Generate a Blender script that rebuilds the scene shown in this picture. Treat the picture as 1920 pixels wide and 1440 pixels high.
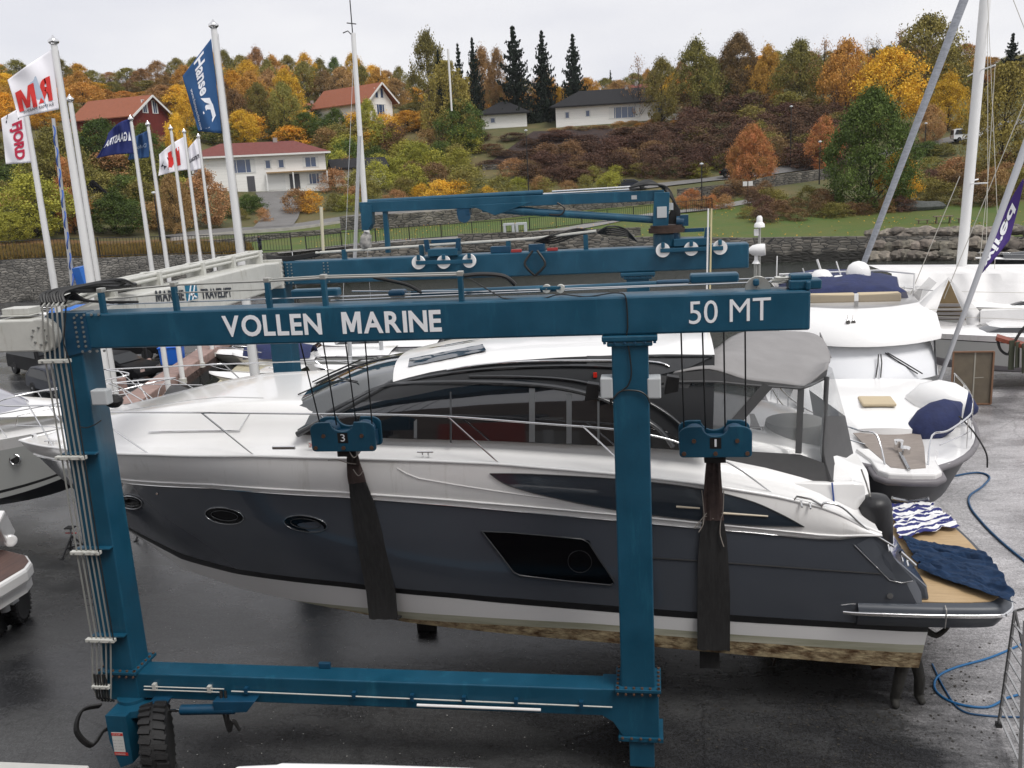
import bpy, bmesh, math, random
import numpy as np
from mathutils import Vector, Matrix, noise
for o in list(bpy.data.objects): bpy.data.objects.remove(o)
S = bpy.context.scene; C = S.collection
# ---------------------------------------------------------------- camera
YAW, PITCH, ROLL, FPX = .1604, .2238, -.0542, 1706.2
CAM = np.array([0., -12.55, 9.2865])
def _axes():
    f = np.array([-math.sin(YAW)*math.cos(PITCH), math.cos(YAW)*math.cos(PITCH), -math.sin(PITCH)])
    r = np.array([math.cos(YAW), math.sin(YAW), 0.]); u = np.cross(r, f)
    c, s = math.cos(ROLL), math.sin(ROLL)
    return c*r+s*u, -s*r+c*u, f
RI, UP, FW = _axes()
cd = bpy.data.cameras.new('camera'); cam = bpy.data.objects.new('camera', cd); C.objects.link(cam)
cd.sensor_width = 36; cd.lens = 36*FPX/1920; cd.clip_end = 3000; cd.clip_start = .1
M = Matrix(((RI[0], UP[0], -FW[0], CAM[0]), (RI[1], UP[1], -FW[1], CAM[1]), (RI[2], UP[2], -FW[2], CAM[2]), (0, 0, 0, 1)))
cam.matrix_world = M; S.camera = cam
# ---------------------------------------------------------------- sky: overcast, and a weak soft sun
SUN_EL, SUN_AZ = math.radians(58), math.radians(128)
W = bpy.data.worlds.new('World'); S.world = W; W.use_nodes = True
nt = W.node_tree; nt.nodes.clear(); N = nt.nodes.new; L = nt.links.new
out = N('ShaderNodeOutputWorld'); bg = N('ShaderNodeBackground'); sk = N('ShaderNodeTexSky')
sk.sky_type = 'NISHITA'; sk.sun_disc = False; sk.sun_elevation = SUN_EL; sk.sun_rotation = SUN_AZ
tc = N('ShaderNodeTexCoord'); nz = N('ShaderNodeTexNoise'); nz.inputs['Scale'].default_value = 2.4; nz.inputs['Detail'].default_value = 5
mp = N('ShaderNodeMapping'); mp.inputs['Scale'].default_value = (1, 1, 3.2); L(tc.outputs['Generated'], mp.inputs[0]); L(mp.outputs[0], nz.inputs[0])
cr = N('ShaderNodeValToRGB'); cr.color_ramp.elements[0].position = .32; cr.color_ramp.elements[0].color = (6.7, 6.75, 7.3, 1)
cr.color_ramp.elements[1].position = .66; cr.color_ramp.elements[1].color = (8.7, 8.6, 8.65, 1); L(nz.outputs[0], cr.inputs[0])
mx = N('ShaderNodeMixRGB'); mx.inputs[0].default_value = .95; L(sk.outputs[0], mx.inputs[1]); L(cr.outputs[0], mx.inputs[2])
L(mx.outputs[0], bg.inputs[0]); bg.inputs[1].default_value = .069; L(bg.outputs[0], out.inputs[0])
sd = bpy.data.lights.new('sun', 'SUN'); sd.energy = 1.35; sd.angle = math.radians(25); sd.color = (1, .97, .93)
sun = bpy.data.objects.new('sun', sd); C.objects.link(sun)
sun.rotation_euler = (math.radians(90)-SUN_EL, 0, math.radians(180)-SUN_AZ)
S.view_settings.view_transform = 'Standard'; S.view_settings.look = 'None'; S.view_settings.exposure = .74; S.view_settings.gamma = 1
S.render.engine = 'CYCLES'; S.render.resolution_x = 1024; S.render.resolution_y = 768
# ---------------------------------------------------------------- picture point -> place in the world (for laying the scene out)
def ray(x, y): return FW + RI*(x-960)/FPX + UP*(720-y)/FPX
def aY(x, y, Y): d = ray(x, y); return Vector(CAM + d*((Y-CAM[1])/d[1]))
def aZ(x, y, Z): d = ray(x, y); return Vector(CAM + d*((Z-CAM[2])/d[2]))
def aX(x, y, X): d = ray(x, y); return Vector(CAM + d*((X-CAM[0])/d[0]))
def aD(x, y, D): d = ray(x, y); return Vector(CAM + d*(D/math.hypot(d[0], d[1])))
def hit(x, y, f, y0=2.):
    P = aY(x, y, y0)
    for i in range(12): P = aY(x, y, .5*P.y+.5*f(P.x, P.z))
    return P
# ---------------------------------------------------------------- mesh helpers
ORG = {}
class MB:
    def __init__(s): s.b = bmesh.new()
    def vs(s, pts): return [s.b.verts.new(p) for p in pts]
    def face(s, pts):
        try: return s.b.faces.new(s.vs(pts))
        except ValueError: return None
    def box(s, lo, hi, rz=0, piv=None):
        lo, hi = [min(a, b) for a, b in zip(lo, hi)], [max(a, b) for a, b in zip(lo, hi)]
        p = [Vector((x, y, z)) for x in (lo[0], hi[0]) for y in (lo[1], hi[1]) for z in (lo[2], hi[2])]
        if rz:
            c = Vector(piv) if piv else Vector([(a+b)/2 for a, b in zip(lo, hi)]); m = Matrix.Rotation(rz, 3, 'Z')
            p = [m @ (q-c)+c for q in p]
        s.hexa(p); return s
    def hexa(s, p):
        v = s.vs(p)
        for f in ((0, 1, 3, 2), (4, 6, 7, 5), (0, 4, 5, 1), (2, 3, 7, 6), (0, 2, 6, 4), (1, 5, 7, 3)): s.b.faces.new([v[i] for i in f])
    def bar(s, a, b, w, h, up=(0, 0, 1)):      # rectangular bar along a-b
        a, b = Vector(a), Vector(b); d = (b-a).normalized(); u = Vector(up); r = d.cross(u)
        if r.length < 1e-4: r = d.cross(Vector((0, 1, 0)))
        r.normalize(); u = r.cross(d)
        p = []
        for e in (a, b):
            for i in (-1, 1):
                for j in (-1, 1): p.append(e+r*i*w/2+u*j*h/2)
        s.hexa(p); return s
    def tube(s, pts, r, n=8, caps=True, closed=False):
        pts = [Vector(p) for p in pts]; m = len(pts); rings = []
        rr = r if isinstance(r, (list, tuple)) else [r]*m
        prev = None
        for i, p in enumerate(pts):
            d = (pts[min(i+1, m-1)]-pts[max(i-1, 0)])
            if closed: d = pts[(i+1) % m]-pts[i-1]
            d.normalize()
            if prev is None:
                u = d.orthogonal().normalized()
            else:
                u = prev-d*prev.dot(d)
                u = u.normalized() if u.length > 1e-5 else d.orthogonal().normalized()
            prev = u; w = d.cross(u)
            rings.append(s.vs([p+(u*math.cos(2*math.pi*k/n)+w*math.sin(2*math.pi*k/n))*rr[i] for k in range(n)]))
        for i in range(m-1 if not closed else m):
            A, B = rings[i], rings[(i+1) % m]
            for k in range(n): s.b.faces.new((A[k], A[(k+1) % n], B[(k+1) % n], B[k]))
        if caps and not closed:
            s.b.faces.new(rings[0][::-1]); s.b.faces.new(rings[-1])
        return s
    def cyl(s, a, b, r0, r1=None, n=16): return s.tube([a, b], [r0, r0 if r1 is None else r1], n)
    def lathe(s, prof, c, ax=(0, 0, 1), n=20):   # prof: (r, h)
        c = Vector(c); ax = Vector(ax).normalized(); u = ax.orthogonal().normalized(); w = ax.cross(u); R = []
        for r, h in prof:
            R.append(s.vs([c+ax*h+(u*math.cos(2*math.pi*k/n)+w*math.sin(2*math.pi*k/n))*max(r, 1e-4) for k in range(n)]))
        for A, B in zip(R, R[1:]):
            for k in range(n): s.b.faces.new((A[k], A[(k+1) % n], B[(k+1) % n], B[k]))
        s.b.faces.new(R[0][::-1]); s.b.faces.new(R[-1]); return s
    def ball(s, c, r, n=14, sc=(1, 1, 1)):
        c = Vector(c); m = n//2; R = []
        for i in range(m+1):
            t = math.pi*i/m; R.append(s.vs([c+Vector((math.sin(t)*math.cos(2*math.pi*k/n)*r*sc[0], math.sin(t)*math.sin(2*math.pi*k/n)*r*sc[1], math.cos(t)*r*sc[2])) for k in range(n)]))
        for A, B in zip(R, R[1:]):
            for k in range(n): s.b.faces.new((A[k], A[(k+1) % n], B[(k+1) % n], B[k]))
        return s
    def prism(s, poly, ext):
        poly = [Vector(p) for p in poly]; e = Vector(ext)
        A = s.vs(poly); B = s.vs([p+e for p in poly]); n = len(A)
        s.b.faces.new(A[::-1]); s.b.faces.new(B)
        for i in range(n): s.b.faces.new((A[i], A[(i+1) % n], B[(i+1) % n], B[i]))
        return s
    def grid(s, rows):                          # rows of points -> sheet
        R = [s.vs(r) for r in rows]
        for A, B in zip(R, R[1:]):
            for k in range(len(A)-1): s.b.faces.new((A[k], A[k+1], B[k+1], B[k]))
        return s
    def merge(s, ob_mesh, mtx=None):
        s.b.from_mesh(ob_mesh)
        return s
    def build(s, name, mat=None, parent=None, smooth=False, bevel=0, thick=0, sub=0, weld=1e-4, raw=False):
        if weld: bmesh.ops.remove_doubles(s.b, verts=s.b.verts, dist=weld)
        bmesh.ops.recalc_face_normals(s.b, faces=s.b.faces)
        me = bpy.data.meshes.new(name); org = ORG.get(parent.name, Vector()) if parent and not raw else Vector()
        if org.length: bmesh.ops.translate(s.b, verts=s.b.verts, vec=-org)
        s.b.to_mesh(me); s.b.free()
        if smooth:
            for p in me.polygons: p.use_smooth = True
            if smooth != 'all':
                try: me.set_sharp_from_angle(angle=math.radians(smooth if smooth > 1 else 40))
                except Exception: pass
        o = bpy.data.objects.new(name, me); C.objects.link(o)
        if mat: me.materials.append(mat)
        if parent: o.parent = parent; ORG[o.name] = org
        if thick:
            m = o.modifiers.new('solid', 'SOLIDIFY'); m.thickness = thick; m.offset = 0
        if bevel:
            m = o.modifiers.new('bevel', 'BEVEL'); m.width = bevel; m.segments = 2; m.limit_method = 'ANGLE'; m.angle_limit = math.radians(40)
        if sub:
            m = o.modifiers.new('sub', 'SUBSURF'); m.levels = m.render_levels = sub
        return o
def tag(o, label=None, cat=None, group=None, kind=None):
    if label: o['label'] = label
    if cat: o['category'] = cat
    if group: o['group'] = group
    if kind: o['kind'] = kind
    return o
def thing(name, loc, label, cat, group=None, rz=0):
    o = bpy.data.objects.new(name, None); C.objects.link(o); o.location = loc; o.empty_display_size = .2
    ORG[o.name] = Vector(loc); o.rotation_euler.z = rz
    return tag(o, label, cat, group)
def copy_tree(o, parent=None):
    c = o.copy(); C.objects.link(c)
    if parent: c.parent = parent
    for ch in list(o.children): copy_tree(ch, c)
    return c
def arc(c, r, a0, a1, n, ax1=(1, 0, 0), ax2=(0, 0, 1)):
    c, x, y = Vector(c), Vector(ax1), Vector(ax2)
    return [c+x*r*math.cos(a0+(a1-a0)*i/n)+y*r*math.sin(a0+(a1-a0)*i/n) for i in range(n+1)]
def spline(pts, n=6):
    pts = [Vector(p) for p in pts]; o = []
    for i in range(len(pts)-1):
        p0, p1, p2, p3 = pts[max(i-1, 0)], pts[i], pts[i+1], pts[min(i+2, len(pts)-1)]
        for k in range(n):
            t = k/n; o.append(.5*((2*p1)+(p2-p0)*t+(2*p0-5*p1+4*p2-p3)*t*t+(3*p1-p0-3*p2+p3)*t**3))
    return o+[pts[-1]]
def interp(x, tab):
    if x <= tab[0][0]: return tab[0][1]
    for (a, u), (b, v) in zip(tab, tab[1:]):
        if x <= b: return u+(v-u)*(x-a)/(b-a) if b > a else v
    return tab[-1][1]
# ---------------------------------------------------------------- materials
def mat(name, col, rough=.5, metal=0, var=0, scale=4, bump=0, bscale=None, coat=0, alpha=1, col2=None, rnd=None, trans=0, rvar=0, stretch=None, spec=None, wear=None):
    m = bpy.data.materials.new(name); m.use_nodes = True; n = m.node_tree; P = n.nodes['Principled BSDF']
    P.inputs['Base Color'].default_value = (*col, 1); P.inputs['Roughness'].default_value = rough; P.inputs['Metallic'].default_value = metal
    P.inputs['Coat Weight'].default_value = coat; P.inputs['Coat Roughness'].default_value = .06
    if spec is not None: P.inputs['Specular IOR Level'].default_value = spec
    if alpha < 1: P.inputs['Alpha'].default_value = alpha
    if trans: P.inputs['Transmission Weight'].default_value = trans
    tcn = n.nodes.new('ShaderNodeTexCoord'); src = tcn.outputs['Object']
    if stretch:
        mpn = n.nodes.new('ShaderNodeMapping'); mpn.inputs['Scale'].default_value = stretch; n.links.new(src, mpn.inputs[0]); src = mpn.outputs[0]
    if var or col2:
        t = n.nodes.new('ShaderNodeTexNoise'); t.inputs['Scale'].default_value = scale; t.inputs['Detail'].default_value = 6; t.inputs['Roughness'].default_value = .65; n.links.new(src, t.inputs[0])
        r = n.nodes.new('ShaderNodeValToRGB'); c2 = col2 or tuple(c*(1-var) for c in col)
        r.color_ramp.elements[0].position = .36; r.color_ramp.elements[1].position = .64
        r.color_ramp.elements[0].color = (*c2, 1); r.color_ramp.elements[1].color = (*col, 1); n.links.new(t.outputs[0], r.inputs[0])
        last = r.outputs[0]
        if rnd:
            oi = n.nodes.new('ShaderNodeObjectInfo'); h = n.nodes.new('ShaderNodeHueSaturation'); n.links.new(last, h.inputs['Color'])
            for key, amp, mid in (('Hue', rnd[0], .5), ('Value', rnd[1], 1.)):
                mr = n.nodes.new('ShaderNodeMapRange'); mr.inputs[3].default_value = mid-amp; mr.inputs[4].default_value = mid+amp
                mm = n.nodes.new('ShaderNodeMath'); mm.operation = 'FRACT'; mu = n.nodes.new('ShaderNodeMath'); mu.operation = 'MULTIPLY'; mu.inputs[1].default_value = 7.31 if key == 'Hue' else 13.7
                n.links.new(oi.outputs['Random'], mu.inputs[0]); n.links.new(mu.outputs[0], mm.inputs[0]); n.links.new(mm.outputs[0], mr.inputs[0]); n.links.new(mr.outputs[0], h.inputs[key])
            last = h.outputs[0]
        if wear:      # stains, rust and scuffs with a shape of their own
            for wc, ws_, wst, w0, w1 in wear:
                wt_ = n.nodes.new('ShaderNodeTexNoise'); wt_.inputs['Scale'].default_value = ws_; wt_.inputs['Detail'].default_value = 8; wt_.inputs['Roughness'].default_value = .7
                wm = n.nodes.new('ShaderNodeMapping'); wm.inputs['Scale'].default_value = wst; n.links.new(tcn.outputs['Object'], wm.inputs[0]); n.links.new(wm.outputs[0], wt_.inputs[0])
                wr = n.nodes.new('ShaderNodeMapRange'); wr.inputs[1].default_value = w0; wr.inputs[2].default_value = w1; n.links.new(wt_.outputs[0], wr.inputs[0])
                wx = n.nodes.new('ShaderNodeMixRGB'); n.links.new(wr.outputs[0], wx.inputs[0]); n.links.new(last, wx.inputs[1]); wx.inputs[2].default_value = (*wc, 1); last = wx.outputs[0]
        n.links.new(last, P.inputs['Base Color'])
        if rvar:
            mr = n.nodes.new('ShaderNodeMapRange'); mr.inputs[1].default_value = .3; mr.inputs[2].default_value = .7; mr.inputs[3].default_value = rough-rvar; mr.inputs[4].default_value = rough+rvar
            n.links.new(t.outputs[0], mr.inputs[0]); n.links.new(mr.outputs[0], P.inputs['Roughness'])
    if bump:
        b = n.nodes.new('ShaderNodeBump'); b.inputs['Strength'].default_value = bump; b.inputs['Distance'].default_value = .05
        t2 = n.nodes.new('ShaderNodeTexNoise'); t2.inputs['Scale'].default_value = bscale or scale*4; t2.inputs['Detail'].default_value = 5; n.links.new(src, t2.inputs[0])
        n.links.new(t2.outputs[0], b.inputs['Height']); n.links.new(b.outputs[0], P.inputs['Normal'])
    return m
def stone_mat(name, c1, c2, sx, sz, joint=(.03, .03, .03)):
    m = bpy.data.materials.new(name); m.use_nodes = True; n = m.node_tree; P = n.nodes['Principled BSDF']; P.inputs['Roughness'].default_value = .8
    tcn = n.nodes.new('ShaderNodeTexCoord'); mpn = n.nodes.new('ShaderNodeMapping'); mpn.inputs['Scale'].default_value = (sx, sx, sz); n.links.new(tcn.outputs['Object'], mpn.inputs[0])
    v = n.nodes.new('ShaderNodeTexVoronoi'); v.inputs['Scale'].default_value = 1; v.inputs['Randomness'].default_value = .75; n.links.new(mpn.outputs[0], v.inputs[0])
    e = n.nodes.new('ShaderNodeTexVoronoi'); e.feature = 'DISTANCE_TO_EDGE'; e.inputs['Scale'].default_value = 1; e.inputs['Randomness'].default_value = .75; n.links.new(mpn.outputs[0], e.inputs[0])
    r = n.nodes.new('ShaderNodeValToRGB'); r.color_ramp.elements[0].color = (*c1, 1); r.color_ramp.elements[1].color = (*c2, 1); n.links.new(v.outputs['Color'], r.inputs[0])
    mm = n.nodes.new('ShaderNodeMath'); mm.operation = 'LESS_THAN'; mm.inputs[1].default_value = .045; n.links.new(e.outputs['Distance'], mm.inputs[0])
    x = n.nodes.new('ShaderNodeMixRGB'); n.links.new(mm.outputs[0], x.inputs[0]); n.links.new(r.outputs[0], x.inputs[1]); x.inputs[2].default_value = (*joint, 1)
    # weathering blotches, and the dark weedy tide band near the waterline
    nn = n.nodes.new('ShaderNodeTexNoise'); nn.inputs['Scale'].default_value = .7; nn.inputs['Detail'].default_value = 7; n.links.new(tcn.outputs['Object'], nn.inputs[0])
    w1 = n.nodes.new('ShaderNodeMapRange'); w1.inputs[1].default_value = .35; w1.inputs[2].default_value = .7; w1.inputs[3].default_value = .55; w1.inputs[4].default_value = 1.25; n.links.new(nn.outputs[0], w1.inputs[0])
    w2 = n.nodes.new('ShaderNodeMixRGB'); w2.blend_type = 'MULTIPLY'; w2.inputs[0].default_value = 1; n.links.new(x.outputs[0], w2.inputs[1]); n.links.new(w1.outputs[0], w2.inputs[2])
    sz_ = n.nodes.new('ShaderNodeSeparateXYZ'); n.links.new(tcn.outputs['Object'], sz_.inputs[0]); za = n.nodes.new('ShaderNodeMath'); za.operation = 'MULTIPLY_ADD'; n.links.new(nn.outputs[0], za.inputs[0]); za.inputs[1].default_value = 1.2; n.links.new(sz_.outputs[2], za.inputs[2])
    zb_ = n.nodes.new('ShaderNodeMapRange'); zb_.inputs[1].default_value = .45; zb_.inputs[2].default_value = .85; n.links.new(za.outputs[0], zb_.inputs[0])
    x = n.nodes.new('ShaderNodeMixRGB'); n.links.new(zb_.outputs[0], x.inputs[0]); x.inputs[1].default_value = (.016, .015, .012, 1); n.links.new(w2.outputs[0], x.inputs[2])
    n.links.new(x.outputs[0], P.inputs['Base Color'])
    b = n.nodes.new('ShaderNodeBump'); b.inputs['Distance'].default_value = .15; n.links.new(e.outputs['Distance'], b.inputs['Height']); n.links.new(b.outputs[0], P.inputs['Normal'])
    return m
mBlue = mat('gantry_blue', (.007, .074, .132), .40, var=.22, scale=1.7, bump=.04, bscale=40, rvar=.10, wear=[((.02, .13, .20), 1.6, (2.2, 2.2, .35), .56, .80), ((.005, .05, .09), 3.0, (3, 3, .5), .58, .75), ((.13, .06, .03), 14, (1, 1, .6), .70, .76), ((.16, .22, .25), 30, (1, 1, 1), .70, .74)])
mBlueD = mat('blue_hardware', (.006, .055, .112), .4, var=.2, scale=5)
mGreyW = mat('gantry_grey_white', (.56, .56, .52), .42, var=.12, scale=2, wear=[((.34, .32, .27), 3, (2.5, 2.5, .5), .55, .75), ((.2, .1, .05), 16, (1, 1, .5), .69, .75)])
mSteel = mat('steel', (.55, .56, .57), .22, 1)
mChrome = mat('polished_rail', (.78, .78, .78), .12, 1)
mPipe = mat('pipe_grey', (.42, .42, .39), .35, .5)
mRubber = mat('rubber', (.012, .012, .013), .7, var=.3, scale=8, bump=.2)
mBlack = mat('black', (.01, .01, .011), .45)
mHose = mat('hose_black', (.012, .012, .012), .5)
mLetter = mat('letter_white', (.82, .83, .85), .45)
mRust = mat('bolt_rust', (.16, .09, .06), .6, .4, var=.4, scale=30)
mBolt = mat('bolt', (.33, .34, .33), .4, .7)
mGel = mat('gelcoat_white', (.84, .835, .825), .22, var=.02, scale=.8, coat=.5)
mGelW = mat('gelcoat_side', (.80, .79, .775), .22, var=.05, scale=.5, coat=.5, wear=[((.60, .585, .55), 2.0, (3, 3, .35), .56, .80)])
mHull = mat('hull_graphite', (.066, .074, .090), .16, var=.06, scale=.6, coat=.8, bump=.004, bscale=1.5)
mCharc = mat('charcoal_trim', (.04, .042, .045), .25, coat=.4)
mGlass = mat('dark_glass', (.008, .009, .011), .03, coat=1, spec=.8)
mTeak = mat('teak', (.50, .36, .20), .6, col2=(.38, .26, .14), scale=2.5, stretch=(1, 14, 1))
mTeakG = mat('teak_grey', (.30, .26, .23), .7, col2=(.2, .17, .15), scale=3, stretch=(12, 1, 1))
mCanvas = mat('grey_canvas', (.27, .262, .26), .85, var=.12, scale=2, bump=.12, bscale=220)
mCanvasD = mat('dark_canvas', (.095, .095, .097), .8, var=.15, scale=2, bump=.1, bscale=220)
mVinyl = mat('clear_vinyl', (.50, .53, .55), .1, alpha=.30)
mWhiteFlag = mat('flag_white', (.82, .81, .85), .8)
mPole = mat('pole_white', (.74, .74, .73), .35, var=.05, scale=1)
# ================================================================ THE SETTING
PXC = [-140, 0, 250, 480, 720, 960, 1200, 1440, 1680, 1920, 2080]
DS = [101, 110, 122, 135, 150, 165, 185, 210, 240, 280, 340]
PY = [[494, 472, 442, 402, 352, 312, 272, 237, 207, 182, 167],
      [492, 470, 440, 400, 350, 310, 270, 235, 205, 180, 165],
      [484, 465, 445, 415, 370, 320, 262, 225, 190, 165, 155],
      [478, 462, 440, 415, 375, 335, 290, 250, 215, 180, 165],
      [458, 440, 420, 400, 370, 335, 290, 240, 210, 195, 185],
      [450, 432, 408, 385, 350, 310, 255, 228, 212, 205, 198],
      [447, 428, 400, 372, 342, 305, 240, 205, 195, 190, 188],
      [448, 425, 395, 355, 330, 285, 225, 195, 170, 150, 140],
      [445, 425, 398, 370, 330, 285, 240, 205, 165, 140, 125],
      [447, 425, 400, 365, 320, 270, 235, 200, 160, 135, 120],
      [447, 425, 400, 365, 320, 270, 235, 200, 160, 135, 120]]
def azof(p): return math.atan2(p[0]-CAM[0], p[1]-CAM[1])
AZ = []; ZT = []
for x, rows in zip(PXC, PY):
    AZ.append(azof(aD(x, 400, 100))); ZT.append([aD(x, y, D).z for y, D in zip(rows, DS)])
AZ[0] = -.95; AZ[-1] = .75
def TZ(x, y):
    a = math.atan2(x-CAM[0], y-CAM[1]); D = math.hypot(x-CAM[0], y-CAM[1])
    a = min(max(a, AZ[0]), AZ[-1]-1e-6); i = 0
    while i < len(AZ)-2 and AZ[i+1] < a: i += 1
    u = (a-AZ[i])/(AZ[i+1]-AZ[i]); u = u*u*(3-2*u)
    if D <= DS[0]: j, v = 0, 0.
    elif D >= DS[-1]: j, v = len(DS)-2, 1+min(.6, (D-DS[-1])/(DS[-1]-DS[-2]))*.2
    else:
        j = 0
        while DS[j+1] < D: j += 1
        v = (D-DS[j])/(DS[j+1]-DS[j])
    f = lambda r: r[j]*(1-v)+r[j+1]*v
    return f(ZT[i])*(1-u)+f(ZT[i+1])*u
def gnd(px, py):
    lo = 100.
    D = lo
    while D < 400:
        P = aD(px, py, D)
        if P.z <= TZ(P.x, P.y) : break
        D += .5
    # ray goes from above ground (near) to below ground (far)
    return Vector((P.x, P.y, TZ(P.x, P.y)))
def at(px, D):
    P = aD(px, 300, D); return Vector((P.x, P.y, TZ(P.x, P.y)))
def polar(a, D): return CAM[0]+math.sin(a)*D, CAM[1]+math.cos(a)*D
mHill = mat('hillside', (.12, .095, .035), .9, col2=(.055, .070, .018), scale=.12, bump=.5, bscale=2)
mLawn = mat('lawn_grass', (.050, .095, .008), .85, col2=(.085, .10, .014), scale=.22, bump=.35, bscale=9)
mRough = mat('rough_grass', (.17, .085, .025), .9, col2=(.09, .06, .02), scale=.3, bump=.4, bscale=3)
mAsph = mat('far_asphalt', (.17, .165, .16), .8, var=.2, scale=.5)
NA = 110; NDs = [101, 104, 107, 110, 114, 118, 122, 126, 130, 135, 140, 145, 150, 157, 165, 175, 185, 197, 210, 225, 240, 260, 280, 310, 340, 400]
sel = {'hillside': MB(), 'lawn': MB(), 'rough_grass': MB()}
aL = azof(aD(430, 400, 100)); 
grd = [[Vector((*polar(a, D), 0)) for D in NDs] for a in [AZ[0]+(AZ[-1]-AZ[0])*i/NA for i in range(NA+1)]]
for r in grd:
    for p in r: p.z = TZ(p.x, p.y)+.25*noise.noise(p*.08)*(1 if math.hypot(p.x, p.y+12) > 130 else 0)
for i in range(NA):
    a = AZ[0]+(AZ[-1]-AZ[0])*(i+.5)/NA
    for j in range(len(NDs)-1):
        D = NDs[j]
        k = 'lawn' if (a > aL and D < 130) else ('rough_grass' if a <= aL and D < 118 else 'hillside')
        sel[k].face([grd[i][j], grd[i+1][j], grd[i+1][j+1], grd[i][j+1]])
for k, m_ in (('hillside', mHill), ('lawn', mLawn), ('rough_grass', mRough)):
    o = sel[k].build(k, m_, smooth='all'); tag(o, kind='structure')
# water and the yard
mWater = bpy.data.materials.new('harbour_water'); mWater.use_nodes = True
n = mWater.node_tree; P = n.nodes['Principled BSDF']; P.inputs['Base Color'].default_value = (.012, .016, .010, 1); P.inputs['Roughness'].default_value = .12
t1 = n.nodes.new('ShaderNodeTexNoise'); t1.inputs['Scale'].default_value = 2.6; t1.inputs['Detail'].default_value = 4; tq = n.nodes.new('ShaderNodeTexCoord'); mq = n.nodes.new('ShaderNodeMapping'); mq.inputs['Scale'].default_value = (1, 1.8, 1)
n.links.new(tq.outputs['Object'], mq.inputs[0]); n.links.new(mq.outputs[0], t1.inputs[0]); bq = n.nodes.new('ShaderNodeBump'); bq.inputs['Strength'].default_value = 1; bq.inputs['Distance'].default_value = .35; n.links.new(t1.outputs[0], bq.inputs['Height']); n.links.new(bq.outputs[0], P.inputs['Normal'])
b = MB(); b.face([(-140, 8, -1), (120, 8, -1), (120, 125, -1), (-140, 125, -1)]); tag(b.build('water', mWater), kind='structure')
def wet_mat(name, dry, wet, wthr, sc, pale):
    m = bpy.data.materials.new(name); m.use_nodes = True; n = m.node_tree; P = n.nodes['Principled BSDF']; k = n.links.new
    tcn = n.nodes.new('ShaderNodeTexCoord')
    def nz_(s, d=6, st=None, r=.6):
        t = n.nodes.new('ShaderNodeTexNoise'); t.inputs['Scale'].default_value = s; t.inputs['Detail'].default_value = d; t.inputs['Roughness'].default_value = r
        if st:
            q = n.nodes.new('ShaderNodeMapping'); q.inputs['Scale'].default_value = st; k(tcn.outputs['Object'], q.inputs[0]); k(q.outputs[0], t.inputs[0])
        else: k(tcn.outputs['Object'], t.inputs[0])
        return t
    big = nz_(sc, 9, (1, 1.7, 1), .62); mid = nz_(2.2, 12, (.6, 1.6, 1), .72); fine = nz_(38, 6, None, .75)
    r1 = n.nodes.new('ShaderNodeValToRGB'); r1.color_ramp.elements[0].position = wthr-.07; r1.color_ramp.elements[1].position = wthr+.07; k(big.outputs[0], r1.inputs[0])
    x = n.nodes.new('ShaderNodeMixRGB'); k(r1.outputs[0], x.inputs[0]); x.inputs[1].default_value = (*wet, 1); x.inputs[2].default_value = (*dry, 1)
    # paler concrete apron to the right, wet sky reflection put into its colour, ragged edge
    sx = n.nodes.new('ShaderNodeSeparateXYZ'); k(tcn.outputs['Object'], sx.inputs[0])
    ad = n.nodes.new('ShaderNodeMath'); ad.operation = 'MULTIPLY_ADD'; k(mid.outputs[0], ad.inputs[0]); ad.inputs[1].default_value = 2.6; k(sx.outputs[0], ad.inputs[2])
    ae = n.nodes.new('ShaderNodeMath'); ae.operation = 'MULTIPLY_ADD'; k(sx.outputs[1], ae.inputs[0]); ae.inputs[1].default_value = .22; k(ad.outputs[0], ae.inputs[2])
    pm = n.nodes.new('ShaderNodeMapRange'); pm.inputs[1].default_value = 5.6; pm.inputs[2].default_value = 8.6; k(ae.outputs[0], pm.inputs[0])
    px_ = n.nodes.new('ShaderNodeMixRGB'); k(r1.outputs[0], px_.inputs[0]); px_.inputs[1].default_value = (*[c*.55 for c in pale], 1); px_.inputs[2].default_value = (*pale, 1)
    xp = n.nodes.new('ShaderNodeMixRGB'); k(pm.outputs[0], xp.inputs[0]); k(x.outputs[0], xp.inputs[1]); k(px_.outputs[0], xp.inputs[2]); x = xp
    x2 = n.nodes.new('ShaderNodeMixRGB'); x2.blend_type = 'MULTIPLY'; x2.inputs[0].default_value = .5; k(x.outputs[0], x2.inputs[1])
    r2 = n.nodes.new('ShaderNodeValToRGB'); r2.color_ramp.elements[0].position = .3; r2.color_ramp.elements[0].color = (.35, .34, .33, 1); r2.color_ramp.elements[1].position = .7; r2.color_ramp.elements[1].color = (1.25, 1.25, 1.25, 1); k(mid.outputs[0], r2.inputs[0]); k(r2.outputs[0], x2.inputs[2])
    x3 = n.nodes.new('ShaderNodeMixRGB'); x3.blend_type = 'MULTIPLY'; x3.inputs[0].default_value = .8; k(x2.outputs[0], x3.inputs[1])
    r3 = n.nodes.new('ShaderNodeValToRGB'); r3.color_ramp.elements[0].position = .35; r3.color_ramp.elements[0].color = (.25, .25, .25, 1); r3.color_ramp.elements[1].position = .65; r3.color_ramp.elements[1].color = (1.4, 1.4, 1.4, 1); k(fine.outputs[0], r3.inputs[0]); k(r3.outputs[0], x3.inputs[2])
    # hairline cracks and patch joints
    wv_ = n.nodes.new('ShaderNodeMixRGB'); wv_.blend_type = 'ADD'; wv_.inputs[0].default_value = .35; k(tcn.outputs['Object'], wv_.inputs[1]); k(mid.outputs['Color'], wv_.inputs[2])
    ve = n.nodes.new('ShaderNodeTexVoronoi'); ve.feature = 'DISTANCE_TO_EDGE'; ve.inputs['Scale'].default_value = .28; k(wv_.outputs[0], ve.inputs[0])
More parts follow.
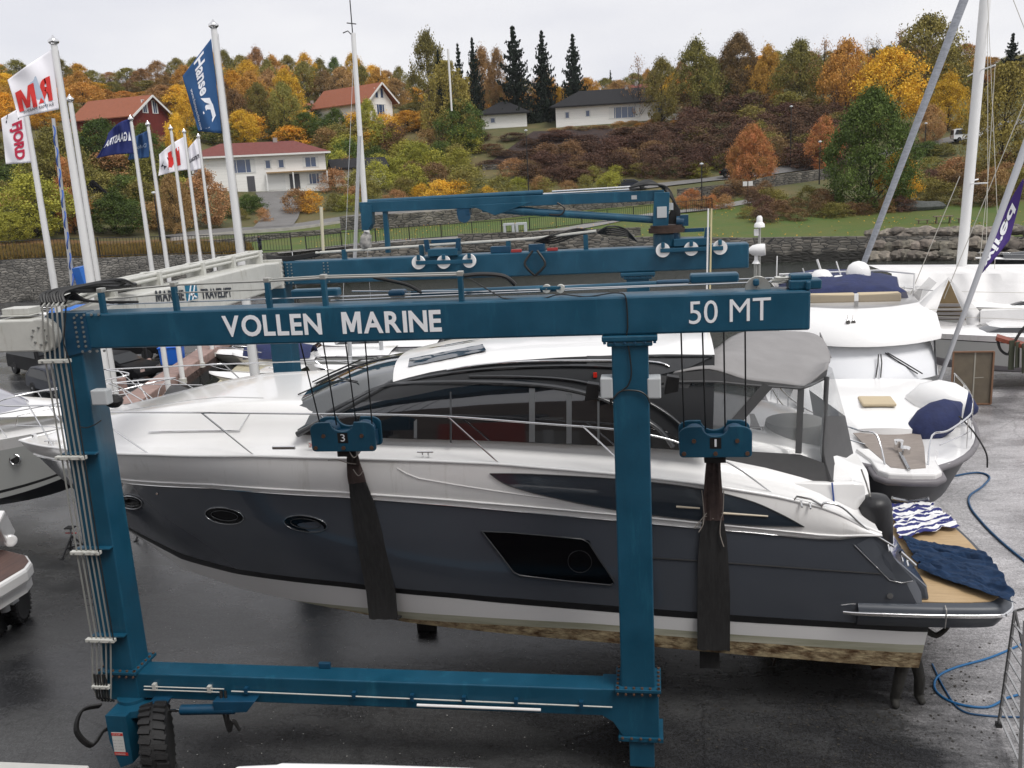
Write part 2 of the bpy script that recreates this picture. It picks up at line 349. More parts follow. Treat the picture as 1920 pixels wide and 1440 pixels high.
    vr = n.nodes.new('ShaderNodeMapRange'); vr.inputs[1].default_value = .002; vr.inputs[2].default_value = .009; vr.inputs[3].default_value = .72; vr.inputs[4].default_value = 1; k(ve.outputs['Distance'], vr.inputs[0])
    grit = nz_(15, 5, None, .8); gr = n.nodes.new('ShaderNodeMapRange'); gr.inputs[1].default_value = .38; gr.inputs[2].default_value = .62; gr.inputs[3].default_value = .6; gr.inputs[4].default_value = 1.3; k(grit.outputs[0], gr.inputs[0])
    for f_ in (vr, gr):
        x4 = n.nodes.new('ShaderNodeMixRGB'); x4.blend_type = 'MULTIPLY'; x4.inputs[0].default_value = 1; k(x3.outputs[0], x4.inputs[1]); k(f_.outputs[0], x4.inputs[2]); x3 = x4
    k(x3.outputs[0], P.inputs['Base Color'])
    mr = n.nodes.new('ShaderNodeMapRange'); mr.inputs[3].default_value = .13; mr.inputs[4].default_value = .36; k(r1.outputs[0], mr.inputs[0]); k(mr.outputs[0], P.inputs['Roughness'])
    bb = n.nodes.new('ShaderNodeBump'); bb.inputs['Strength'].default_value = .4; bb.inputs['Distance'].default_value = .008; k(fine.outputs[0], bb.inputs['Height'])
    b2 = n.nodes.new('ShaderNodeBump'); b2.inputs['Strength'].default_value = .25; b2.inputs['Distance'].default_value = .03; k(mid.outputs[0], b2.inputs['Height']); k(bb.outputs[0], b2.inputs['Normal']); k(b2.outputs[0], P.inputs['Normal'])
    return m
mYard = wet_mat('wet_asphalt', (.070, .071, .072), (.036, .037, .040), .50, .22, (.60, .585, .595))
Q0, Q1 = aZ(262, 772, 0), aZ(432, 648, 0); qd = (Q1-Q0).normalized()
b = MB(); b.prism([(-60, -14, 0), (14, -14, 0), (60, -14, 0), (60, 46, 0), (9.5, 46, 0), (9.5, 24, 0), tuple(Q0-qd*6), tuple(Q1+qd*25), (-75, 70, 0), (-75, -14, 0)], (0, 0, -1.6)); tag(b.build('yard_ground', mYard), kind='structure')
random.seed(31); b = MB()
for i in range(420):
    p = aZ(random.uniform(240, 1180), random.uniform(980, 1440), .006); s_ = random.uniform(.004, .014); a = random.random()*6.28
    b.face([p+Vector((math.cos(a+t)*s_*random.uniform(.5, 1.4), math.sin(a+t)*s_, random.random()*.005)) for t in (0, 1.4, 2.9, 4.4)])
tag(b.build('shell_grit', mat('shell_pale', (.5, .49, .46), .7), weld=0), 'tiny pale specks of shell and grit on the asphalt in front of the yacht', 'grit', kind='stuff')
# bits of weed and shell washed off the hull
random.seed(21); b = MB()
for i in range(900):
    x, y = random.gauss(1560, 190), random.gauss(1300, 75)
    if not (1230 < x < 1915 and 1190 < y < 1445): continue
    p = aZ(x, y, .006); s_ = random.uniform(.006, .028); a = random.random()*6.28
    b.face([p+Vector((math.cos(a+t)*s_*random.uniform(.5, 1.4), math.sin(a+t)*s_, random.random()*.006)) for t in (0, 1.3, 2.6, 4.0, 5.1)])
tag(b.build('washed_debris', mat('debris_dark', (.03, .026, .02), .8), weld=0), 'dark bits of weed and shell scattered on the wet ground under the stern', 'debris', kind='stuff')
# unseen hall behind the camera, added to darken the glass and shade near faces
b = MB(); b.box((-34, -26, 0), (26, -12.95, 11.5)); hall = b.build('unseen_hall', mat('hall_cladding', (.26, .20, .16), .8, var=.3, scale=.4)); tag(hall, 'unseen brown hall added behind the viewpoint to darken the yacht glass and near faces', 'building')
b = MB()
for k in range(9): b.box((-31+6.2*k, -12.94, .1), (-27.2+6.2*k, -12.9, 4.6))
b.build('roller_door', mat('roller_door', (.35, .33, .30), .6), hall)
b = MB(); b.box((-7.3, -12.9, .1), (-4.2, -12.86, 6.2)); b.build('red_door', mat('red_door', (.42, .06, .03), .6), hall)  # unseen red panel added so its mirror image reddens the cabin glass
b = MB()
for x0 in (-3.6, -.4, 1.6): b.box((x0, -12.89, .1), (x0+.35, -12.84, 4.8))
b.box((-14, -12.89, 3.0), (-8, -12.84, 3.3)); b.build('door_frame', mat('door_frame_white', (.6, .6, .58), .6), hall)
b = MB()
for k in range(9): b.box((-30.5+6.2*k, -12.94, 6.4), (-28.2+6.2*k, -12.9, 8.0))
b.build('hall_window', mGlass, hall)
# stone shore walls
mStoneL = stone_mat('granite_blocks', (.10, .095, .085), (.24, .225, .20), 2.1, 4.6)
mStoneR = stone_mat('shore_blocks', (.09, .085, .075), (.21, .19, .16), 1.1, 3.4)
def shore_wall(name, px0, px1, m_, ztop=None, zb=-1.4, th=.8, seg=24, jit=0):
    b = MB(); a0, a1 = azof(aD(px0, 450, 101)), azof(aD(px1, 450, 101)); F, T, Bk = [], [], []
    for i in range(seg+1):
        a = a0+(a1-a0)*i/seg; x, y = polar(a, 101-.25); x2, y2 = polar(a, 101+.35); z = TZ(x2, y2)+.12+jit*noise.noise(Vector((x, y, 0))*2)
        F.append((*polar(a, 100.2), zb)); T.append((x, y, z)); Bk.append((x2, y2, z))
    b.grid([F, T, Bk, [(p[0], p[1], zb) for p in Bk]])
    return b.build(name, m_)
tag(shore_wall('harbour_wall', -140, 545, mStoneL), 'tall grey granite block wall along the left harbour shore, black railing on top', 'wall')
tag(shore_wall('harbour_wall', 546, 1642, mStoneR), 'long low dry stone shore wall below the lawn, behind the blue gantry', 'wall')
mBould = mat('boulder', (.27, .235, .19), .85, col2=(.10, .09, .075), scale=1.2, bump=.6, bscale=6, rnd=(.02, .35))
random.seed(5)
def rock_mesh(nm, s):
    b = MB(); b.ball((0, 0, 0), 1, 12); 
    for v in b.b.verts: v.co *= 1+.38*noise.noise(v.co*1.1+Vector((s*7, 0, 0))); 
    return b.build(nm, mBould, smooth=35)
rp = [rock_mesh('boulder', k) for k in range(3)]; first = set()
for i in range(96):
    row = i % 3; px = 1640+(i//3)*13.2+random.uniform(-5, 5); a = azof(aD(px, 450, 100)); k = i % 3
    o = rp[k] if k not in first else rp[k].copy()
    if k in first: C.objects.link(o)
    first.add(k)
    x, y = polar(a, 100.2+row*.7-.3*(row == 0)); o.location = (x, y, -.7+row*1.15+random.uniform(-.15, .2))
    o.scale = (random.uniform(.7, 1.25), random.uniform(.6, .9), random.uniform(.4, .68)); o.rotation_euler = (random.uniform(-.2, .2), random.uniform(-.15, .15), random.uniform(-.5, .5))
    tag(o, ['dark wet boulder at the waterline of the rocky shore on the right', 'brown boulder in the middle course of the rocky shore on the right', 'pale boulder on top of the rocky shore edging the lawn on the right'][row], 'boulder', ['boulders at the waterline', 'boulders in the middle of the bank', 'boulders along the lawn edge'][row])
tag(shore_wall('rock_bank', 1643, 2080, mStoneR), 'rough bank of broken rock packed behind the boulders on the right shore', 'rock bank')
# strips laid on the terrain
def drape(name, pts, w, m_, dz=.07, n=14, across=4):
    pts = spline([gnd(*p) if len(p) == 2 else Vector(p) for p in pts], n); rows = []
    for i, p in enumerate(pts):
        d = (pts[min(i+1, len(pts)-1)]-pts[max(i-1, 0)]); d.z = 0; d.normalize(); s = Vector((-d.y, d.x, 0)); r = []
        for k in range(across+1):
            q = p+s*w*(k/across-.5); r.append((q.x, q.y, TZ(q.x, q.y)+dz))
        rows.append(r)
    b = MB(); b.grid(rows); return tag(b.build(name, m_, smooth='all'), kind='structure')
mPath = mat('path_gravel', (.23, .225, .215), .85, var=.15, scale=2)
mKerb = mat('kerb_stone', (.40, .38, .35), .8, var=.2, scale=1)
drape('road', [(316, 447), (430, 434), (560, 424), (700, 404), (860, 388), (1020, 378), (1180, 356), (1300, 342), (1430, 326), (1560, 308), (1660, 290), (1790, 262), (1920, 226)], 3.6, mAsph, .16)
drape('driveway', [(512, 428), (528, 400), (520, 378), (510, 362)], 5.2, mAsph, .2)
drape('path', [(520, 476), (760, 452), (1010, 436), (1180, 410), (1330, 392), (1420, 376)], 2.2, mPath, .09)
def wall_on(name, pts, h, label, m_=mStoneR, th=.5, cat='wall', cap=None, hb=1.):
    pts = spline([gnd(*p) for p in pts], 8); b = MB(); A, B_, D_, E_ = [], [], [], []
    for i, p in enumerate(pts):
        d = (pts[min(i+1, len(pts)-1)]-pts[max(i-1, 0)]); d.z = 0; d.normalize(); s = Vector((-d.y, d.x, 0))*th/2; hh = h if not callable(h) else h(i/(len(pts)-1))
        A.append(p-s-Vector((0, 0, hb))); B_.append(p-s+Vector((0, 0, hh))); D_.append(p+s+Vector((0, 0, hh))); E_.append(p+s-Vector((0, 0, hb)))
    b.grid([A, B_, D_, E_, A]); b.face([A[0], B_[0], D_[0], E_[0]]); b.face([A[-1], B_[-1], D_[-1], E_[-1]])
    o = b.build(name, m_); tag(o, label, cat)
    return o
wall_on('stone_wall', [(640, 432), (760, 426), (880, 416), (1000, 404), (1120, 392), (1240, 381)], 1.7, 'long grey stone retaining wall below the road, seen through the blue jib crane')
wall_on('stone_wall', [(1270, 376), (1400, 362), (1450, 350), (1565, 334)], 1.5, 'pale grey stone wall under the road behind the small orange tree')
wall_on('stone_wall', [(330, 466), (430, 458), (520, 448), (640, 437)], .6, 'low dark stone kerb wall crossing the lawn behind the flagpoles')
wall_on('stone_wall', [(860, 466), (930, 460), (1010, 452), (1200, 442)], .9, 'low broken stone wall beside the footpath near the white winch pipes')
wall_on('stone_wall', [(905, 320), (1000, 316), (1090, 309)], 1.0, 'dark stone wall above the small lawn below the bare earth bank')
wall_on('road_kerb', [(322, 452), (430, 440), (560, 430), (700, 410), (860, 393)], .35, 'pale concrete kerb running along the road below the white house', mKerb, .3, 'kerb')
# bare earth bank under the white bungalow
mEarth = mat('bare_earth', (.038, .020, .015), .95, col2=(.016, .009, .008), scale=.5, bump=.6, bscale=4)
rows = []
for k in range(9):
    v = k/8; r = []
    for i in range(17):
        u = i/16; px = (905+(1000-905)*v)*(1-u)+(1180+(1270-1180)*v)*u; py = (316-4*u)*(1-v)+(248-10*u)*v
        p = gnd(px, py); r.append((p.x, p.y, p.z+.18))
    rows.append(r)
b = MB(); b.grid(rows); tag(b.build('earth_slope', mEarth, smooth='all'), kind='structure')
# black railings
def railing(name, pts, h, step, label, m_=mBlack, zf=None, post=.1):
    P = [zf(*p) if zf else gnd(*p) for p in pts]; P = spline(P, 10); L_ = [0]
    for a, c in zip(P, P[1:]): L_.append(L_[-1]+(c-a).length)
    tot = L_[-1]; n_ = max(2, int(tot/step)); Z = Vector((0, 0, 1))
    def pos(s):
        for i in range(len(P)-1):
            if L_[i+1] >= s: return P[i].lerp(P[i+1], (s-L_[i])/max(1e-6, L_[i+1]-L_[i]))
        return P[-1]
    t = thing(name, tuple(P[0]), label, 'railing')
    for hh in (.12, h): MB().tube([p+Z*hh for p in P], .05, 4).build('rail', m_, t)
    q = MB()
    for k in range(int(tot/.3)): p = pos(k*.3); q.bar(p+Z*.1, p+Z*h, .03, .03)
    q.build('balusters', m_, t)
    for k in range(n_+1):
        p = pos(tot*k/n_); MB().bar(p, p+Z*(h+.08), post, post).build('post', m_, t)
def wt(px, dummy):
    a = azof(aD(px, 450, 101)); x, y = polar(a, 101.2); return Vector((x, y, TZ(x, y)+.1))
railing('harbour_railing', [(-130, 0), (100, 0), (300, 0), (545, 0)], 1.9, 4.2, 'black metal railing on top of the tall granite harbour wall', zf=wt)
railing('path_railing', [(575, 470), (760, 452), (960, 436), (1150, 416), (1335, 395)], 1.5, 3.6, 'black metal railing climbing beside the footpath behind the gantry')
# quay kerb of pink stone, floating pontoon
mPink = mat('pink_granite', (.33, .22, .19), .7, var=.3, scale=3, bump=.2)
qn = Vector((qd.y, -qd.x, 0))
b = MB(); a_, c_ = Q0-qd*3, Q1+qd*14; b.prism([a_+Vector((0, 0, .45)), c_+Vector((0, 0, .45)), c_+qn*-1.1+Vector((0, 0, .45)), a_+qn*-1.1+Vector((0, 0, .45))], (0, 0, -.9)); tag(b.build('quay_kerb', mPink, bevel=.04), 'reddish stone kerb block along the quay edge beside the parked cars', 'kerb')
mPlank = mat('pontoon_planks', (.46, .42, .30), .8, col2=(.36, .33, .24), scale=1, stretch=(6, 1, 1))
a_, c_ = Q0-qd*2+qn*1.4, Q1+qd*10+qn*1.4
b = MB(); b.prism([a_+Vector((0, 0, -.45)), c_+Vector((0, 0, -.45)), c_+qn*2.4+Vector((0, 0, -.45)), a_+qn*2.4+Vector((0, 0, -.45))], (0, 0, -.5)); tag(b.build('pontoon', mPlank), 'pale plank floating pontoon moored beside the reddish quay', 'pontoon')
# ================================================================ LETTERING
def text_mesh(s, size=1, bold=0., shear=0):
    c = bpy.data.curves.new('t', 'FONT'); c.body = s; c.size = size; c.offset = bold; c.shear = shear; c.resolution_u = 4
    o = bpy.data.objects.new('t', c); C.objects.link(o); dg = bpy.context.evaluated_depsgraph_get()
    me = bpy.data.meshes.new_from_object(o.evaluated_get(dg)); bpy.data.objects.remove(o); return me
def text_mesh(s, size=1, bold=0., shear=0, _t=text_mesh):
    if bold < .01 or 'M' not in s: return _t(s, size, bold, shear)
    b = bmesh.new(); x = 0.; wsp = .28
    def wid(t): m = _t(t, 1, 0); xs = [v.co.x for v in m.vertices]; return min(xs), max(xs)
    for ch in s:
        if ch == ' ': x += .36; continue
        if ch == 'M':
            w, k, h = .74, .125+bold*1.2, .7+bold
            v = [b.verts.new((x+px, py, 0)) for px, py in ((0, -bold), (0, h), (k*1.25, h), (w/2, .30), (w-k*1.25, h), (w, h), (w, -bold), (w-k, -bold), (w-k, .46), (w/2+k*.42, -bold+.06), (w/2-k*.42, -bold+.06), (k, .46), (k, -bold))]
            for f in ((0, 1, 2, 11, 12), (2, 3, 10, 11), (3, 4, 8, 9, 10), (4, 5, 6, 7, 8)): b.faces.new([v[i] for i in f])
            x += w+.075; continue
        m = _t(ch, 1, bold); a, c = min(q.co.x for q in m.vertices), max(q.co.x for q in m.vertices)
        n0 = len(b.verts); b.from_mesh(m); b.verts.ensure_lookup_table()
        for q in b.verts[n0:]: q.co.x += x-a
        x += c-a+.075
    me = bpy.data.meshes.new('t'); b.to_mesh(me); b.free(); return me
def put_text(s, p0, p1, up, h, m_, parent, name='lettering', bold=0., nrm=None, lift=.006, flip=False, shear=0, fn=None, fit=None):
    """text from p0 (left end of baseline) to p1 (right end), cap height h along up"""
    me = text_mesh(s, 1, bold, shear); co = [v.co.copy() for v in me.vertices]
    x0, x1 = min(c.x for c in co), max(c.x for c in co); y0, y1 = min(c.y for c in co), max(c.y for c in co)
    b = MB(); b.b.from_mesh(me)
    if fn:
        for _ in range(2):
            bmesh.ops.triangulate(b.b, faces=b.b.faces); bmesh.ops.subdivide_edges(b.b, edges=[e for e in b.b.edges if e.calc_length() > .25], cuts=1)
        for v in b.b.verts:
            u = (v.co.x-x0)/(x1-x0); w = (v.co.y-y0)/(y1-y0); v.co = fn(1-u if flip else u, w)
    else:
        p0, p1, up = Vector(p0), Vector(p1), Vector(up).normalized(); r = p1-p0; nn = r.cross(up).normalized()*lift
        for v in b.b.verts:
            u = (v.co.x-x0)/(x1-x0); w = (v.co.y-y0)/(y1-y0)
            if flip: u = 1-u
            v.co = p0+r*u+up*h*w+nn
    return b.build(name, m_, parent, weld=0)
# ================================================================ TRAVEL LIFT
TL = thing('boat_hoist', (-4.4, 4, 0), 'large dark blue four-legged boat hoist frame on rubber tyres, yacht hanging inside it', 'boat hoist')
XL, XR, ZB, ZTt, ZS, ZSB, WY = -8.64, 2.07, 7.06, 7.6, 1.573, 1.115, 8.0
def bolts(mb, pts, d, r=.022, h=.025):
    d = Vector(d)
    for p in pts: mb.cyl(p, Vector(p)+d*h, r, n=6)
def beam(name, y0, y1, par=TL):
    o = MB().box((XL, y0, ZB), (XR, y1, ZTt)).build(name, mBlue, par, bevel=.03); return o
bn = beam('top_beam', 0, .5); bf = beam('top_beam', WY, WY+.5)
put_text('VOLLEN  MARINE', aY(420, 632, -.002), aY(829, 622, -.002), (0, 0, 1), .325, mLetter, bn, bold=.028)
put_text('50 MT', aY(1292, 608, -.002), aY(1445, 600, -.002), (0, 0, 1), .315, mLetter, bn, bold=.0)
q = MB(); bolts(q, [(XL-.05+.12*k, -.001, z) for k in (0, 1) for z in np.linspace(ZB+.05, ZTt-.05, 7)], (0, -1, 0), .02)
bolts(q, [(XL+.12*k, -.001, ZB-.03) for k in range(4)]+[(XL+.12*k, -.001, ZTt-.01) for k in range(4)], (0, -1, 0), .02); q.build('bolts', mBolt, bn)
for zz in (0, 1):
    q = MB(); Y = WY; bolts(q, [(XL+.1+.9*k+.1*j, Y-.001, z) for k in (0, 1) for j in (0, 1) for z in np.linspace(ZB+.05, ZTt-.05, 7)], (0, -1, 0), .016)
    if zz == 0: q.build('bolts', mBolt, bf)
# legs
def leg(x0, x1, y0, y1, zb=ZS, ztop=ZB, cap=True):
    l = MB().box((x0, y0, zb+.03), (x1, y1, ztop)).build('leg', mBlue, TL, bevel=.02)
    MB().box((x0-.09, y0-.09, zb), (x1+.09, y1+.09, zb+.05)).build('base_flange', mBlue, l, bevel=.006)
    q = MB()
    for i in range(6):
        t = i/5
        bolts(q, [(x0-.05+(x1-x0+.1)*t, y0-.055, zb+.05)], (0, 0, 1)); bolts(q, [(x0-.05+(x1-x0+.1)*t, y0-.091, zb-.02)], (0, -1, 0), .018)
        bolts(q, [(x0-.055, y0-.05+(y1-y0+.1)*t, zb+.05), (x1+.055, y0-.05+(y1-y0+.1)*t, zb+.05)], (0, 0, 1))
    q.build('bolts', mRust, l)
    if cap:
        MB().box((x0-.13, y0-.06, ztop-.09), (x1+.13, y1+.06, ztop-.004)).box((x0-.06, y0-.04, ztop-.16), (x1+.06, y1+.04, ztop-.09)).build('top_flange', mBlue, l, bevel=.02)
        q = MB(); bolts(q, [(x0-.09+(x1-x0+.18)*i/5, y0-.045, ztop-.09) for i in range(6)], (0, 0, -1)); q.build('bolts', mBlueD, l)
    return l
LR = leg(-.6, -.09, .01, .5); LL = leg(-9.2, -8.67, .01, .5, ztop=ZTt, cap=False)
leg(-.6, -.09, WY+.01, WY+.5); leg(-9.2, -8.67, WY+.01, WY+.5, ztop=ZTt, cap=False)
# corner gusset plates with bolts at the left legs
MB().prism([(-9.3, -.012, ZB-.18), (-8.5, -.012, ZB-.02), (-8.5, -.012, ZTt+.02), (-9.1, -.012, ZTt+.04), (-9.3, -.012, ZTt-.1)], (0, .02, 0)).build('corner_plate', mBlueD, LL)
# sill beams
def sill(y0):
    s = MB().box((-8.9, y0, ZSB), (-.7, y0+.4, ZS-.003)).build('sill_beam', mBlue, TL, bevel=.02)
    q = MB(); y = y0-.001
    q.prism([(-.62, y, ZS), (-.04, y, ZS), (-.04, y, .78), (-.6, y, .78), (-.74, y, ZSB-.1), (-.9, y, ZSB), (-.9, y, ZS)], (0, .45, 0)); q.build('end_gusset', mBlue, s, bevel=.012)
    q = MB(); q.box((-.66, y0-.05, .72), (.02, y0+.5, .78)); q.build('lower_flange', mBlue, s)
    q = MB(); bolts(q, [(-.6+.14*i, y0-.06, .77) for i in range(5)], (0, 0, 1)); q.build('bolts', mRust, s)
    q = MB(); q.box((-9.25, y0-.01, ZSB-.05), (-8.62, y0+.5, ZS-.005)); q.build('end_block', mBlue, s, bevel=.02)
    return s
s1 = sill(0); s2 = sill(WY)
def wheel(c, rz, r=.66, w=.42, par=TL):
    c = Vector(c); ax = Matrix.Rotation(rz, 3, 'Z') @ Vector((1, 0, 0)); p = []
    t = thing_child = MB().lathe([(r*.55, -w*.42), (r*.8, -w*.5), (r*.96, -w*.42), (r, -w*.2), (r, w*.2), (r*.96, w*.42), (r*.8, w*.5), (r*.55, w*.42)], c, ax, 36).build('wheel', mRubber, par, smooth=30)
    q = MB(); u = Vector((0, 0, 1)); v = ax.cross(u)
    for k in range(26):
        for sgn in (-1, 1):
            a = 2*math.pi*(k+.5*(sgn > 0))/26; d = u*math.cos(a)+v*math.sin(a); tn = u*-math.sin(a)+v*math.cos(a)
            q.bar(c+d*(r+.005)+ax*sgn*w*.06, c+d*(r-.02)+ax*sgn*w*.47+tn*.05*sgn, .075, .075, d)
    q.build('tread', mRubber, t)
    MB().lathe([(r*.55, -w*.3), (r*.5, -w*.34), (r*.2, -w*.2), (r*.18, w*.2), (r*.5, w*.34), (r*.55, w*.3)], c, ax, 20).build('rim', mBlueD, t)
    return t
for yy in (0, WY):
    wheel((-8.12, -.46+yy, .60), .45, r=.62); wheel((-.3, .85+yy, .56), .0, r=.56, w=.34)
    f = MB(); f.box((-.50, .0+yy, .25), (-.12, .42+yy, .72)); f.build('fork', mBlue, TL, bevel=.01)
    f = MB(); f.prism([(-8.98, -.45+yy, 1.06), (-8.62, -.45+yy, 1.06), (-8.62, -.45+yy, .2), (-8.86, -.45+yy, .1), (-8.98, -.45+yy, .6)], (0, .34, 0)); f.cyl((-8.8, .1+yy, .95), (-8.8, .1+yy, 1.12), .26)
    f.prism([(-8.98, -.45+yy, 1.06), (-8.4, -.25+yy, 1.06), (-8.3, .5+yy, 1.06), (-9.0, .5+yy, 1.06)], (0, 0, -.12)); F = f.build('fork', mBlue, TL, bevel=.015)
    if yy == 0:
        p = aY(196, 1388, -.254), aY(222, 1388, -.254)
        mDecal = mat('decal_white', (.62, .62, .60), .5); mRed = mat('decal_red', (.55, .03, .02), .5)
        q = MB(); q.box((-8.92, -.454, .40), (-8.72, -.4505, .76)); d = q.build('warning_label', mDecal, F)
        q = MB(); q.box((-8.92, -.457, .70), (-8.72, -.4545, .75)); q.box((-8.92, -.457, .34), (-8.68, -.4545, .395)); q.build('red_band', mRed, F)
        put_text('STOP', (-8.90, -.458, .71), (-8.76, -.458, .71), (0, 0, 1), .03, mDecal, F, lift=.002)
        put_text('DANGER', (-8.90, -.458, .35), (-8.72, -.458, .35), (0, 0, 1), .03, mDecal, F, lift=.002)
        for i in range(4): put_text('I I - I I I', (-8.90, -.4545, .44+.055*i), (-8.75, -.4545, .44+.055*i), (0, 0, 1), .018, mBlack, F, lift=.002)
# white-grey girder between the left corners
XG0, XG1 = -9.26, -8.66
q = MB(); g0, g1 = .5, 7.94
rows = []
for y, zt_, zb_ in ((g0, 7.56, 7.0), (1.6, 7.66, 7.0), (3.8, 7.66, 7.0), (7.0, 7.66, 7.02), (7.6, 7.62, 7.06), (g1, 7.62, 7.06)):
    rows.append([(XG0, y, zb_), (XG0, y, zt_), (XG1, y, zt_), (XG1, y, zb_), (XG0, y, zb_)])
q.grid(rows); q.face(rows[0][:4]); q.face(rows[-1][:4]); G = q.build('cross_girder', mGreyW, TL, bevel=.03)
q = MB(); q.box((XG0-.06, 7.86, 7.0), (XG1+.03, 7.95, 7.68)); fl = q.build('end_flange', mGreyW, G, bevel=.01)
q = MB(); bolts(q, [(XG1+.03, 7.9, z) for z in np.linspace(7.1, 7.6, 6)], (1, 0, 0), .028, .03); q.build('bolts', mBolt, G)
dk = mat('logo_dark', (.03, .035, .045), .5); tl = mat('logo_blue', (.01, .14, .24), .5)
def gx(px, py): return aX(px, py, XG1+.004)
put_text('MARINE', gx(293, 566), gx(346, 563), (0, 0, 1), .2, dk, G, bold=.03)
put_text('TRAVELIFT', gx(378, 561), gx(435, 557), (0, 0, 1), .2, dk, G, bold=.03)
a_, c_ = gx(350, 565).y, gx(372, 562).y; zc = gx(350, 565).z
q = MB(); X = XG1+.006; q.face([(X, a_, zc), (X, a_, zc+.3), (X, c_, zc+.3), (X, c_, zc)]); lg = q.build('logo_square', tl, G)
q = MB(); X += .004; w = c_-a_
for o_ in (0, .34): q.face([(X, a_+w*(.1+o_), zc), (X, a_+w*(.22+o_), zc), (X, a_+w*(.55+o_), zc+.27), (X, a_+w*(.43+o_), zc+.27)])
q.face([(X, a_+w*.25, zc+.12), (X, a_+w*.8, zc+.02), (X, a_+w*.95, zc+.02), (X, a_+w*.4, zc+.15)]); q.build('logo_mark', mLetter, G)
# near white counterbox with round end
q = MB(); zc0, zc1 = 7.07, 7.56; q.box((-9.98, -.16, zc0), (-9.2, .36, zc1)); q.cyl((-9.2, -.162, (zc0+zc1)/2), (-9.2, .0, (zc0+zc1)/2), .262, n=32); EB = q.build('end_housing', mGreyW, TL, bevel=.025)
q = MB(); bolts(q, [(-9.2+.13*math.cos(a), -.162, 7.31+.13*math.sin(a)) for a in np.linspace(0, 6.28, 9)[:-1]], (0, -1, 0), .016); q.build('bolts', mBolt, EB)
q = MB(); q.box((-9.9, 0, 7.62), (-9.45, .3, 7.72)); q.box((-9.93, -.03, 7.60), (-9.42, .33, 7.62)); q.build('small_cover', mGreyW, TL, bevel=.01)
# pipe runs over the girder
q = MB()
for xx, zz in ((-9.35, 7.80), (-9.35, 7.88), (-9.22, 7.84), (-9.22, 7.77), (-9.1, 7.80), (-9.1, 7.88)): q.tube([(xx, .5, zz-.12), (xx, 1.1, zz-.06), (xx, 1.8, zz), (xx, 7.9, zz+.0)], .032, 8)
q.build('pipe_run', mPipe if False else mGreyW, TL, smooth=40)
for y in (1.7, 3.2, 4.9, 6.3, 7.7):
    q = MB(); q.box((-9.42, y-.05, 7.56), (-9.02, y+.05, 7.92)); q.build('pipe_bracket', mGreyW, TL, bevel=.01)
# vertical pipes on the left leg
pp = [(z, aY(x, y, -.14).x) for z, x, y in ((7.0, 95, 660), (1.7, 195, 1215))]
q = MB(); ptop = aY(97, 574, -.2)
zz = [aY(104, 677, -.14), aY(134, 858, -.14), aY(162, 1036, -.14), aY(190, 1200, -.14), aY(191, 1287, -.14)]
for k in range(5):
    o_ = (k-2)*.083
    q.tube([ptop+Vector((o_*.9, .1, .06)), ptop+Vector((o_*.95, 0, 0)), aY(100, 622, -.2)+Vector((o_, 0, 0))]+[(p.x+o_, -.14, p.z) for p in zz]+[(zz[-1].x+o_*.7, -.14, zz[-1].z-.25)], .014, 6)
q.build('vertical_pipes', mPipe, LL, smooth=40)
for i, p in enumerate(zz):
    w_ = .26 if i < 4 else .16
    q = MB(); q.box((p.x-w_, -.19, p.z-.028), (p.x+w_*.95, -.1, p.z+.028)); c = q.build('pipe_clamp', mGreyW, LL, bevel=.006)
    q = MB(); bolts(q, [(p.x+w_*t, -.19, p.z) for t in (-.7, 0, .7)], (0, -1, 0), .014); q.build('bolts', mBolt, LL)
    if 0 < i < 4: MB().box((p.x-w_+.06, -.1, p.z+.03), (p.x+w_+.12, .02, p.z+.05)).build('bracket_plate', mBlue, LL)
q = MB()
for k in (1,): q.tube([(ptop.x-.25+.5*k, -.22, ptop.z), (zz[0].x-.26+.5*k, -.22, 7.2), (zz[0].x-.24+.5*k, -.17, 6.9), (zz[2].x-.26+.5*k, -.17, zz[2].z), (zz[3].x-.24+.48*k, -.17, zz[3].z)], .011, 5)
q.tube(spline([aY(150, 800, -.03), aY(162, 802, -.05), aY(178, 796, -.05), aY(190, 788, .0)], 5), .01, 5)
q.build('control_cable', mHose, LL, smooth=40)
random.seed(3); q = MB()
for k in range(9):
    x = ptop.x-.2+.045*k
    q.tube(spline([(x, -.12, ptop.z+.04), (x-.05, .0, ptop.z+.16+.03*random.random()), (x+.1+random.uniform(-.1, .1), .45, ptop.z+.2+random.uniform(-.08, .05)), (x+.25+random.uniform(-.15, .1), 1.0, ptop.z+.16+random.uniform(-.1, .08)), (x+random.uniform(-.1, .3), 1.6, 7.86+random.uniform(-.06, .08)), (-9.3+.03*k, 2.0, 7.84)], 5), .028, 6)
for k in range(5): q.tube(spline([(-9.3+.1*k, .1, 7.75), (-9.0+.05*k, .2, 7.82+.02*k), (-8.6, .3, 7.76), (-8.2+.1*k, .3, 7.72)], 4), .02, 6)
q.build('hose_bundle', mHose, TL, smooth=40)
q = MB()   # hoses and pipes at the bottom of the left leg
P = [aY(185, 1320, -.2), aY(150, 1330, -.3), aY(140, 1368, -.35), aY(168, 1395, -.35), aY(190, 1368, -.3), aY(210, 1360, -.25)]
for k in range(6): q.tube(spline([p+Vector((.02*k, -.01*k, .018*(k-3))) for p in P], 5), .022, 6)
for k in range(5): q.tube([(zz[-1].x-.1+.05*k, -.14, 1.62), (zz[-1].x-.1+.05*k, -.16, 1.2), (zz[-1].x-.05+.05*k, -.1, 1.1)], .018, 6)
q.build('hose_bundle', mHose, TL, smooth=40)
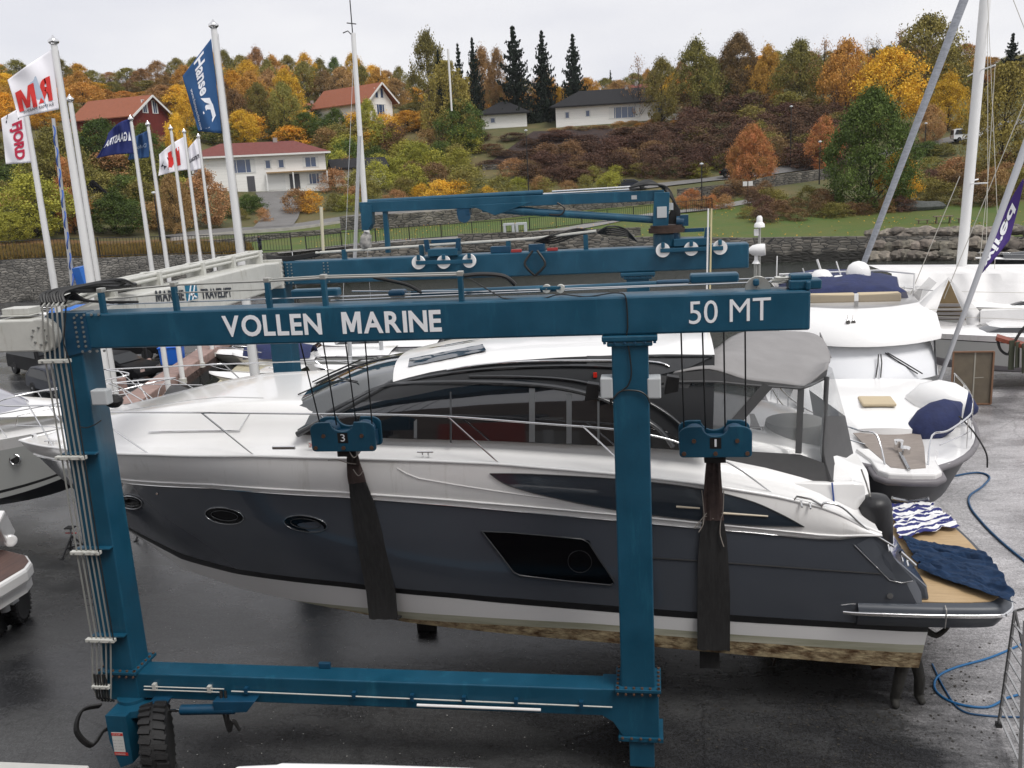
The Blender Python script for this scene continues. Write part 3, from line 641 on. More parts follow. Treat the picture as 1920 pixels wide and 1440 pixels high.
# sill details: hydraulic cylinder, pipes, hoses
q = MB(); q.cyl(aY(305, 1333, -.12), aY(345, 1331, -.12), .025); st = q.build('steering_cylinder_rod', mChrome, s1, smooth=40)
q = MB(); q.cyl(aY(340, 1331, -.12), aY(440, 1329, -.12), .085, n=18); q.prism([aY(398, 1316, -.2), aY(478, 1316, -.2), aY(462, 1336, -.2), aY(402, 1338, -.2)], (0, .22, 0)); q.prism([aY(278, 1318, -.2), aY(312, 1318, -.2), aY(300, 1342, -.2), aY(280, 1340, -.2)], (0, .22, 0)); q.build('steering_cylinder', mBlueD, s1, smooth=30, bevel=.008)
q = MB(); q.tube([aY(270, 1287, -.05), aY(420, 1292, -.05)], .011, 6); q.tube([aY(270, 1293, -.05), aY(415, 1298, -.05)], .011, 6); q.tube([aY(434, 1296, -.05), aY(1148, 1326, -.05)], .012, 6); q.build('hydraulic_line', mGreyW, s1, smooth=40)
q = MB(); q.tube([aY(782, 1322, -.07), aY(1014, 1331, -.07)], .024, 8); q.build('white_tube', mGel, s1, smooth=40)
for x in (290, 393, 462, 664, 773, 870, 968, 1090):
    yb = 1288+(x-290)*.042; q = MB(); p = aY(x, yb, -.04); q.box((p.x-.03, -.07, p.z-.05), (p.x+.03, 0, p.z+.06)); q.build('line_clamp', mGreyW if x < 400 else mBlueD, s1)
q = MB()
for k in range(2): q.tube(spline([aY(414+8*k, 1295, -.05), aY(418+8*k, 1330, -.12), aY(430, 1372, -.15), aY(438-4*k, 1350, -.15), aY(450, 1370, -.15)], 5), .024, 7)
q.build('hydraulic_hose', mHose, s1, smooth=40)
q = MB(); p = aZ(610, 1251, ZS); q.box((p.x-.1, p.y-.05, ZS-.01), (p.x+.1, p.y+.02, ZS+.1)); q.build('lug', mBlueD, s1, bevel=.02)
# top of near beam
Y0 = .25
for x, yt in ((197, 548), (332, 537), (507, 529), (612, 523), (867, 517)):
    p = aY(x, 570 if x > 200 else 588, .1); t_ = aY(x, yt, .1)
    q = MB(); q.box((p.x-.034, .03, ZTt-.002), (p.x+.034, .12, t_.z)); br = q.build('standpipe_bracket', mBlue, bn, bevel=.006)
    q = MB(); q.box((p.x-.045, .03, t_.z), (p.x+.045, .15, t_.z+.07)); q.build('clamp', mPipe, bn, bevel=.01)
q = MB(); L1_ = [aY(200, 546, .1), aY(332, 534, .1), aY(507, 527, .1), aY(612, 521, .1), aY(867, 515, .1)]
q.tube(L1_, .017, 6); q.tube([p+Vector((0, .08, .02)) for p in L1_[2:]], .015, 6); q.tube([p+Vector((0, .0, -.12)) for p in L1_[:3]], .012, 6); q.build('hydraulic_line', mPipe, bn, smooth=40)
q = MB(); q.tube(spline([aY(870, 517, .1), aY(905, 514, .15), aY(945, 518, .2), aY(966, 534, .25)], 6), .032, 8)
q.tube(spline([aY(700, 520, .3), aY(760, 533, .3), aY(790, 548, .3)], 6), .026, 8); q.tube(spline([aY(880, 522, .1), aY(930, 552, .1), aY(950, 560, .1), aY(1010, 561, .1), aY(1050, 552, .1), aY(1100, 556, .1), aY(1150, 549, .1), aY(1170, 551, .1)], 6), .01, 5)
q.tube(spline([aY(1165, 549, .0), aY(1174, 560, -.02), aY(1177, 610, -.02), aY(1175, 632, -.02), aY(1180, 660, -.02), aY(1184, 700, -.02), aY(1178, 722, -.02), aY(1165, 733, -.02)], 5), .011, 5)
q.tube(spline([aY(1146, 755, -.02), aY(1152, 745, -.02), aY(1166, 733, -.02), aY(1196, 733, -.02), aY(1212, 742, -.02), aY(1218, 755, -.02)], 5), .012, 5)
q.build('control_cable', mHose, bn, smooth=40)
def lump(px0, py0, px1, py1, y, d, name, m_=mBlue, par=bn, bev=.03):
    a, c = aY(px0, py1, y), aY(px1, py0, y); q = MB(); q.box((a.x, y, a.z), (c.x, y+d, c.z)); return q.build(name, m_, par, bevel=bev)
lump(545, 541, 632, 560, .3, .2, 'winch_cover'); lump(1294, 512, 1386, 533, .3, .25, 'winch_cover'); lump(727, 544, 757, 556, .25, .2, 'valve_block', mBlueD); lump(1230, 524, 1294, 534, .3, .1, 'beam_bracket', mBlueD)
q = MB(); q.cyl(aY(772, 551, .35), aY(1030, 541, .35), .05, n=12); q.cyl(aY(1060, 540, .35), aY(1235, 531, .35), .035, n=10); q.build('winch_cylinder', mBlue, bn, smooth=40)
q = MB(); q.cyl(aY(660, 546, .3), aY(870, 546, .3), .012, n=6); q.tube([aY(200, 571, .3), aY(1290, 533, .3)], .012, 5); q.tube([aY(620, 563, .3), aY(1460, 527, .3)], .01, 5); q.tube([aY(1050, 536, .4), aY(1470, 520, .4)], .01, 5); q.build('winch_rope', mSteel, bn, smooth=40)
def sheave(c, r, ax=(0, 1, 0), w=.07, par=bn, m_=mGreyW):
    s = MB().lathe([(r, -w/2), (r*.88, -w*.2), (r*.88, w*.2), (r, w/2)], c, ax, 24).build('sheave', m_, par, smooth=30)
    MB().cyl(Vector(c)-Vector(ax)*(w/2+.03), Vector(c)+Vector(ax)*(w/2+.03), r*.16, n=10).build('axle', mBolt, par); return s
for px in (1025, 1051): sheave(aY(px, 541, .3), .06)
lump(1012, 536, 1052, 545, .26, .03, 'sheave_frame')
sheave(aY(1421, 541, .3), .17, m_=mPipe); lump(1412, 523, 1424, 537, .22, .05, 'sheave_frame')
for k in range(3):
    p = aY(1462+4*k, 527-3*k, .35); sheave(p, .13, (0, 0, 1), .03)
a = aY(1480, 537, .1); q = MB(); q.box((a.x, .08, ZTt), (a.x+.42, .42, ZTt+.13)); q.box((a.x+.02, .12, ZTt+.13), (a.x+.3, .36, ZTt+.2)); q.box((XR-.06, .0, ZTt), (XR+.0, .5, ZTt+.12)); q.build('end_sheave_block', mBlue, bn, bevel=.02)
# junction boxes and lamps on the legs
mBoxG = mat('box_grey', (.45, .47, .48), .5)
for x0, x1 in ((1127, 1149), (1214, 1239)):
    a, c = aY(x0, 745, .1), aY(x1, 706, .1); q = MB(); q.box((a.x, .0, a.z), (c.x, .28, c.z)); jb = q.build('junction_box', mBoxG, LR, bevel=.02)
q = MB(); 
for px in (1147, 1215): q.cyl(aY(px, 747, .1), aY(px-3 if px < 1200 else px+3, 758, .1), .02, n=6)
q.build('cable_gland', mBlack, LR)
a, c = aY(174, 760, -.1), aY(199, 731, -.1); q = MB(); q.box((a.x, -.12, a.z), (c.x, .05, c.z)); q.build('junction_box', mBoxG, LL, bevel=.02)
a = aY(214, 752, .2); q = MB(); q.ball(a, .13, 12, (1.1, 1, .85)); q.cyl(aY(196, 748, .1), a, .03); q.build('floodlight', mBlack, LL)
for px in (1108, 1258):
    a = aY(px, 735 if px < 1200 else 722, .3); q = MB(); q.prism([a+Vector(v) for v in ((-.1, 0, -.14), (.1, 0, -.1), (.12, 0, .1), (-.05, 0, .13))], (0, .16, 0)); q.cyl(a+Vector((.1 if px < 1200 else -.1, .1, 0)), a+Vector((.2 if px < 1200 else -.2, .1, 0)), .02); q.build('floodlight', mBlack, LR)
# ------------------------------------------------ far beam: carriages, pipes, jib crane
FY = WY
def fy(px, py, y=FY): return aY(px, py, y)
for xs, ys in (((785, 832, 880), (492, 491, 489)), ((1243, 1296, 1350), (469, 466, 464))):
    a, c = fy(xs[0]-8, ys[0]+3, FY-.12), fy(xs[2]+8, ys[2]-3, FY-.12)
    q = MB(); q.bar(fy(xs[0]-5, ys[0]+1, FY-.18), fy(xs[2]+6, ys[2]+1, FY-.18), .03, .09); q.box((fy(xs[0]+20, ys[0], FY).x, FY-.1, ZTt), (fy(xs[2]-20, ys[2], FY).x, FY+.45, ZTt+.16))
    for x, y in zip(xs, ys): p = fy(x, y-6, FY-.18); q.box((p.x-.04, FY-.21, p.z-.02), (p.x+.04, FY-.17, p.z+.1))
    cr_ = q.build('rope_carriage', mBlue, TL, bevel=.01)
    for x, y in zip(xs, ys): sheave(fy(x, y, FY-.12), .155, par=cr_, m_=mGel)
    q = MB(); xm = xs[1]
    for sx in (-1, 1): p = fy(xm+sx*28, ys[1]-20, FY+.1); q.prism([(p.x-.06, FY, ZTt+.1), (p.x+.06, FY, ZTt+.1), (p.x+.03*sx+.05, FY, ZTt+.38), (p.x+.03*sx-.05, FY, ZTt+.38)], (0, .06, 0))
    q.box((fy(xm-26, 470, FY).x, FY+.2, ZTt+.28), (fy(xm+26, 470, FY).x, FY+.28, ZTt+.36)); q.build('carriage_frame', mBlueD, cr_)
q = MB(); q.tube([fy(592, 474, FY+.2), fy(790, 461, FY+.2), fy(1000, 447, FY+.2), fy(1118, 433, FY+.2)], .03, 7); q.build('hydraulic_line', mGreyW, bf, smooth=40)
q = MB(); 
for x0, y0, x1, y1 in ((1005, 452, 1115, 435), (1120, 436, 1195, 452)):
    for k in range(5): q.tube(spline([fy(x0, y0, FY+.2), fy(x0+(x1-x0)*.3, y0-12+4*k, FY+.15+.03*k), fy(x0+(x1-x0)*.7, min(y0, y1)-6+3*k, FY+.3), fy(x1, y1, FY+.2+.04*k)], 5), .02, 5)
for sx in (-1, 1): q.tube(spline([fy(1003+4*sx, 470, FY-.08), fy(1003+19*sx, 492, FY-.14), fy(1003+13*sx, 505, FY-.14), fy(1003, 517, FY-.08)], 6), .03, 6)
for k in range(4): q.tube(spline([fy(500, 478+2*k, FY+.2), fy(540, 482+2*k, FY+.3), fy(600, 472+2*k, FY+.2)], 5), .025, 5)
q.build('hydraulic_hose', mHose, bf, smooth=40)
for x, y in ((645, 468), (790, 459), (1098, 440), (953, 452)): p = fy(x, y, FY+.2); q = MB(); q.box((p.x-.05, FY+.15, ZTt), (p.x+.05, FY+.25, p.z)); q.build('pipe_bracket', mBlue, bf)
for px0, px1, py0, py1 in ((918, 955, 462, 470), (990, 1020, 458, 470)): a, c = fy(px0, py1), fy(px1, py0); q = MB(); q.box((a.x, FY+.1, ZTt), (c.x, FY+.3, max(c.z, ZTt+.08))); q.build('valve_block', mBlueD, bf, bevel=.01)
mRedV = mat('valve_red', (.3, .03, .03), .5)
for px in (967, 1035): a = fy(px, 468); q = MB(); q.box((a.x-.12, FY+.05, ZTt), (a.x+.12, FY+.15, ZTt+.07)); q.build('valve', mRedV, bf, bevel=.01)
# jib crane
JY = 8.25
JC = MB(); JC.cyl((fy(1250, 440, JY).x, JY, ZTt), (fy(1250, 440, JY).x, JY, fy(1250, 438, JY).z), .3); p0 = fy(1250, 432, JY)
JC = JC.build('jib_crane', mBlue, TL, smooth=30)
tag(JC, 'folding jib crane on the far beam')
cx = p0.x; q = MB(); q.cyl((cx, JY, p0.z-.04), (cx, JY, p0.z+.06), .4, n=32); q.cyl((cx, JY, p0.z+.06), (cx, JY, p0.z+.12), .36, n=32); q.build('slew_ring', mat('slew_ring_rust', (.07, .045, .035), .6, .5, var=.3, scale=9), JC, smooth=30)
def jp(px, py, y=JY): return aY(px, py, y)
def bmx(a, c, w, h, name, m_=mBlue, bev=.012): q = MB(); q.bar(a, c, w, h); return q.build(name, m_, JC, bevel=bev)
bmx(jp(1238, 428), jp(1241, 360), .34, .34, 'mast_column'); bmx(jp(676, 389), jp(1245, 366), .2, .235, 'boom')
q = MB(); q.prism([jp(880, 385, JY-.11), jp(1000, 378, JY-.11), jp(928, 404, JY-.11)], (0, .22, 0)); q.prism([jp(675, 384, JY-.13), jp(697, 384, JY-.13), jp(697, 420, JY-.13), jp(690, 432, JY-.13), jp(678, 432, JY-.13)], (0, .26, 0)); q.build('boom_gusset', mBlue, JC, bevel=.01)
q = MB(); q.cyl(jp(690, 379), jp(1018, 361), .062, n=14); q.cyl(jp(905, 391), jp(1228, 412), .085, n=14); q.cyl(jp(930, 392), jp(1000, 397), .095, n=14); q.build('boom_cylinder', mBlue, JC, smooth=40)
q = MB(); q.cyl(jp(1015, 364), jp(1180, 355), .022, n=8); q.cyl(jp(1035, 359), jp(1182, 350), .02, n=8); q.build('cylinder_rod', mChrome, JC, smooth=40)
bmx(jp(722, 392), jp(728, 474), .11, .11, 'boom_rest')
q = MB(); q.cyl(jp(870, 405, JY-.15), jp(870, 405, JY+.15), .15, n=20); q.box(jp(857, 404, JY-.14), jp(884, 390, JY+.14)); q.build('winch_drum', mBlueD, JC, smooth=30)
q = MB(); q.box(jp(1232, 409, JY-.2), jp(1250, 387, JY-.18)); q.build('control_panel', mBoxG, JC, bevel=.008)
q = MB(); q.box(jp(1252, 394, JY-.1), jp(1262, 380, JY+.1)); q.box(jp(1184, 374, JY-.106), jp(1194, 366, JY-.102)); q.build('panel_box', mBoxG, JC)
q = MB(); random.seed(8)
for k in range(9): q.tube(spline([jp(1180, 352), jp(1215, 346-k, JY+.1*k-.3), jp(1248, 350+k, JY), jp(1262+k, 372+2*k), jp(1258+2*k, 398), jp(1248+3*k, 420)], 6), .022, 6)
q.tube(spline([jp(1045, 380, JY-.1), jp(1058, 390, JY-.13), jp(1052, 402, JY-.13), jp(1030, 402, JY-.1)], 6), .02, 6); q.build('hose_bundle', mHose, JC, smooth=40)
q = MB(); q.cyl(jp(1268, 415), jp(1282, 415), .12); q.box(jp(1276, 424, JY-.1), jp(1290, 402, JY+.1)); q.build('slew_motor', mBlueD, JC)
mRope = mat('rope_white', (.5, .48, .45), .9, col2=(.12, .12, .12), scale=6)
q = MB(); q.ball(jp(686, 452), .14, 12, (1, 1, 1.6)); 
for v in q.b.verts: v.co += Vector((0.03, .03, 0))*noise.noise(v.co*9)*2
q.build('hook_rope_bundle', mRope, JC, smooth=60)
# ================================================================ HOOK BLOCKS, ROPES AND SLINGS
mStrap = mat('sling_webbing', (.028, .027, .027), .85, var=.45, scale=3, bump=.3, bscale=90, stretch=(8, 8, 1))
mStrapR = mat('splice_cover', (.07, .045, .04), .8, var=.5, scale=6)
def hook_block(cp, number, topx, lbl, ybeam=.25):
    """cp: centre of the block; rope tops under the beam at x = topx"""
    c = Vector(cp); w, h, t = .54, .245, .2
    T = thing('hook_block', tuple(c), lbl, 'lifting block', 'lifting blocks hanging from the hoist')
    def plate(y0, dy):
        pts = []
        for a in np.linspace(-math.pi/2, 0, 4): pts.append((w-.06+.06*math.cos(a), -h+.06+.06*math.sin(a)))
        for a in np.linspace(0, math.pi/2, 6): pts.append((w-.18+.18*math.cos(a), h-.12+.12*math.sin(a)))
        for a in np.linspace(0, -math.pi, 11): pts.append((.2*math.cos(a), h-.0+.155*math.sin(a)))
        for a in np.linspace(math.pi/2, math.pi, 6): pts.append((-w+.18+.18*math.cos(a), h-.12+.12*math.sin(a)))
        for a in np.linspace(math.pi, 1.5*math.pi, 4): pts.append((-w+.06+.06*math.cos(a), -h+.06+.06*math.sin(a)))
        return MB().prism([c+Vector((x, y0, z)) for x, z in pts], (0, dy, 0)).build('side_plate', mBlue, T, bevel=.012)
    f = plate(-t, .05); plate(t-.05, .05)
    q = MB(); q.box(c+Vector((-w+.05, -t+.06, -h+.05)), c+Vector((w-.05, t-.06, h-.2))); q.build('sheave_housing', mBlueD, T)
    for sx in (-1, 1):
        q = MB(); q.lathe([(.17, -.12), (.14, -.06), (.17, 0), (.14, .06), (.17, .12)], c+Vector((.3*sx, 0, .04)), (0, 1, 0), 20); q.build('sheave', mBlueD, T, smooth=30)
    q = MB(); bolts(q, [c+Vector((x, -t-.0, z)) for x, z in ((-.32, .02), (.32, .02), (0, -.18), (-.47, -.18), (.47, -.18))], (0, -1, 0), .035, .02); q.build('bolts', mRust, f)
    q = MB(); q.box(c+Vector((-.085, -t-.006, -.1)), c+Vector((.085, -t-.001, .07))); nb = q.build('number_plate', mBlack, f)
    put_text(number, c+Vector((-.035 if number != '1' else -.016, -t-.008, -.07)), c+Vector((.04 if number != '1' else .016, -t-.008, -.07)), (0, 0, 1), .12, mLetter, f, lift=.003, bold=.0)
    q = MB()
    for i, tx in enumerate(topx):
        bx = c.x+(-.46, -.14, .16, .46)[i]; q.tube([(tx, ybeam, ZB-.0), (bx, c.y+(-.05 if i % 2 else .05), c.z+h-.08)], .012, 6)
    q.build('wire_rope', mHose, T)
    q = MB(); q.cyl(c+Vector((-.12, 0, -h-.04)), c+Vector((.12, 0, -h-.04)), .06); q.box(c+Vector((-.16, -.09, -h-.12)), c+Vector((.16, .09, -h-.02))); q.build('shackle', mBlack, T)
    return T
def yY(x): return 4.1
def sling(name, path, widths, lbl, tail=None):
    """path: near-side points top -> bottom, mirrored under the hull; drawn as one thick strap"""
    T = thing(name, tuple(path[0]), lbl, 'lifting sling', 'slings under the yacht')
    def strap(P, Ws, th=.03):
        F, B_ = [], []
        for i, (p, w) in enumerate(zip(P, Ws)):
            p = Vector(p); d = (Vector(P[min(i+1, len(P)-1)])-Vector(P[max(i-1, 0)])).normalized(); s = Vector((1, 0, 0)); s = (s-d*s.dot(d)).normalized(); n_ = d.cross(s).normalized()*th/2
            k = 6; F.append([p+s*w*(j/k-.5)+n_*(1+.7*math.sin(j*2.6+i)) for j in range(k+1)]); B_.append([p+s*w*(.5-j/k)-n_ for j in range(k+1)])
        q = MB(); q.grid([f+b_+[f[0]] for f, b_ in zip(F, B_)]); return q
    strap(path, widths).build('webbing', mStrap, T, smooth=50)
    return T, strap
# ================================================================ THE YACHT IN THE SLINGS
YC = 4.1
YT = thing('motor_yacht', (-4, YC, .9), 'long white and graphite grey motor yacht hanging in the slings of the blue hoist', 'yacht')
XS = -13.25
def hbf(xs, L_, mx, p=2.1, aft=0.):
    return lambda X: 0. if X <= xs else mx*(1-(1-min(1, (X-xs)/L_))**p)-aft*max(0, X-1)/4
H1 = hbf(XS+.02, 7.2, 2.38, 2.6, .10); H2 = hbf(XS+.35, 8.2, 2.40, 2.3, .06); H3 = hbf(-11.6, 9.0, 2.26, 2.1, .02); H4 = hbf(-11.35, 9.0, 2.24, 2.0, .02); H5 = hbf(-10.9, 9.2, 2.12, 1.9)
def zl(trace, H, pre):
    P = [hit(x, y, lambda X, Z: YC-H(X)) for x, y in trace]; return sorted(pre+[(p.x, p.z) for p in P])
T1 = zl([(280, 852), (478, 855), (660, 860), (800, 864), (935, 870), (1160, 889), (1300, 905), (1448, 929), (1540, 950), (1600, 974), (1632, 1000)], H1, [(XS, 4.42), (-12.6, 4.50), (-11.5, 4.62)])
T2 = zl([(228, 905), (400, 915), (650, 932), (850, 948), (1158, 976), (1400, 998), (1560, 1012), (1632, 1003)], H2, [(XS+.35, 4.08), (-12.3, 4.12), (-11.4, 4.2)])
T3 = zl([(342, 1039), (443, 1067), (640, 1091), (850, 1112), (1162, 1137), (1400, 1155), (1699, 1174)], H3, [(-11.6, 2.8)])
T4 = zl([(342, 1049), (443, 1076), (640, 1100), (850, 1121), (1162, 1149), (1400, 1167), (1697, 1184)], H4, [(-11.4, 2.62)])
T5 = zl([(342, 1066), (443, 1101), (523, 1120), (640, 1143), (760, 1166), (962, 1189), (1164, 1207), (1369, 1226), (1643, 1248), (1690, 1251)], H5, [(-10.95, 2.3)])
XE = [3.52, 3.52, 4.33, 4.33, 4.25]
lines = [(H1, T1, XS), (H2, T2, XS+.35), (H3, T3, -11.6), (H4, T4, -11.4), (H5, T5, -10.95)]
NT = 64
def xk(k, t): return lines[k][2]+(XE[k]-lines[k][2])*(t**1.25)
def pk(k, t, side=-1):
    H, T, xs = lines[k]; X = xk(k, t); return Vector((X, YC+side*H(X), interp(X, T)))
def mixk(k0, k1, v, t, side, bulge=0): 
    a, b_ = pk(k0, t, side), pk(k1, t, side); p = a.lerp(b_, v); p.y += side*bulge*math.sin(math.pi*v); return p
def strip(k0, k1, v0, v1, n, bulge=0, off=0):
    q = MB()
    for side in (-1, 1):
        rows = [[mixk(k0, k1, v0+(v1-v0)*j/n, i/NT, side, bulge)+Vector((0, side*off, 0)) for i in range(NT+1)] for j in range(n+1)]
        q.grid(rows if side < 0 else rows[::-1])
    return q
strip(0, 1, 0, 1, 4, .05).build('topside', mGelW, YT, smooth=50)
hl = strip(1, 2, 0, 1, 10, .04).build('hull', mHull, YT, smooth=50)
# quarter piece closing hull aft of the topside, both sides, and the transom
QN = [(1632, 1003), (1660, 1027), (1690, 1062), (1716, 1088), (1727, 1110), (1730, 1140)]
def nearY(X, Z): return YC-2.28
qa = [hit(x, y, nearY) for x, y in QN]
for side in (-1, 1):
    q = MB(); top = [Vector((p.x, YC+side*2.28, p.z)) for p in qa]; t2 = pk(1, 1, side); t3 = pk(2, 1, side)
    bot = [t2.lerp(t3, i/(len(top)-1)) for i in range(len(top))]
    q.grid([[t.lerp(b_, j/6) for t in top] for j, b_ in [(0, bot[0])]]) if 0 else None
    inner = [Vector((p.x-.02, YC+side*2.0, p.z)) for p in top]
    poly = [t2]+top+[Vector((4.38, YC+side*2.27, top[-1].z-.2)), t3]
    q.face(poly); q.grid([top, inner]); q.build('quarter', mHull, YT, smooth=50)
strip(2, 3, 0, 1, 1, 0, .004).build('boot_stripe', mBlack, YT, smooth=50)
mDirty = mat('stained_white', (.62, .60, .50), .5, col2=(.30, .30, .20), scale=.9, stretch=(.5, 1, 3))
mWeed = mat('fouled_bottom', (.46, .37, .22), .8, col2=(.09, .045, .016), scale=5.5, bump=.5, bscale=14, stretch=(.7, 1, 1.3))
def vband(t): return .36+.0*t
q = MB(); q2 = MB(); q3 = MB()
for side in (-1, 1):
    va = lambda t: interp(t, [(0, 1), (.38, 1), (.48, .90), (.7, .62), (1, .58)]); wv = lambda t: interp(t, [(0, 1), (.34, 1), (.48, .66), (.7, .42), (1, .36)])
    O_ = [mixk(3, 4, 0, i/NT, side) for i in range(NT+1)]; A = [mixk(3, 4, wv(i/NT), i/NT, side) for i in range(NT+1)]; Bm = [mixk(3, 4, max(wv(i/NT), va(i/NT)), i/NT, side) for i in range(NT+1)]; E_ = [mixk(3, 4, 1, i/NT, side) for i in range(NT+1)]
    w0 = [mixk(3, 4, .36+.0, i/NT, side) for i in range(NT+1)]
    fw = [i for i in range(NT+1)]
    q.grid([A, Bm]); q2.grid([Bm, E_]); q3.grid([O_, A])
mWB = mat('band_lower', (.56, .55, .45), .5, col2=(.30, .30, .21), scale=.9, stretch=(.35, 1, 5))
q3.build('white_band', mGel, YT, smooth=50); q.build('stained_band', mWB, YT, smooth=50); q2.build('fouled_band', mWeed, YT, smooth=50)
q = MB()
for side in (-1, 1):
    c5 = [pk(4, i/NT, side) for i in range(NT+1)]; kl = [Vector((p.x, YC, p.z-.42*min(1, max(0, i/NT-.02)*3))) for i, p in enumerate(c5)]
    q.grid([c5, [c.lerp(k_, .5) for c, k_ in zip(c5, kl)], kl])
q.build('bottom', mWeed, YT, smooth=50)
q = MB(); e = [pk(k, 1, -1) for k in (2, 3, 4)]; f_ = [pk(k, 1, 1) for k in (4, 3, 2)]; q.face(e+[Vector((4.25, YC, e[2].z-.42))]+f_); q.build('transom', mGelW, YT)
# thin double sheer moulding and chrome line
for dv, r_, m_ in ((.86, .018, mGel), (1.0, .012, mChrome)):
    q = MB()
    for side in (-1, 1): q.tube([mixk(0, 1, dv, i/NT, side, .05)+Vector((0, side*.012, 0)) for i in range(NT+1)], r_, 6)
    q.build('sheer_moulding', m_, YT, smooth=60)
q = MB()
for side in (-1, 1): q.tube([pk(0, i/NT, side) for i in range(NT+1)], .03, 8)
q.build('toe_rail', mGel, YT, smooth=60)
def hullY(X, Z):
    t1, t2, t3, t5 = interp(X, T1), interp(X, T2), interp(X, T3), interp(X, T5)
    if Z >= t2: v = max(0, min(1, (t1-Z)/max(.05, t1-t2))); return YC-(H1(X)*(1-v)+H2(X)*v)-.05*math.sin(math.pi*v)
    v = max(0, min(1, (t2-Z)/(t2-t3))); return YC-(H2(X)*(1-v)+H3(X)*v)-.04*math.sin(math.pi*v)
def onh(px, py, off): p = hit(px, py, lambda X, Z: hullY(X, Z)-off); return p
def patch(top, bot, off, n=28, m=5):
    A = [Vector((*p, 0)) for p in spline([(*p, 0) for p in top], 5)]; B_ = [Vector((*p, 0)) for p in spline([(*p, 0) for p in bot], 5)]
    def res(P, t): f = t*(len(P)-1); i = min(int(f), len(P)-2); return P[i].lerp(P[i+1], f-i)
    rows = [[onh(*(res(A, i/n).lerp(res(B_, i/n), j/m)).xy, off) for i in range(n+1)] for j in range(m+1)]
    q = MB(); q.grid(rows); return q
mWinG = mat('tinted_hull_window', (.022, .032, .045), .06, coat=1)
mWinB = mat('black_hull_window', (.002, .002, .003), .12, spec=.25)
WT = [(918, 888), (1000, 889), (1158, 898), (1300, 914), (1400, 937), (1460, 962), (1508, 988)]; WB_ = [(918, 888), (955, 911), (1040, 934), (1158, 957), (1280, 973), (1400, 985), (1508, 988)]
wd = patch(WT, WB_, .015).build('side_window', mWinG, YT, smooth=60, weld=1e-5)
q = MB(); q.tube([onh(x, y, .02) for x, y in [(p.x, p.y) for p in spline([(*p, 0) for p in WT], 5)]], .009, 5); q.tube([onh(p.x, p.y, .02) for p in spline([(*p, 0) for p in WB_], 5)], .009, 5); q.build('window_rim', mCharc, wd, smooth=60)
for a, c in (((1268, 950), (1312, 953)), ((1352, 962), (1440, 968))):
    q = MB(); q.tube([onh(*a, .03), onh(*c, .03)], [.02, .014], 6); q.build('vent_trim', mat('vent_beige', (.6, .52, .4), .5), wd)
bw = patch([(903, 996), (960, 999), (1092, 1011), (1104, 1018)], [(962, 1074), (1020, 1083), (1100, 1092), (1152, 1095)], .016).build('hull_window', mWinB, YT, smooth=60)
q = MB(); q.tube([onh(x, y, .018) for x, y in spl] if (spl := [(903, 996), (960, 999), (1030, 1005), (1092, 1011), (1104, 1018), (1128, 1055), (1152, 1090), (1146, 1097), (1060, 1089), (975, 1079), (962, 1072), (930, 1030), (903, 996)]) else [], .014, 6); q.build('window_frame', mCharc, bw, smooth=60)
q = MB(); cc = onh(1087, 1053, .025); q.tube([cc+Vector((.2*math.cos(a), 0, .2*math.sin(a))) for a in np.linspace(0, 6.283, 24)[:-1]], .006, 5, closed=True); q.build('opening_port', mBlack, bw)
for (cx_, cy_), rx, ry in (((245, 942), 22, 12), ((421, 967), 36, 15), ((573, 982), 40, 15)):
    pts = [(cx_+rx*math.cos(a)*(1 if abs(math.cos(a)) < .9 else 1.0)-0*a, cy_+ry*math.sin(a)+.12*rx*math.cos(a)) for a in np.linspace(0, 2*math.pi, 33)[:-1]]
    P3 = [onh(x, y, .022) for x, y in pts]; q = MB(); c_0 = sum(P3, Vector())/len(P3); [q.face([P3[i], P3[(i+1) % 32], c_0]) for i in range(32)]; ph = q.build('porthole', mWinB, YT)
    q = MB(); q.tube([p+Vector((0, -.006, 0)) for p in P3], .011, 6, closed=True); q.build('rim', mSteel, ph, smooth=60)
    q = MB(); q.tube([onh(cx_+(rx*.7)*math.cos(a), cy_+ry*.6*math.sin(a)+.08*rx*math.cos(a), .03) for a in np.linspace(0, 2*math.pi, 25)[:-1]], .008, 5, closed=True); q.build('inner_ring', mCharc, ph, smooth=60)
q = MB(); q.tube([onh(x, y, .004) for x, y in ((1222, 1046), (1300, 1051), (1400, 1058), (1520, 1067), (1652, 1076))], .016, 5); q.build('hull_crease', mBlack, YT)
q = MB(); q.tube([onh(x, y, .002) for x, y in ((745, 878), (762, 888), (785, 897), (860, 910), (940, 922), (1040, 936), (1120, 946))], .012, 5); q.build('moulded_step', mGelW, YT, smooth=60)
q = MB(); q.cyl(onh(294, 926, .01), onh(294, 926, .03), .02); q.build('fitting', mChrome, YT)
q = MB(); a, c = onh(510, 840, .02), onh(554, 840, .02); q.box((a.x, a.y-.01, a.z-.03), (c.x, a.y+.02, a.z+.035)); fv = q.build('deck_filler', mChrome, YT, bevel=.02)
# registration sticker with year
p0, p1 = aY(579, 838, YC-1.95), aY(595, 838, YC-1.95)
# ---- deck
def crown(X):   # height of the deck above its edge on the centre line
    return .12+.62*max(0, min(1, (X+12.6)/4.5))**.8 if X < -5 else .74
def deckrow(X):
    H = H1(X); z0 = interp(X, T1); r = []
    for k in range(41):
        s_ = -1+2*k/40; a = abs(s_); w = min(1, max(0, ((1-a)*H-.40)/.6)); e_ = w*w*(3-2*w); r.append((X, YC+s_*H, z0+crown(X)*(.90*e_+.10*(1-a**2))+.005))
    return r
q = MB(); q.grid([deckrow(XS+(3.5-XS)*(i/70)**1.2+.001) for i in range(71)]); q.build('deck', mGel, YT, smooth=60)
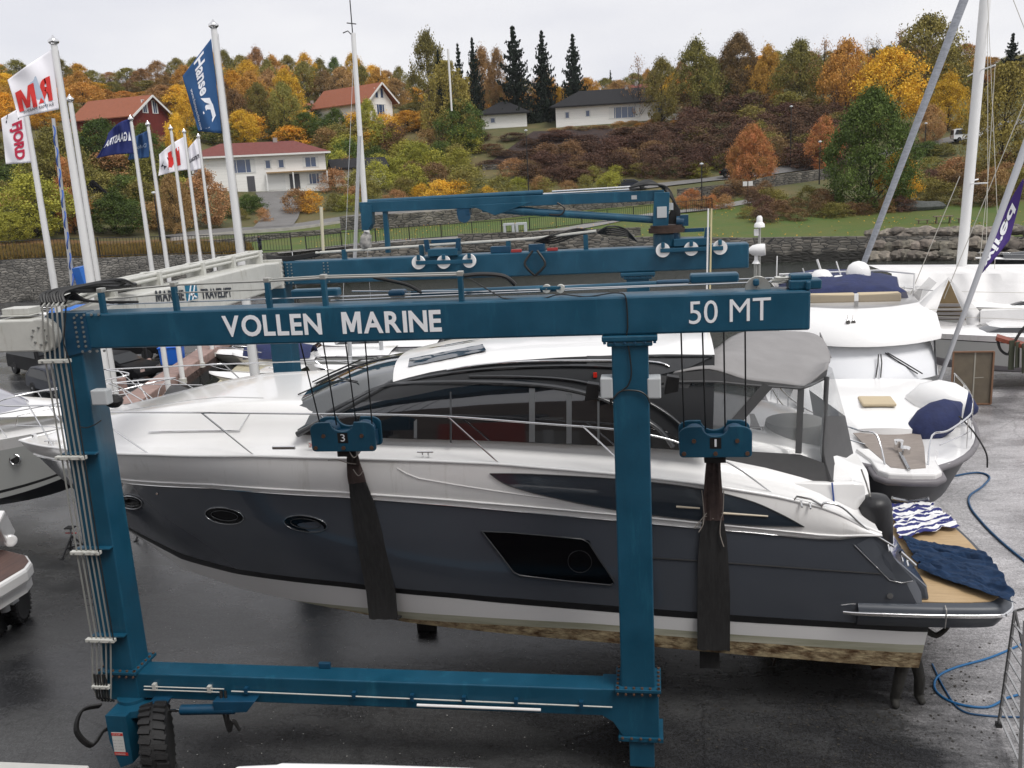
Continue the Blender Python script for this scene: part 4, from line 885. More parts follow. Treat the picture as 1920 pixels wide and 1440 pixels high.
# hatches and moulded lines on the foredeck
mFine = mat('gelcoat_shadow_line', (.55, .55, .55), .4)
def deckz(X, Y):
    H = max(.05, H1(X)); a = min(1, abs(Y-YC)/H); w = min(1, max(0, ((1-a)*H-.40)/.6)); e_ = w*w*(3-2*w); return interp(X, T1)+crown(X)*(.90*e_+.10*(1-a**2))+.005
q = MB()
for s_ in (-1, 1):
    q.tube([(X, YC+s_*min(H1(X)-.75, .35+.2*(X+11)), deckz(X, YC+s_*min(H1(X)-.75, .35+.2*(X+11)))+.004) for X in np.linspace(-10.6, -7.2, 14)], .012, 5)
q.build('deck_moulding', mFine, YT, smooth=60)
q = MB(); q.tube([(X, YC-H1(X)+.62, deckz(X, YC-H1(X)+.62)+.045) for X in np.linspace(-9.4, -7.45, 12)]+[(-7.3, YC-1.55, deckz(-7.3, YC-1.55))], .014, 6); q.tube([(X, YC+H1(X)-.62, deckz(X, YC+H1(X)-.62)+.045) for X in np.linspace(-9.4, -7.0, 12)], .014, 6); q.build('grab_rail', mChrome, YT, smooth=60)
# ---- superstructure
HG = lambda X: min(1.95, H1(X)-.38); HR = lambda X: 1.5 if X > -4.2 else max(.55, 1.5-.0*(X+4.2))
G0 = [hit(x, y, lambda X, Z: YC-HG(X)) for x, y in ((557, 815), (640, 818), (760, 823), (900, 826), (1060, 833), (1180, 838), (1262, 843), (1335, 852))]
R0 = [hit(x, y, lambda X, Z: YC-1.5) for x, y in ((737, 716), (765, 708), (810, 697), (870, 687), (950, 677), (1050, 670), (1150, 666), (1250, 664), (1340, 665))]
RC = [aY(x, y, YC+.55) for x, y in ((738, 700), (756, 682), (790, 664), (850, 648), (930, 638), (1020, 631), (1120, 627), (1250, 624), (1400, 624))]
G0T = [(p.x, p.z) for p in G0]; R0T = [(p.x, p.z) for p in R0]; RCT = [(p.x, p.z+.13) for p in RC]
NS = 40; gx0, gx1, rx0, rx1 = G0[0].x, G0[-1].x, R0[0].x, R0[-1].x
def gp(t, s_=-1): X = gx0+(gx1-gx0)*t; return Vector((X, YC+s_*HG(X), interp(X, G0T)))
def rpnt(t, s_=-1): X = rx0+(rx1-rx0)*t; return Vector((X, YC+s_*1.5, interp(X, R0T)))
def side_pt(t, v, s_=-1): p = gp(t, s_).lerp(rpnt(t, s_), v); p.y += s_*.10*math.sin(math.pi*v); return p
def vt(t): return interp(t, [(0, .62), (.12, .60), (.25, .70), (.45, .76), (.62, .66), (.8, .42), (.93, .1), (1, .02)])
q = MB()
for s_ in (-1, 1): q.grid([[side_pt(i/NS, vt(i/NS)*j/6, s_) for i in range(NS+1)] for j in range(7)])
cab = q.build('cabin_side_glass', mGlass, YT, smooth=60)
q = MB()
for s_ in (-1, 1): q.grid([[side_pt(i/NS, vt(i/NS)+(1-vt(i/NS))*j/5, s_) for i in range(NS+1)] for j in range(6)])
q.build('cabin_side_panel', mat('charcoal_panel', (.028, .029, .031), .32, spec=.3), YT, smooth=60)
# windscreen: from the curved base across the deck up to the roof front
q = MB(); rows = []
for j in range(9):
    v = j/8; r = []
    for i in range(17):
        s_ = -1+2*i/16; bx = gx0-.35*(1-s_*s_); b0 = Vector((bx, YC+s_*HG(gx0), 0)); b0.z = max(deckz(bx, b0.y)-.02, 0)
        if abs(s_) > .99: b0 = gp(0, s_)
        t0 = Vector((rx0-.18*(1-s_*s_), YC+s_*1.5, interp(rx0, R0T)+.17*(1-s_*s_)**.8)); p = b0.lerp(t0, v); p.z += .1*math.sin(math.pi*v)*(1-s_*s_); r.append(p)
    rows.append(r)
q.grid(rows); ws = q.build('windscreen', mat('windscreen_glass', (.02, .026, .028), .03, coat=1, spec=.8), YT, smooth=60)
for s_ in (-1, 1): q = MB(); q.tube([side_pt(0, v, s_) for v in np.linspace(0, 1, 8)], .055, 8); q.build('pillar', mCharc, ws, smooth=60)
q = MB(); q.tube([rows[j][8]+Vector((0, 0, .01)) for j in range(9)], .02, 6); q.build('centre_bar', mCharc, ws, smooth=60)
for y0_, a_ in ((YC-.9, 0), (YC+.05, 0), (YC+.95, 0)):
    i = int((y0_-YC)/HG(gx0)*8+8); q = MB(); A_ = rows[0][i]+Vector((-.05, 0, .05)); q.tube([A_, rows[3][i]+Vector((-.02, .1, .06)), rows[5][max(0, i-2)]+Vector((0, 0, .03))], .014, 5); q.tube([A_+Vector((0, .07, 0)), rows[3][i]+Vector((0, .17, .05))], .01, 5); q.build('wiper', mBlack, ws)
# roof shell
q = MB(); rr = []
for i in range(NS+1):
    t = i/NS; e0, e1 = rpnt(t, -1), rpnt(t, 1); X = e0.x; zc_ = interp(X, RCT)+.0; hgt = max(.05, zc_-e0.z); front = min(1, t*9)
    rr.append([Vector((X-.2*(1-t)**6*(1-(s_/1.0)**2), YC+1.5*s_, e0.z+hgt*(1-abs(s_)**3)*(.75+.25*(1-s_*s_)))) for s_ in np.linspace(-1, 1, 21)])
q.grid(rr); rf = q.build('roof', mGel, YT, smooth=60)
def onroof(px, py, off=.012):
    # intersect with the roof surface by marching
    best = None
    for Y in np.linspace(YC-1.49, YC+1.4, 90):
        P = aY(px, py, Y); s_ = (Y-YC)/1.5
        if P.x < rx0-.3 or P.x > rx1: continue
        e = interp(P.x, R0T); z = e+max(.05, interp(P.x, RCT)-e)*(1-abs(s_)**3)*(.75+.25*(1-s_*s_))
        dlt = abs(P.z-z)
        if best is None or dlt < best[0]-1e-4: best = (dlt, P)
    return best[1]+Vector((0, 0, off))
def roofpatch(c4, name, m_, n=14, m=6, off=.03):
    a, b_, c, d = [Vector((*p, 0)) for p in c4]; q = MB(); q.grid([[onroof(*(a.lerp(b_, i/n).lerp(d.lerp(c, i/n), j/m)).xy, off) for i in range(n+1)] for j in range(m+1)]); return q.build(name, m_, rf, smooth=60)
roofpatch([(768, 675), (905, 648), (912, 660), (765, 691)], 'sunroof', mWinG)
roofpatch([(800, 656), (880, 641), (900, 639), (812, 655)], 'sunroof', mWinG, m=2)
# body-coloured frames over the glass
def sp(px, py, off=.012): return hit(px, py, lambda X, Z: side_Y(X, Z)-off)
def side_Y(X, Z):
    zg, zr = interp(X, G0T), interp(X, R0T); v = max(0, min(1, (Z-zg)/max(.1, zr-zg))); return YC-(HG(X)*(1-v)+1.5*v)-.10*math.sin(math.pi*v)
def frame(pts, w, name='window_frame', m_=mCharc, off=.02):
    P = [sp(p.x, p.y, off) for p in spline([(*p, 0) for p in pts], 6)]; q = MB(); q.tube(P, w, 6); 
    return q.build(name, m_, cab, smooth=60)
frame([(612, 775), (660, 752), (705, 730), (760, 720), (900, 717), (1010, 722), (1090, 735), (1160, 760), (1230, 800), (1262, 838)], .05)
frame([(735, 722), (800, 707), (880, 695), (960, 689), (1060, 686), (1150, 688), (1210, 694)], .035)
frame([(880, 706), (960, 706), (1050, 710), (1120, 722), (1190, 742), (1250, 775), (1300, 820)], .03, off=.03)
frame([(838, 694), (900, 684), (980, 678), (1100, 676), (1200, 677), (1240, 681), (1255, 687)], .022, 'roof_grab_rail', mChrome, .05)
mInt = mat('interior_dark_red', (.07, .018, .012), .5); mInt2 = mat('interior_grey', (.05, .055, .06), .5)
# shapes seen behind the glass are inside the cabin: panels and a curtain edge
def panel(x0, x1, y0, y1, m_, nm, slant=0):
    P = [sp(x0, y0, .006), sp(x1, y0, .006), sp(x1+slant, y1, .006), sp(x0+slant, y1, .006)]; q = MB(); q.face(P); q.build(nm, m_, cab)
frame([(845, 735), (845, 830)], .02, 'window_post', mCharc, .01); 
frame([(1215, 668), (1280, 668), (1335, 668)], .03)
mPostG = mat('post_grey', (.10, .105, .11), .4)
for xa, xb, ya, yb in ((776, 782, 727, 822), (992, 1003, 728, 829), (1062, 1072, 738, 832), (1120, 1124, 752, 834)):
    q = MB(); q.grid([[sp(xa+(xb-xa)*i, ya+(yb-ya)*j/8, .012) for j in range(9)] for i in (0, 1)]); q.build('window_post', mPostG, cab)
# charcoal cowl aft of the glass
q = MB(); P = [sp(x, y, .025) for x, y in ((1100, 667), (1340, 667), (1290, 690), (1235, 703), (1100, 684))]; q.face(P); q.build('roof_cowl', mCharc, cab)
# mirror light, navigation light
q = MB(); p = sp(1116, 703, .04); q.box(p-Vector((.03, .02, .04)), p+Vector((.03, .02, .04))); q.build('navigation_light', mat('lens_red', (.6, .02, .01), .3), cab)
# ---- aft canopy
def bulge(p, c): return p
CY0, CY1 = YC-1.72, YC+1.72
top = []
CT = [((1262, 700), (1340, 655), (1385, 626)), ((1330, 692), (1390, 650), (1440, 622)), ((1400, 712), (1450, 660), (1490, 622)), ((1470, 720), (1505, 665), (1525, 626)), ((1508, 724), (1535, 672), (1545, 640)), ((1552, 690), (1556, 680), (1557, 668))]
for a, m_, c in CT:
    A_, M_, B_ = aY(*a, CY0+(.0 if a[0] < 1550 else .25)), aY(*m_, YC-.2), aY(*c, YC+1.3 if a[0] < 1550 else YC+.6)
    F_ = Vector((B_.x+.0, CY1, A_.z+.02))
    top.append(spline([A_, A_.lerp(M_, .45)+Vector((0, 0, .06)), M_, M_.lerp(B_, .6)+Vector((0, 0, .03)), B_, F_], 4))
tt_ = list(zip(*[spline([r[i] for r in top], 4) for i in range(len(top[0]))]))
q = MB(); q.grid(tt_); cp = q.build('canopy_top', mCanvas, YT, smooth=60, thick=.02)
q = MB()
vk = [((1262, 700), (1262, 716)), ((1330, 693), (1340, 716)), ((1400, 712), (1405, 722)), ((1470, 720), (1470, 726)), ((1508, 724), (1508, 727)), ((1552, 692), (1549, 708))]
rows_ = [[aY(*a, CY0-.012+(.0 if a[0] < 1550 else .25)) for a, b_ in vk], [aY(*b_, CY0-.02+(.0 if a[0] < 1540 else .25)) for a, b_ in vk]]
q.grid(rows_); q.build('valance', mCanvasD, cp, smooth=60)
q = MB(); q.tube(spline([p for p in rows_[1]], 4), .022, 6); q.build('canopy_piping', mCanvasD, cp)
AL = lambda x, y, dy=0.: aY(x, y, CY0-.02+dy)
def sidep(pts, name, m_, dy=0., par=cp): q = MB(); q.face([AL(x, y, dy) for x, y in pts]); return q.build(name, m_, par)
# side curtain: canvas with clear windows
sidep([(1235, 703), (1300, 712), (1290, 728), (1270, 735), (1235, 752), (1220, 745), (1215, 715)], 'side_curtain', mCanvasD)
sidep([(1215, 745), (1235, 752), (1262, 790), (1300, 815), (1330, 850), (1340, 872), (1320, 870), (1285, 842), (1245, 815), (1215, 800)], 'side_curtain', mCanvasD, .01)
sidep([(1340, 845), (1400, 846), (1500, 852), (1545, 868), (1556, 904), (1420, 898), (1355, 895)], 'side_curtain', mCanvasD, .005)
sidep([(1300, 716), (1445, 725), (1380, 790), (1345, 845), (1335, 850), (1262, 790), (1235, 752), (1290, 728)], 'clear_window', mat('smoked_vinyl', (.10, .11, .115), .08, alpha=.72), .02)
sidep([(1445, 725), (1540, 716), (1546, 760), (1540, 868), (1500, 852), (1400, 846), (1380, 845), (1382, 790)], 'clear_window', mVinyl, .02)
q = MB(); q.bar(AL(1440, 722, -.01), AL(1376, 795, -.01), .16, .02, (0, 1, 0)); q.bar(AL(1502, 725, -.01), AL(1497, 850, -.01), .10, .02, (0, 1, 0)); q.build('canvas_strut', mCanvasD, cp)
# aft curtain
q = MB(); a_ = [aY(1549, 706, CY0+.2), aY(1545, 780, CY0+.12), aY(1542, 850, CY0+.05), aY(1558, 904, CY0)]; c_ = [aY(1560, 690, YC), aY(1585, 780, YC-.3), aY(1600, 850, YC-.5), aY(1614, 884, YC-.8)]
d_ = [Vector((p.x-.3*(i > -1), CY1, p.z)) for i, p in enumerate(c_)]
q.grid([a_[1:], [a.lerp(c, .5)+Vector((.06, 0, 0)) for a, c in zip(a_[1:], c_[1:])], c_[1:], d_[1:]]); q.build('aft_curtain', mCanvasD, cp, smooth=60)
q = MB(); q.grid([a_[:2], [a.lerp(c, .5)+Vector((.06, 0, 0)) for a, c in zip(a_[:2], c_[:2])], c_[:2], d_[:2]]); q.build('clear_window', mVinyl, cp, smooth=60)
q = MB(); q.tube([p+Vector((.01, -.01, 0)) for p in spline(a_, 4)], .04, 6); q.build('canvas_edge', mCanvasD, cp, smooth=60)
# cockpit coaming, seat, cabinet
CB = [aY(x, y, CY0-.1) for x, y in ((1352, 893), (1380, 899), (1450, 902), (1560, 906), (1600, 905), (1620, 907))]; CBb = [aY(x, y, CY0-.1) for x, y in ((1350, 925), (1380, 930), (1450, 945), (1560, 960), (1600, 965), (1622, 935))]
q = MB(); q.grid([[Vector((p.x, CY1+.1, p.z)) for p in CB], CB, [a.lerp(c, .5)+Vector((0, -.05, 0)) for a, c in zip(CB, CBb)], CBb]); q.face([CB[-1], CBb[-1], Vector((CBb[-1].x, CY1+.1, CBb[-1].z)), Vector((CB[-1].x, CY1+.1, CB[-1].z))]); q.build('cockpit_coaming', mGel, YT, smooth=40, bevel=.03)
zf = CB[0].z; q = MB(); q.box((1.2, CY0+.15, zf-.5), (3.1, CY1-.1, zf-.42)); q.build('cockpit_sole', mTeak, YT)
sA = aY(1430, 846, CY0+.5); q = MB(); q.box((sA.x, CY0+.25, sA.z-.5), (sA.x+1.0, CY1-.6, sA.z)); q.build('cockpit_seat', mat('seat_grey', (.42, .40, .38), .6), YT, bevel=.05)
q = MB(); q.lathe([(.02, 0), (.5, .0), (.55, .1), (.5, .42), (.3, .46)], (sA.x+.6, CY0+.95, sA.z), n=24); q.build('seat_backrest', mat('seat_back_grey', (.22, .22, .21), .6), YT, smooth=50)
sB = aY(1415, 800, CY0+.7); q = MB(); q.box((sB.x-.45, CY0+.6, sB.z-.75), (sB.x+.1, CY0+1.6, sB.z)); q.build('cockpit_cabinet', mat('cabinet_dark', (.06, .035, .03), .4), YT, bevel=.03)
q = MB(); q.tube([(sB.x-.45, CY0+.58, sB.z+.02), (sB.x+.12, CY0+.58, sB.z+.02), (sB.x+.12, CY0+.58, sB.z-.7)], .02, 6); q.tube(spline([aY(1413, 838, CY0+.2), aY(1420, 836, CY0+.2), aY(1424, 845, CY0+.2)], 4), .03, 6); q.build('cabinet_trim', mChrome, YT)
# ---- swim platform
q = MB(); zp = 2.2
def pl(x, y): return aZ(x, y, zp)
out_ = [(3.2, 1.72), (4.4, 1.68), (5.25, 1.72), (5.5, 1.85), (5.68, 2.2), (5.8, 3.2), (5.85, 4.1), (5.8, 5.0), (5.68, 6.0), (5.5, 6.4), (5.2, 6.52), (4.2, 6.55), (3.3, 6.5)]
o3 = spline([(x, y, 0) for x, y in out_], 5)
rings = []
for dz, ins in ((-.46, .22), (-.40, .10), (-.26, .04), (-.15, -.02), (-.06, 0), (0, .06)):
    rings.append([Vector((p.x-(ins if p.x > 5 else 0), p.y+(ins if p.y < 4 else -ins)*(1 if abs(p.y-YC) > 2.0 else 0), zp+dz)) for p in o3])
q.grid(rings); q.face(rings[-1]); q.face(rings[0][::-1]); pf = q.build('swim_platform', mat('platform_graphite', (.062, .070, .084), .38, spec=.35), YT, smooth=50)
q = MB(); q.prism([Vector((p.x-(.12 if p.x > 5 else 0), YC+(p.y-YC)*.93, zp+.002)) for p in o3], (0, 0, .012)); q.build('teak_deck', mTeak, pf)
q = MB(); q.tube([Vector((p.x+.012, p.y+(-.02 if p.y < 4 else .02), zp-.13)) for p in spline([(2.95, 1.74, 0), (3.3, 1.70, 0)]+[(x, y, 0) for x, y in out_[1:12]], 5)], .026, 8)
q.tube([Vector((p.x+.03, p.y+(-.03 if p.y < 4 else .03), zp-.155)) for p in spline([(3.0, 1.74, 0), (3.3, 1.70, 0)]+[(x, y, 0) for x, y in out_[1:12]], 5)], .012, 6); q.build('rub_rail', mChrome, pf, smooth=60)
q = MB(); xx = aY(1775, 1140, 1.64).x; q.tube([(xx, 1.72, 2.22), (xx, 1.64, 2.18), (xx, 1.63, 2.05), (xx, 1.66, 1.85)], .009, 5); q.build('lashing', mRope, pf)
# inner transom wall (grey) and white stern body up to the coaming
q = MB(); q.prism([(3.0, 1.9, 2.2), (4.35, 1.9, 2.2), (4.30, 1.9, 2.45), (3.55, 1.9, 3.15), (3.0, 1.9, 3.35)], (0, 4.4, 0)); q.build('stern_wall', mHull, YT, bevel=.05)
q = MB(); wg = [aY(x, y, CY0-.03) for x, y in ((1545, 905), (1598, 899), (1618, 906), (1624, 935), (1616, 985), (1545, 978))]; q.prism(wg, (0, 3.4, 0)); q.build('stern_moulding', mGel, YT, bevel=.04)
# inlaid grey panel line on the quarter, handles, rails on the quarter
q = MB(); q.face([hit(x, y, lambda X, Z: min(YC-2.30, hullY(X, Z)-.008)) for x, y in ((1606, 1021), (1634, 1006), (1660, 1030), (1690, 1063), (1715, 1089), (1700, 1094), (1684, 1092), (1664, 1082), (1640, 1058))]); q.build('quarter_inlay', mat('graphite_light', (.085, .095, .112), .3, coat=.5), YT)
q = MB(); q.tube([hit(x, y, lambda X, Z: min(YC-2.30, hullY(X, Z)-.012)) for x, y in ((1602, 1022), (1640, 1060), (1668, 1088), (1690, 1093), (1712, 1089))], .008, 5); q.build('panel_line', mChrome, YT, smooth=60)
q = MB(); H_ = lambda X, Z: min(YC-2.30, hullY(X, Z)-.02)
q.tube([hit(x, y, H_) for x, y in ((1490, 936), (1494, 931), (1520, 936), (1542, 948))], .018, 6); q.tube(spline([hit(x, y, H_) for x, y in ((1540, 951), (1548, 943), (1580, 952), (1625, 992), (1676, 1025))], 5), .02, 7); q.tube([hit(x, y, H_) for x, y in ((1688, 1035), (1716, 1060))], .03, 7)
for x, y in ((1665, 1022), (1690, 1042), (1700, 1050), (1502, 940), (1518, 943)): a = hit(x, y, H_); q.tube([a, a+Vector((0, -.1, -.06))], .018, 6)
q.build('stern_rail', mChrome, YT, smooth=60)
q = MB(); p = hit(1668, 1116, lambda X, Z: YC-2.32); q.cyl(p, p+Vector((0, -.03, 0)), .05); q.build('shore_socket', mChrome, YT)
q = MB(); q.tube(spline([aY(1560, 905, CY0-.14), aY(1563, 935, CY0-.16), aY(1565, 958, CY0-.2)], 4), .014, 5); q.build('blue_line', mat('line_blue', (.02, .06, .25), .6), YT)
# cleats
for x, y in ((798, 857), (97, 835)):
    p = hit(x, y, lambda X, Z: YC-H1(X)+.12); q = MB(); q.tube([p+Vector((-.14, 0, .09)), p+Vector((.14, 0, .09))], .018, 6); q.cyl(p+Vector((-.05, 0, 0)), p+Vector((-.05, 0, .09)), .016); q.cyl(p+Vector((.05, 0, 0)), p+Vector((.05, 0, .09)), .016); q.build('cleat', mChrome, YT, smooth=60)
p = aY(66, 828, YC-.1); q = MB(); q.cyl(p, p+Vector((0, 0, .16)), .05); q.box(p+Vector((-.1, -.05, 0)), p+Vector((.15, .08, .06))); q.build('windlass', mChrome, YT)
# sticker 2014
p0, p1 = sp(579, 838, .03), sp(596, 839, .03); stk = hit(579, 839, lambda X, Z: hullY(X, Z)-.02)
a, c = aY(580, 838, 2.02), aY(597, 838, 2.02); q = MB(); q.box((a.x-.02, 2.02, a.z-.02), (c.x+.01, 2.03, a.z+.1)); sk_ = q.build('year_sticker', mDecal, YT)
put_text('2014', (a.x, 2.019, a.z), (c.x, 2.019, a.z), (0, 0, 1), .07, mRed, sk_, lift=.003)
# ---- guard rails
NR = [(200, 773), (380, 774), (560, 776), (700, 777), (840, 781), (1000, 793), (1155, 805), (1230, 818), (1278, 832), (1370, 870), (1448, 926)]
rt = [hit(x, y, lambda X, Z: YC-max(.3, H1(X))+.13) for x, y in NR]; bow = [(-13.2, YC-.62, 5.32), (-13.75, YC-.1, 5.30), (-13.75, YC+.3, 5.30)]
nose = spline([rt[0]-Vector((.3, -.15, -.0)), (-11.4, YC-1.35, 5.5), (-12.6, YC-.85, 5.38), (-13.3, YC-.4, 5.32), (-13.5, YC, 5.3), (-13.3, YC+.4, 5.32), (-12.6, YC+.85, 5.38), (-11.4, YC+1.35, 5.5), aY(195, 693, YC+1.72)], 5)
fr = [aY(195, 693, YC+1.72), aY(390, 684, YC+2.05), aY(590, 677, YC+2.15), aY(720, 676, YC+2.15), aY(800, 677, YC+2.15)]
q = MB(); q.tube(spline(rt, 4)[::-1]+nose[1:-1]+spline(fr, 4), .017, 7); q.build('guard_rail', mChrome, YT, smooth=60)
q = MB(); q.tube([rt[0]-Vector((.3, 0, .38)), (-11.4, YC-1.4, 5.1), (-12.6, YC-.85, 4.98), (-13.2, YC, 4.95), (-12.6, YC+.85, 4.98), (-11.4, YC+1.35, 5.1), aY(203, 719, YC+1.72), aY(380, 722, YC+2.0)], .012, 6); q.build('mid_rail', mChrome, YT, smooth=60)
for f_, r_ in (((280, 852), (205, 800)), ((478, 855), (378, 774)), ((935, 868), (838, 780)), ((1160, 862), (1092, 798)), ((662, 858), (600, 777))):
    a = hit(*f_, lambda X, Z: YC-H1(X)+.05); c = hit(*r_, lambda X, Z: YC-max(.3, H1(X))+.13); MB().tube([a, c], .015, 6).build('stanchion', mChrome, YT, smooth=60)
for X in (-12.3, -11.4):
    for s_ in (-1, 1): MB().tube([(X+.55, YC+s_*(H1(X+.5)-.05), interp(X+.5, T1)), (X-.25, YC+s_*max(.3, H1(X-.2)-.0)*.9, 5.42)], .014, 6).build('stanchion', mChrome, YT, smooth=60)
for f_, r_ in (((305, 763), (218, 692)), ((478, 737), (420, 683)), ((650, 722), (592, 677))):
    MB().tube([aY(*f_, YC+2.1), aY(*r_, YC+2.1)], .015, 6).build('stanchion', mChrome, YT, smooth=60)
# sterndrive legs under the hull
q = MB()
for Y in (3.2, 5.0):
    q.prism([(3.6, Y-.04, .62), (4.1, Y-.04, .62), (4.05, Y-.04, .3), (3.8, Y-.04, .2)], (0, .08, 0)); q.prism([(3.95, Y-.14, 1.5), (4.55, Y-.14, 1.45), (4.6, Y-.14, 1.0), (4.4, Y-.14, .55), (4.2, Y-.14, .5), (4.05, Y-.14, 1.0)], (0, .28, 0)); q.cyl((2.2, Y, .5), (3.3, Y, .42), .05); q.ball((2.15, Y, .5), .12, 10, (1.5, 1, 1))
    for k in range(4): a = k*math.pi/2+.4; q.bar((2.1, Y, .5), (2.05, Y+.25*math.cos(a), .5+.25*math.sin(a)), .18, .03, (1, .4, 0))
q.build('propeller_gear', mat('bronze_dark', (.05, .03, .02), .5, .6), YT, smooth=40)
# ================================================================ BLOCKS AND SLINGS IN PLACE
c3 = aY(650, 813, 1.15); c1 = aY(1340, 822, 1.15)
hook_block(c3, '3', [aY(x, 645, .25).x for x in (563, 606, 648, 685)], 'blue lifting block numbered 3 holding the front sling near the bow')
hook_block(c1, '1', [aY(x, 628, .25).x for x in (1277, 1317, 1357, 1397)], 'blue lifting block numbered 1 holding the rear sling near the stern')
def sl(px_pts, wpx, lbl, tail_px, far_y=6.55):
    P, Wd = [], []
    for (x, y), w in zip(px_pts, wpx):
        p = hit(x, y, lambda X, Z: min(hullY(X, Z)-.035 if Z < interp(X, T1) else 9, 1.15+(YC-H1(X)-.06-1.15)*max(0, min(1, (c3.z-.36-Z)/(c3.z-.36-interp(X, T1)))) if Z > interp(X, T1) else 9)); P.append(p); Wd.append(w)
    return P, Wd
def mk_sling(pxs, wpx, lbl, X0):
    P, Wd = sl(pxs, wpx, lbl, None)
    b0 = P[-1]; under = [b0, Vector((b0.x, YC-1.1, b0.z-.28)), Vector((b0.x, YC, b0.z-.42)), Vector((b0.x, YC+1.1, b0.z-.28)), Vector((b0.x, YC+H5(b0.x)+.05, b0.z))]
    up = [Vector((p.x, 2*YC-p.y, p.z)) for p in P[::-1][1:]]
    T, st = sling('lifting_sling', P[3:]+under[1:]+up[:-3], Wd[3:]+[Wd[-1]]*4+Wd[::-1][1:-3], lbl)
    q = st(P[:4], Wd[:4], .05); q.build('splice_sleeve', mStrapR, T, smooth=50)
    return T, P
q = None
Tf, Pf = mk_sling([(660, 848), (663, 870), (667, 890), (670, 905), (680, 945), (692, 1000), (704, 1060), (714, 1110), (719, 1160)], [.17, .22, .28, .30, .42, .48, .52, .54, .54], 'frayed black webbing sling round the forward hull, hanging from block 3', -5)
Tr, Pr = mk_sling([(1338, 855), (1337, 890), (1337, 935), (1337, 975), (1337, 1010), (1337, 1060), (1338, 1110), (1338, 1160), (1338, 1218)], [.2, .25, .31, .34, .44, .50, .53, .54, .54], 'wide black webbing sling round the stern hull, hanging from block 1', 1)
q = MB(); a, c = aY(1312, 1252, 2.1), aY(1349, 1213, 2.1); q.box((a.x, 2.08, a.z), (c.x, 2.14, c.z)); q.build('strap_tail', mStrap, Tr)
q = MB(); a, c = aY(786, 1219, 4.6), aY(817, 1160, 4.6); q.box((a.x, 4.58, a.z), (c.x, 4.64, c.z)); q.build('strap_tail', mStrap, Tf)
mTwine = mat('twine', (.3, .27, .24), .9)
def twine(T, pts): 
    q = MB()
    for P in pts: q.tube(spline([aY(x, y, yv) for x, y, yv in P], 5), .008, 5)
    q.build('lashing_twine', mTwine, T)
twine(Tf, [[(615, 863, 1.25), (632, 862, 1.2), (652, 868, 1.2), (668, 870, 1.2)], [(662, 880, 1.25), (672, 892, 1.28), (680, 884, 1.25)], [(655, 846, 1.0), (664, 858, 1.0), (676, 846, 1.0)]])
twine(Tr, [[(1318, 985, 1.6), (1322, 968, 1.62), (1352, 972, 1.62), (1357, 920, 1.5)], [(1310, 998, 1.6), (1320, 975, 1.62), (1316, 920, 1.5)], [(1352, 972, 1.62), (1350, 1000, 1.62), (1357, 1025, 1.62)], [(1302, 990, 1.6), (1325, 962, 1.6)]])
# towels and fender on the platform
mTowel = bpy.data.materials.new('striped_towel'); mTowel.use_nodes = True
n = mTowel.node_tree; P_ = n.nodes['Principled BSDF']; P_.inputs['Roughness'].default_value = .95; tt = n.nodes.new('ShaderNodeUVMap') if 0 else n.nodes.new('ShaderNodeAttribute'); tt.attribute_name = 'stripe'
ma = n.nodes.new('ShaderNodeMath'); ma.operation = 'FRACT'; n.links.new(tt.outputs['Fac'], ma.inputs[0]); mb = n.nodes.new('ShaderNodeMath'); mb.operation = 'GREATER_THAN'; mb.inputs[1].default_value = .52; n.links.new(ma.outputs[0], mb.inputs[0])
mxx = n.nodes.new('ShaderNodeMixRGB'); mxx.inputs[1].default_value = (.03, .035, .16, 1); mxx.inputs[2].default_value = (.78, .78, .78, 1); n.links.new(mb.outputs[0], mxx.inputs[0]); n.links.new(mxx.outputs[0], P_.inputs['Base Color'])
def cloth(name, c4, m_, amp, lbl, nx=90, ny=70, stripes=0, seed=0, edge=None, fdir=(5, 1.2)):
    a, b_, c, d = [Vector(p) for p in c4]; bmv = MB(); R_ = []; sv = []
    for j in range(ny+1):
        r = []
        for i in range(nx+1):
            u, v = i/nx, j/ny; p = a.lerp(b_, u).lerp(d.lerp(c, u), v)
            nn = noise.noise(Vector((u*fdir[1]*2, v*fdir[0]*2, seed)))+.5*noise.noise(Vector((u*9, v*12, seed+3)))+.35*abs(noise.noise(Vector((u*17+v*6, v*22, seed+8))))
            p.x += .10*noise.noise(Vector((v*8, seed, u*3)))+.012*noise.noise(Vector((v*30, seed, u*5))); p.y += .09*noise.noise(Vector((u*6, seed+5, v*4)))+.012*noise.noise(Vector((u*25, seed+5, v*9)))
            p.z += amp*(.55+.5*nn)+.006
            if edge: p = edge(p)
            r.append(p); sv.append(v*stripes+.25*nn*.6+.2*noise.noise(Vector((u*4, v*4, 9+seed)))*(u > .5))
        R_.append(r)
    bmv.grid(R_); o = bmv.build(name, m_, smooth='all', thick=.008, weld=0)
    if stripes:
        at_ = o.data.attributes.new('stripe', 'FLOAT', 'POINT')
        at_.data.foreach_set('value', [sv[k] for k in range(len(o.data.vertices))])
    return tag(o, lbl, 'towel')
zt = zp+.015
def pz(x, y, z=zt+.04): return aZ(x, y, z)
cloth('striped_towel', [pz(1668, 950), pz(1745, 946), pz(1800, 990), pz(1684, 1014)], mTowel, .10, 'crumpled navy and white striped towel on the teak swim platform', stripes=8.5, seed=2)
mNavyT = mat('navy_cloth', (.008, .035, .095), .95, var=.4, scale=3, bump=.4, bscale=60, stretch=(1, 6, 1))
def drop(p):
    if p.x > 5.72: p.z -= min(.35, (p.x-5.72)*2.2); p.x = 5.72+(p.x-5.72)*.35
    return p
cloth('navy_blanket', [pz(1690, 1012), pz(1862, 1046), pz(1905, 1140), pz(1728, 1076)], mNavyT, .14, 'dark navy fringed blanket spread over the stern platform edge', seed=7, edge=drop, fdir=(7, .8))
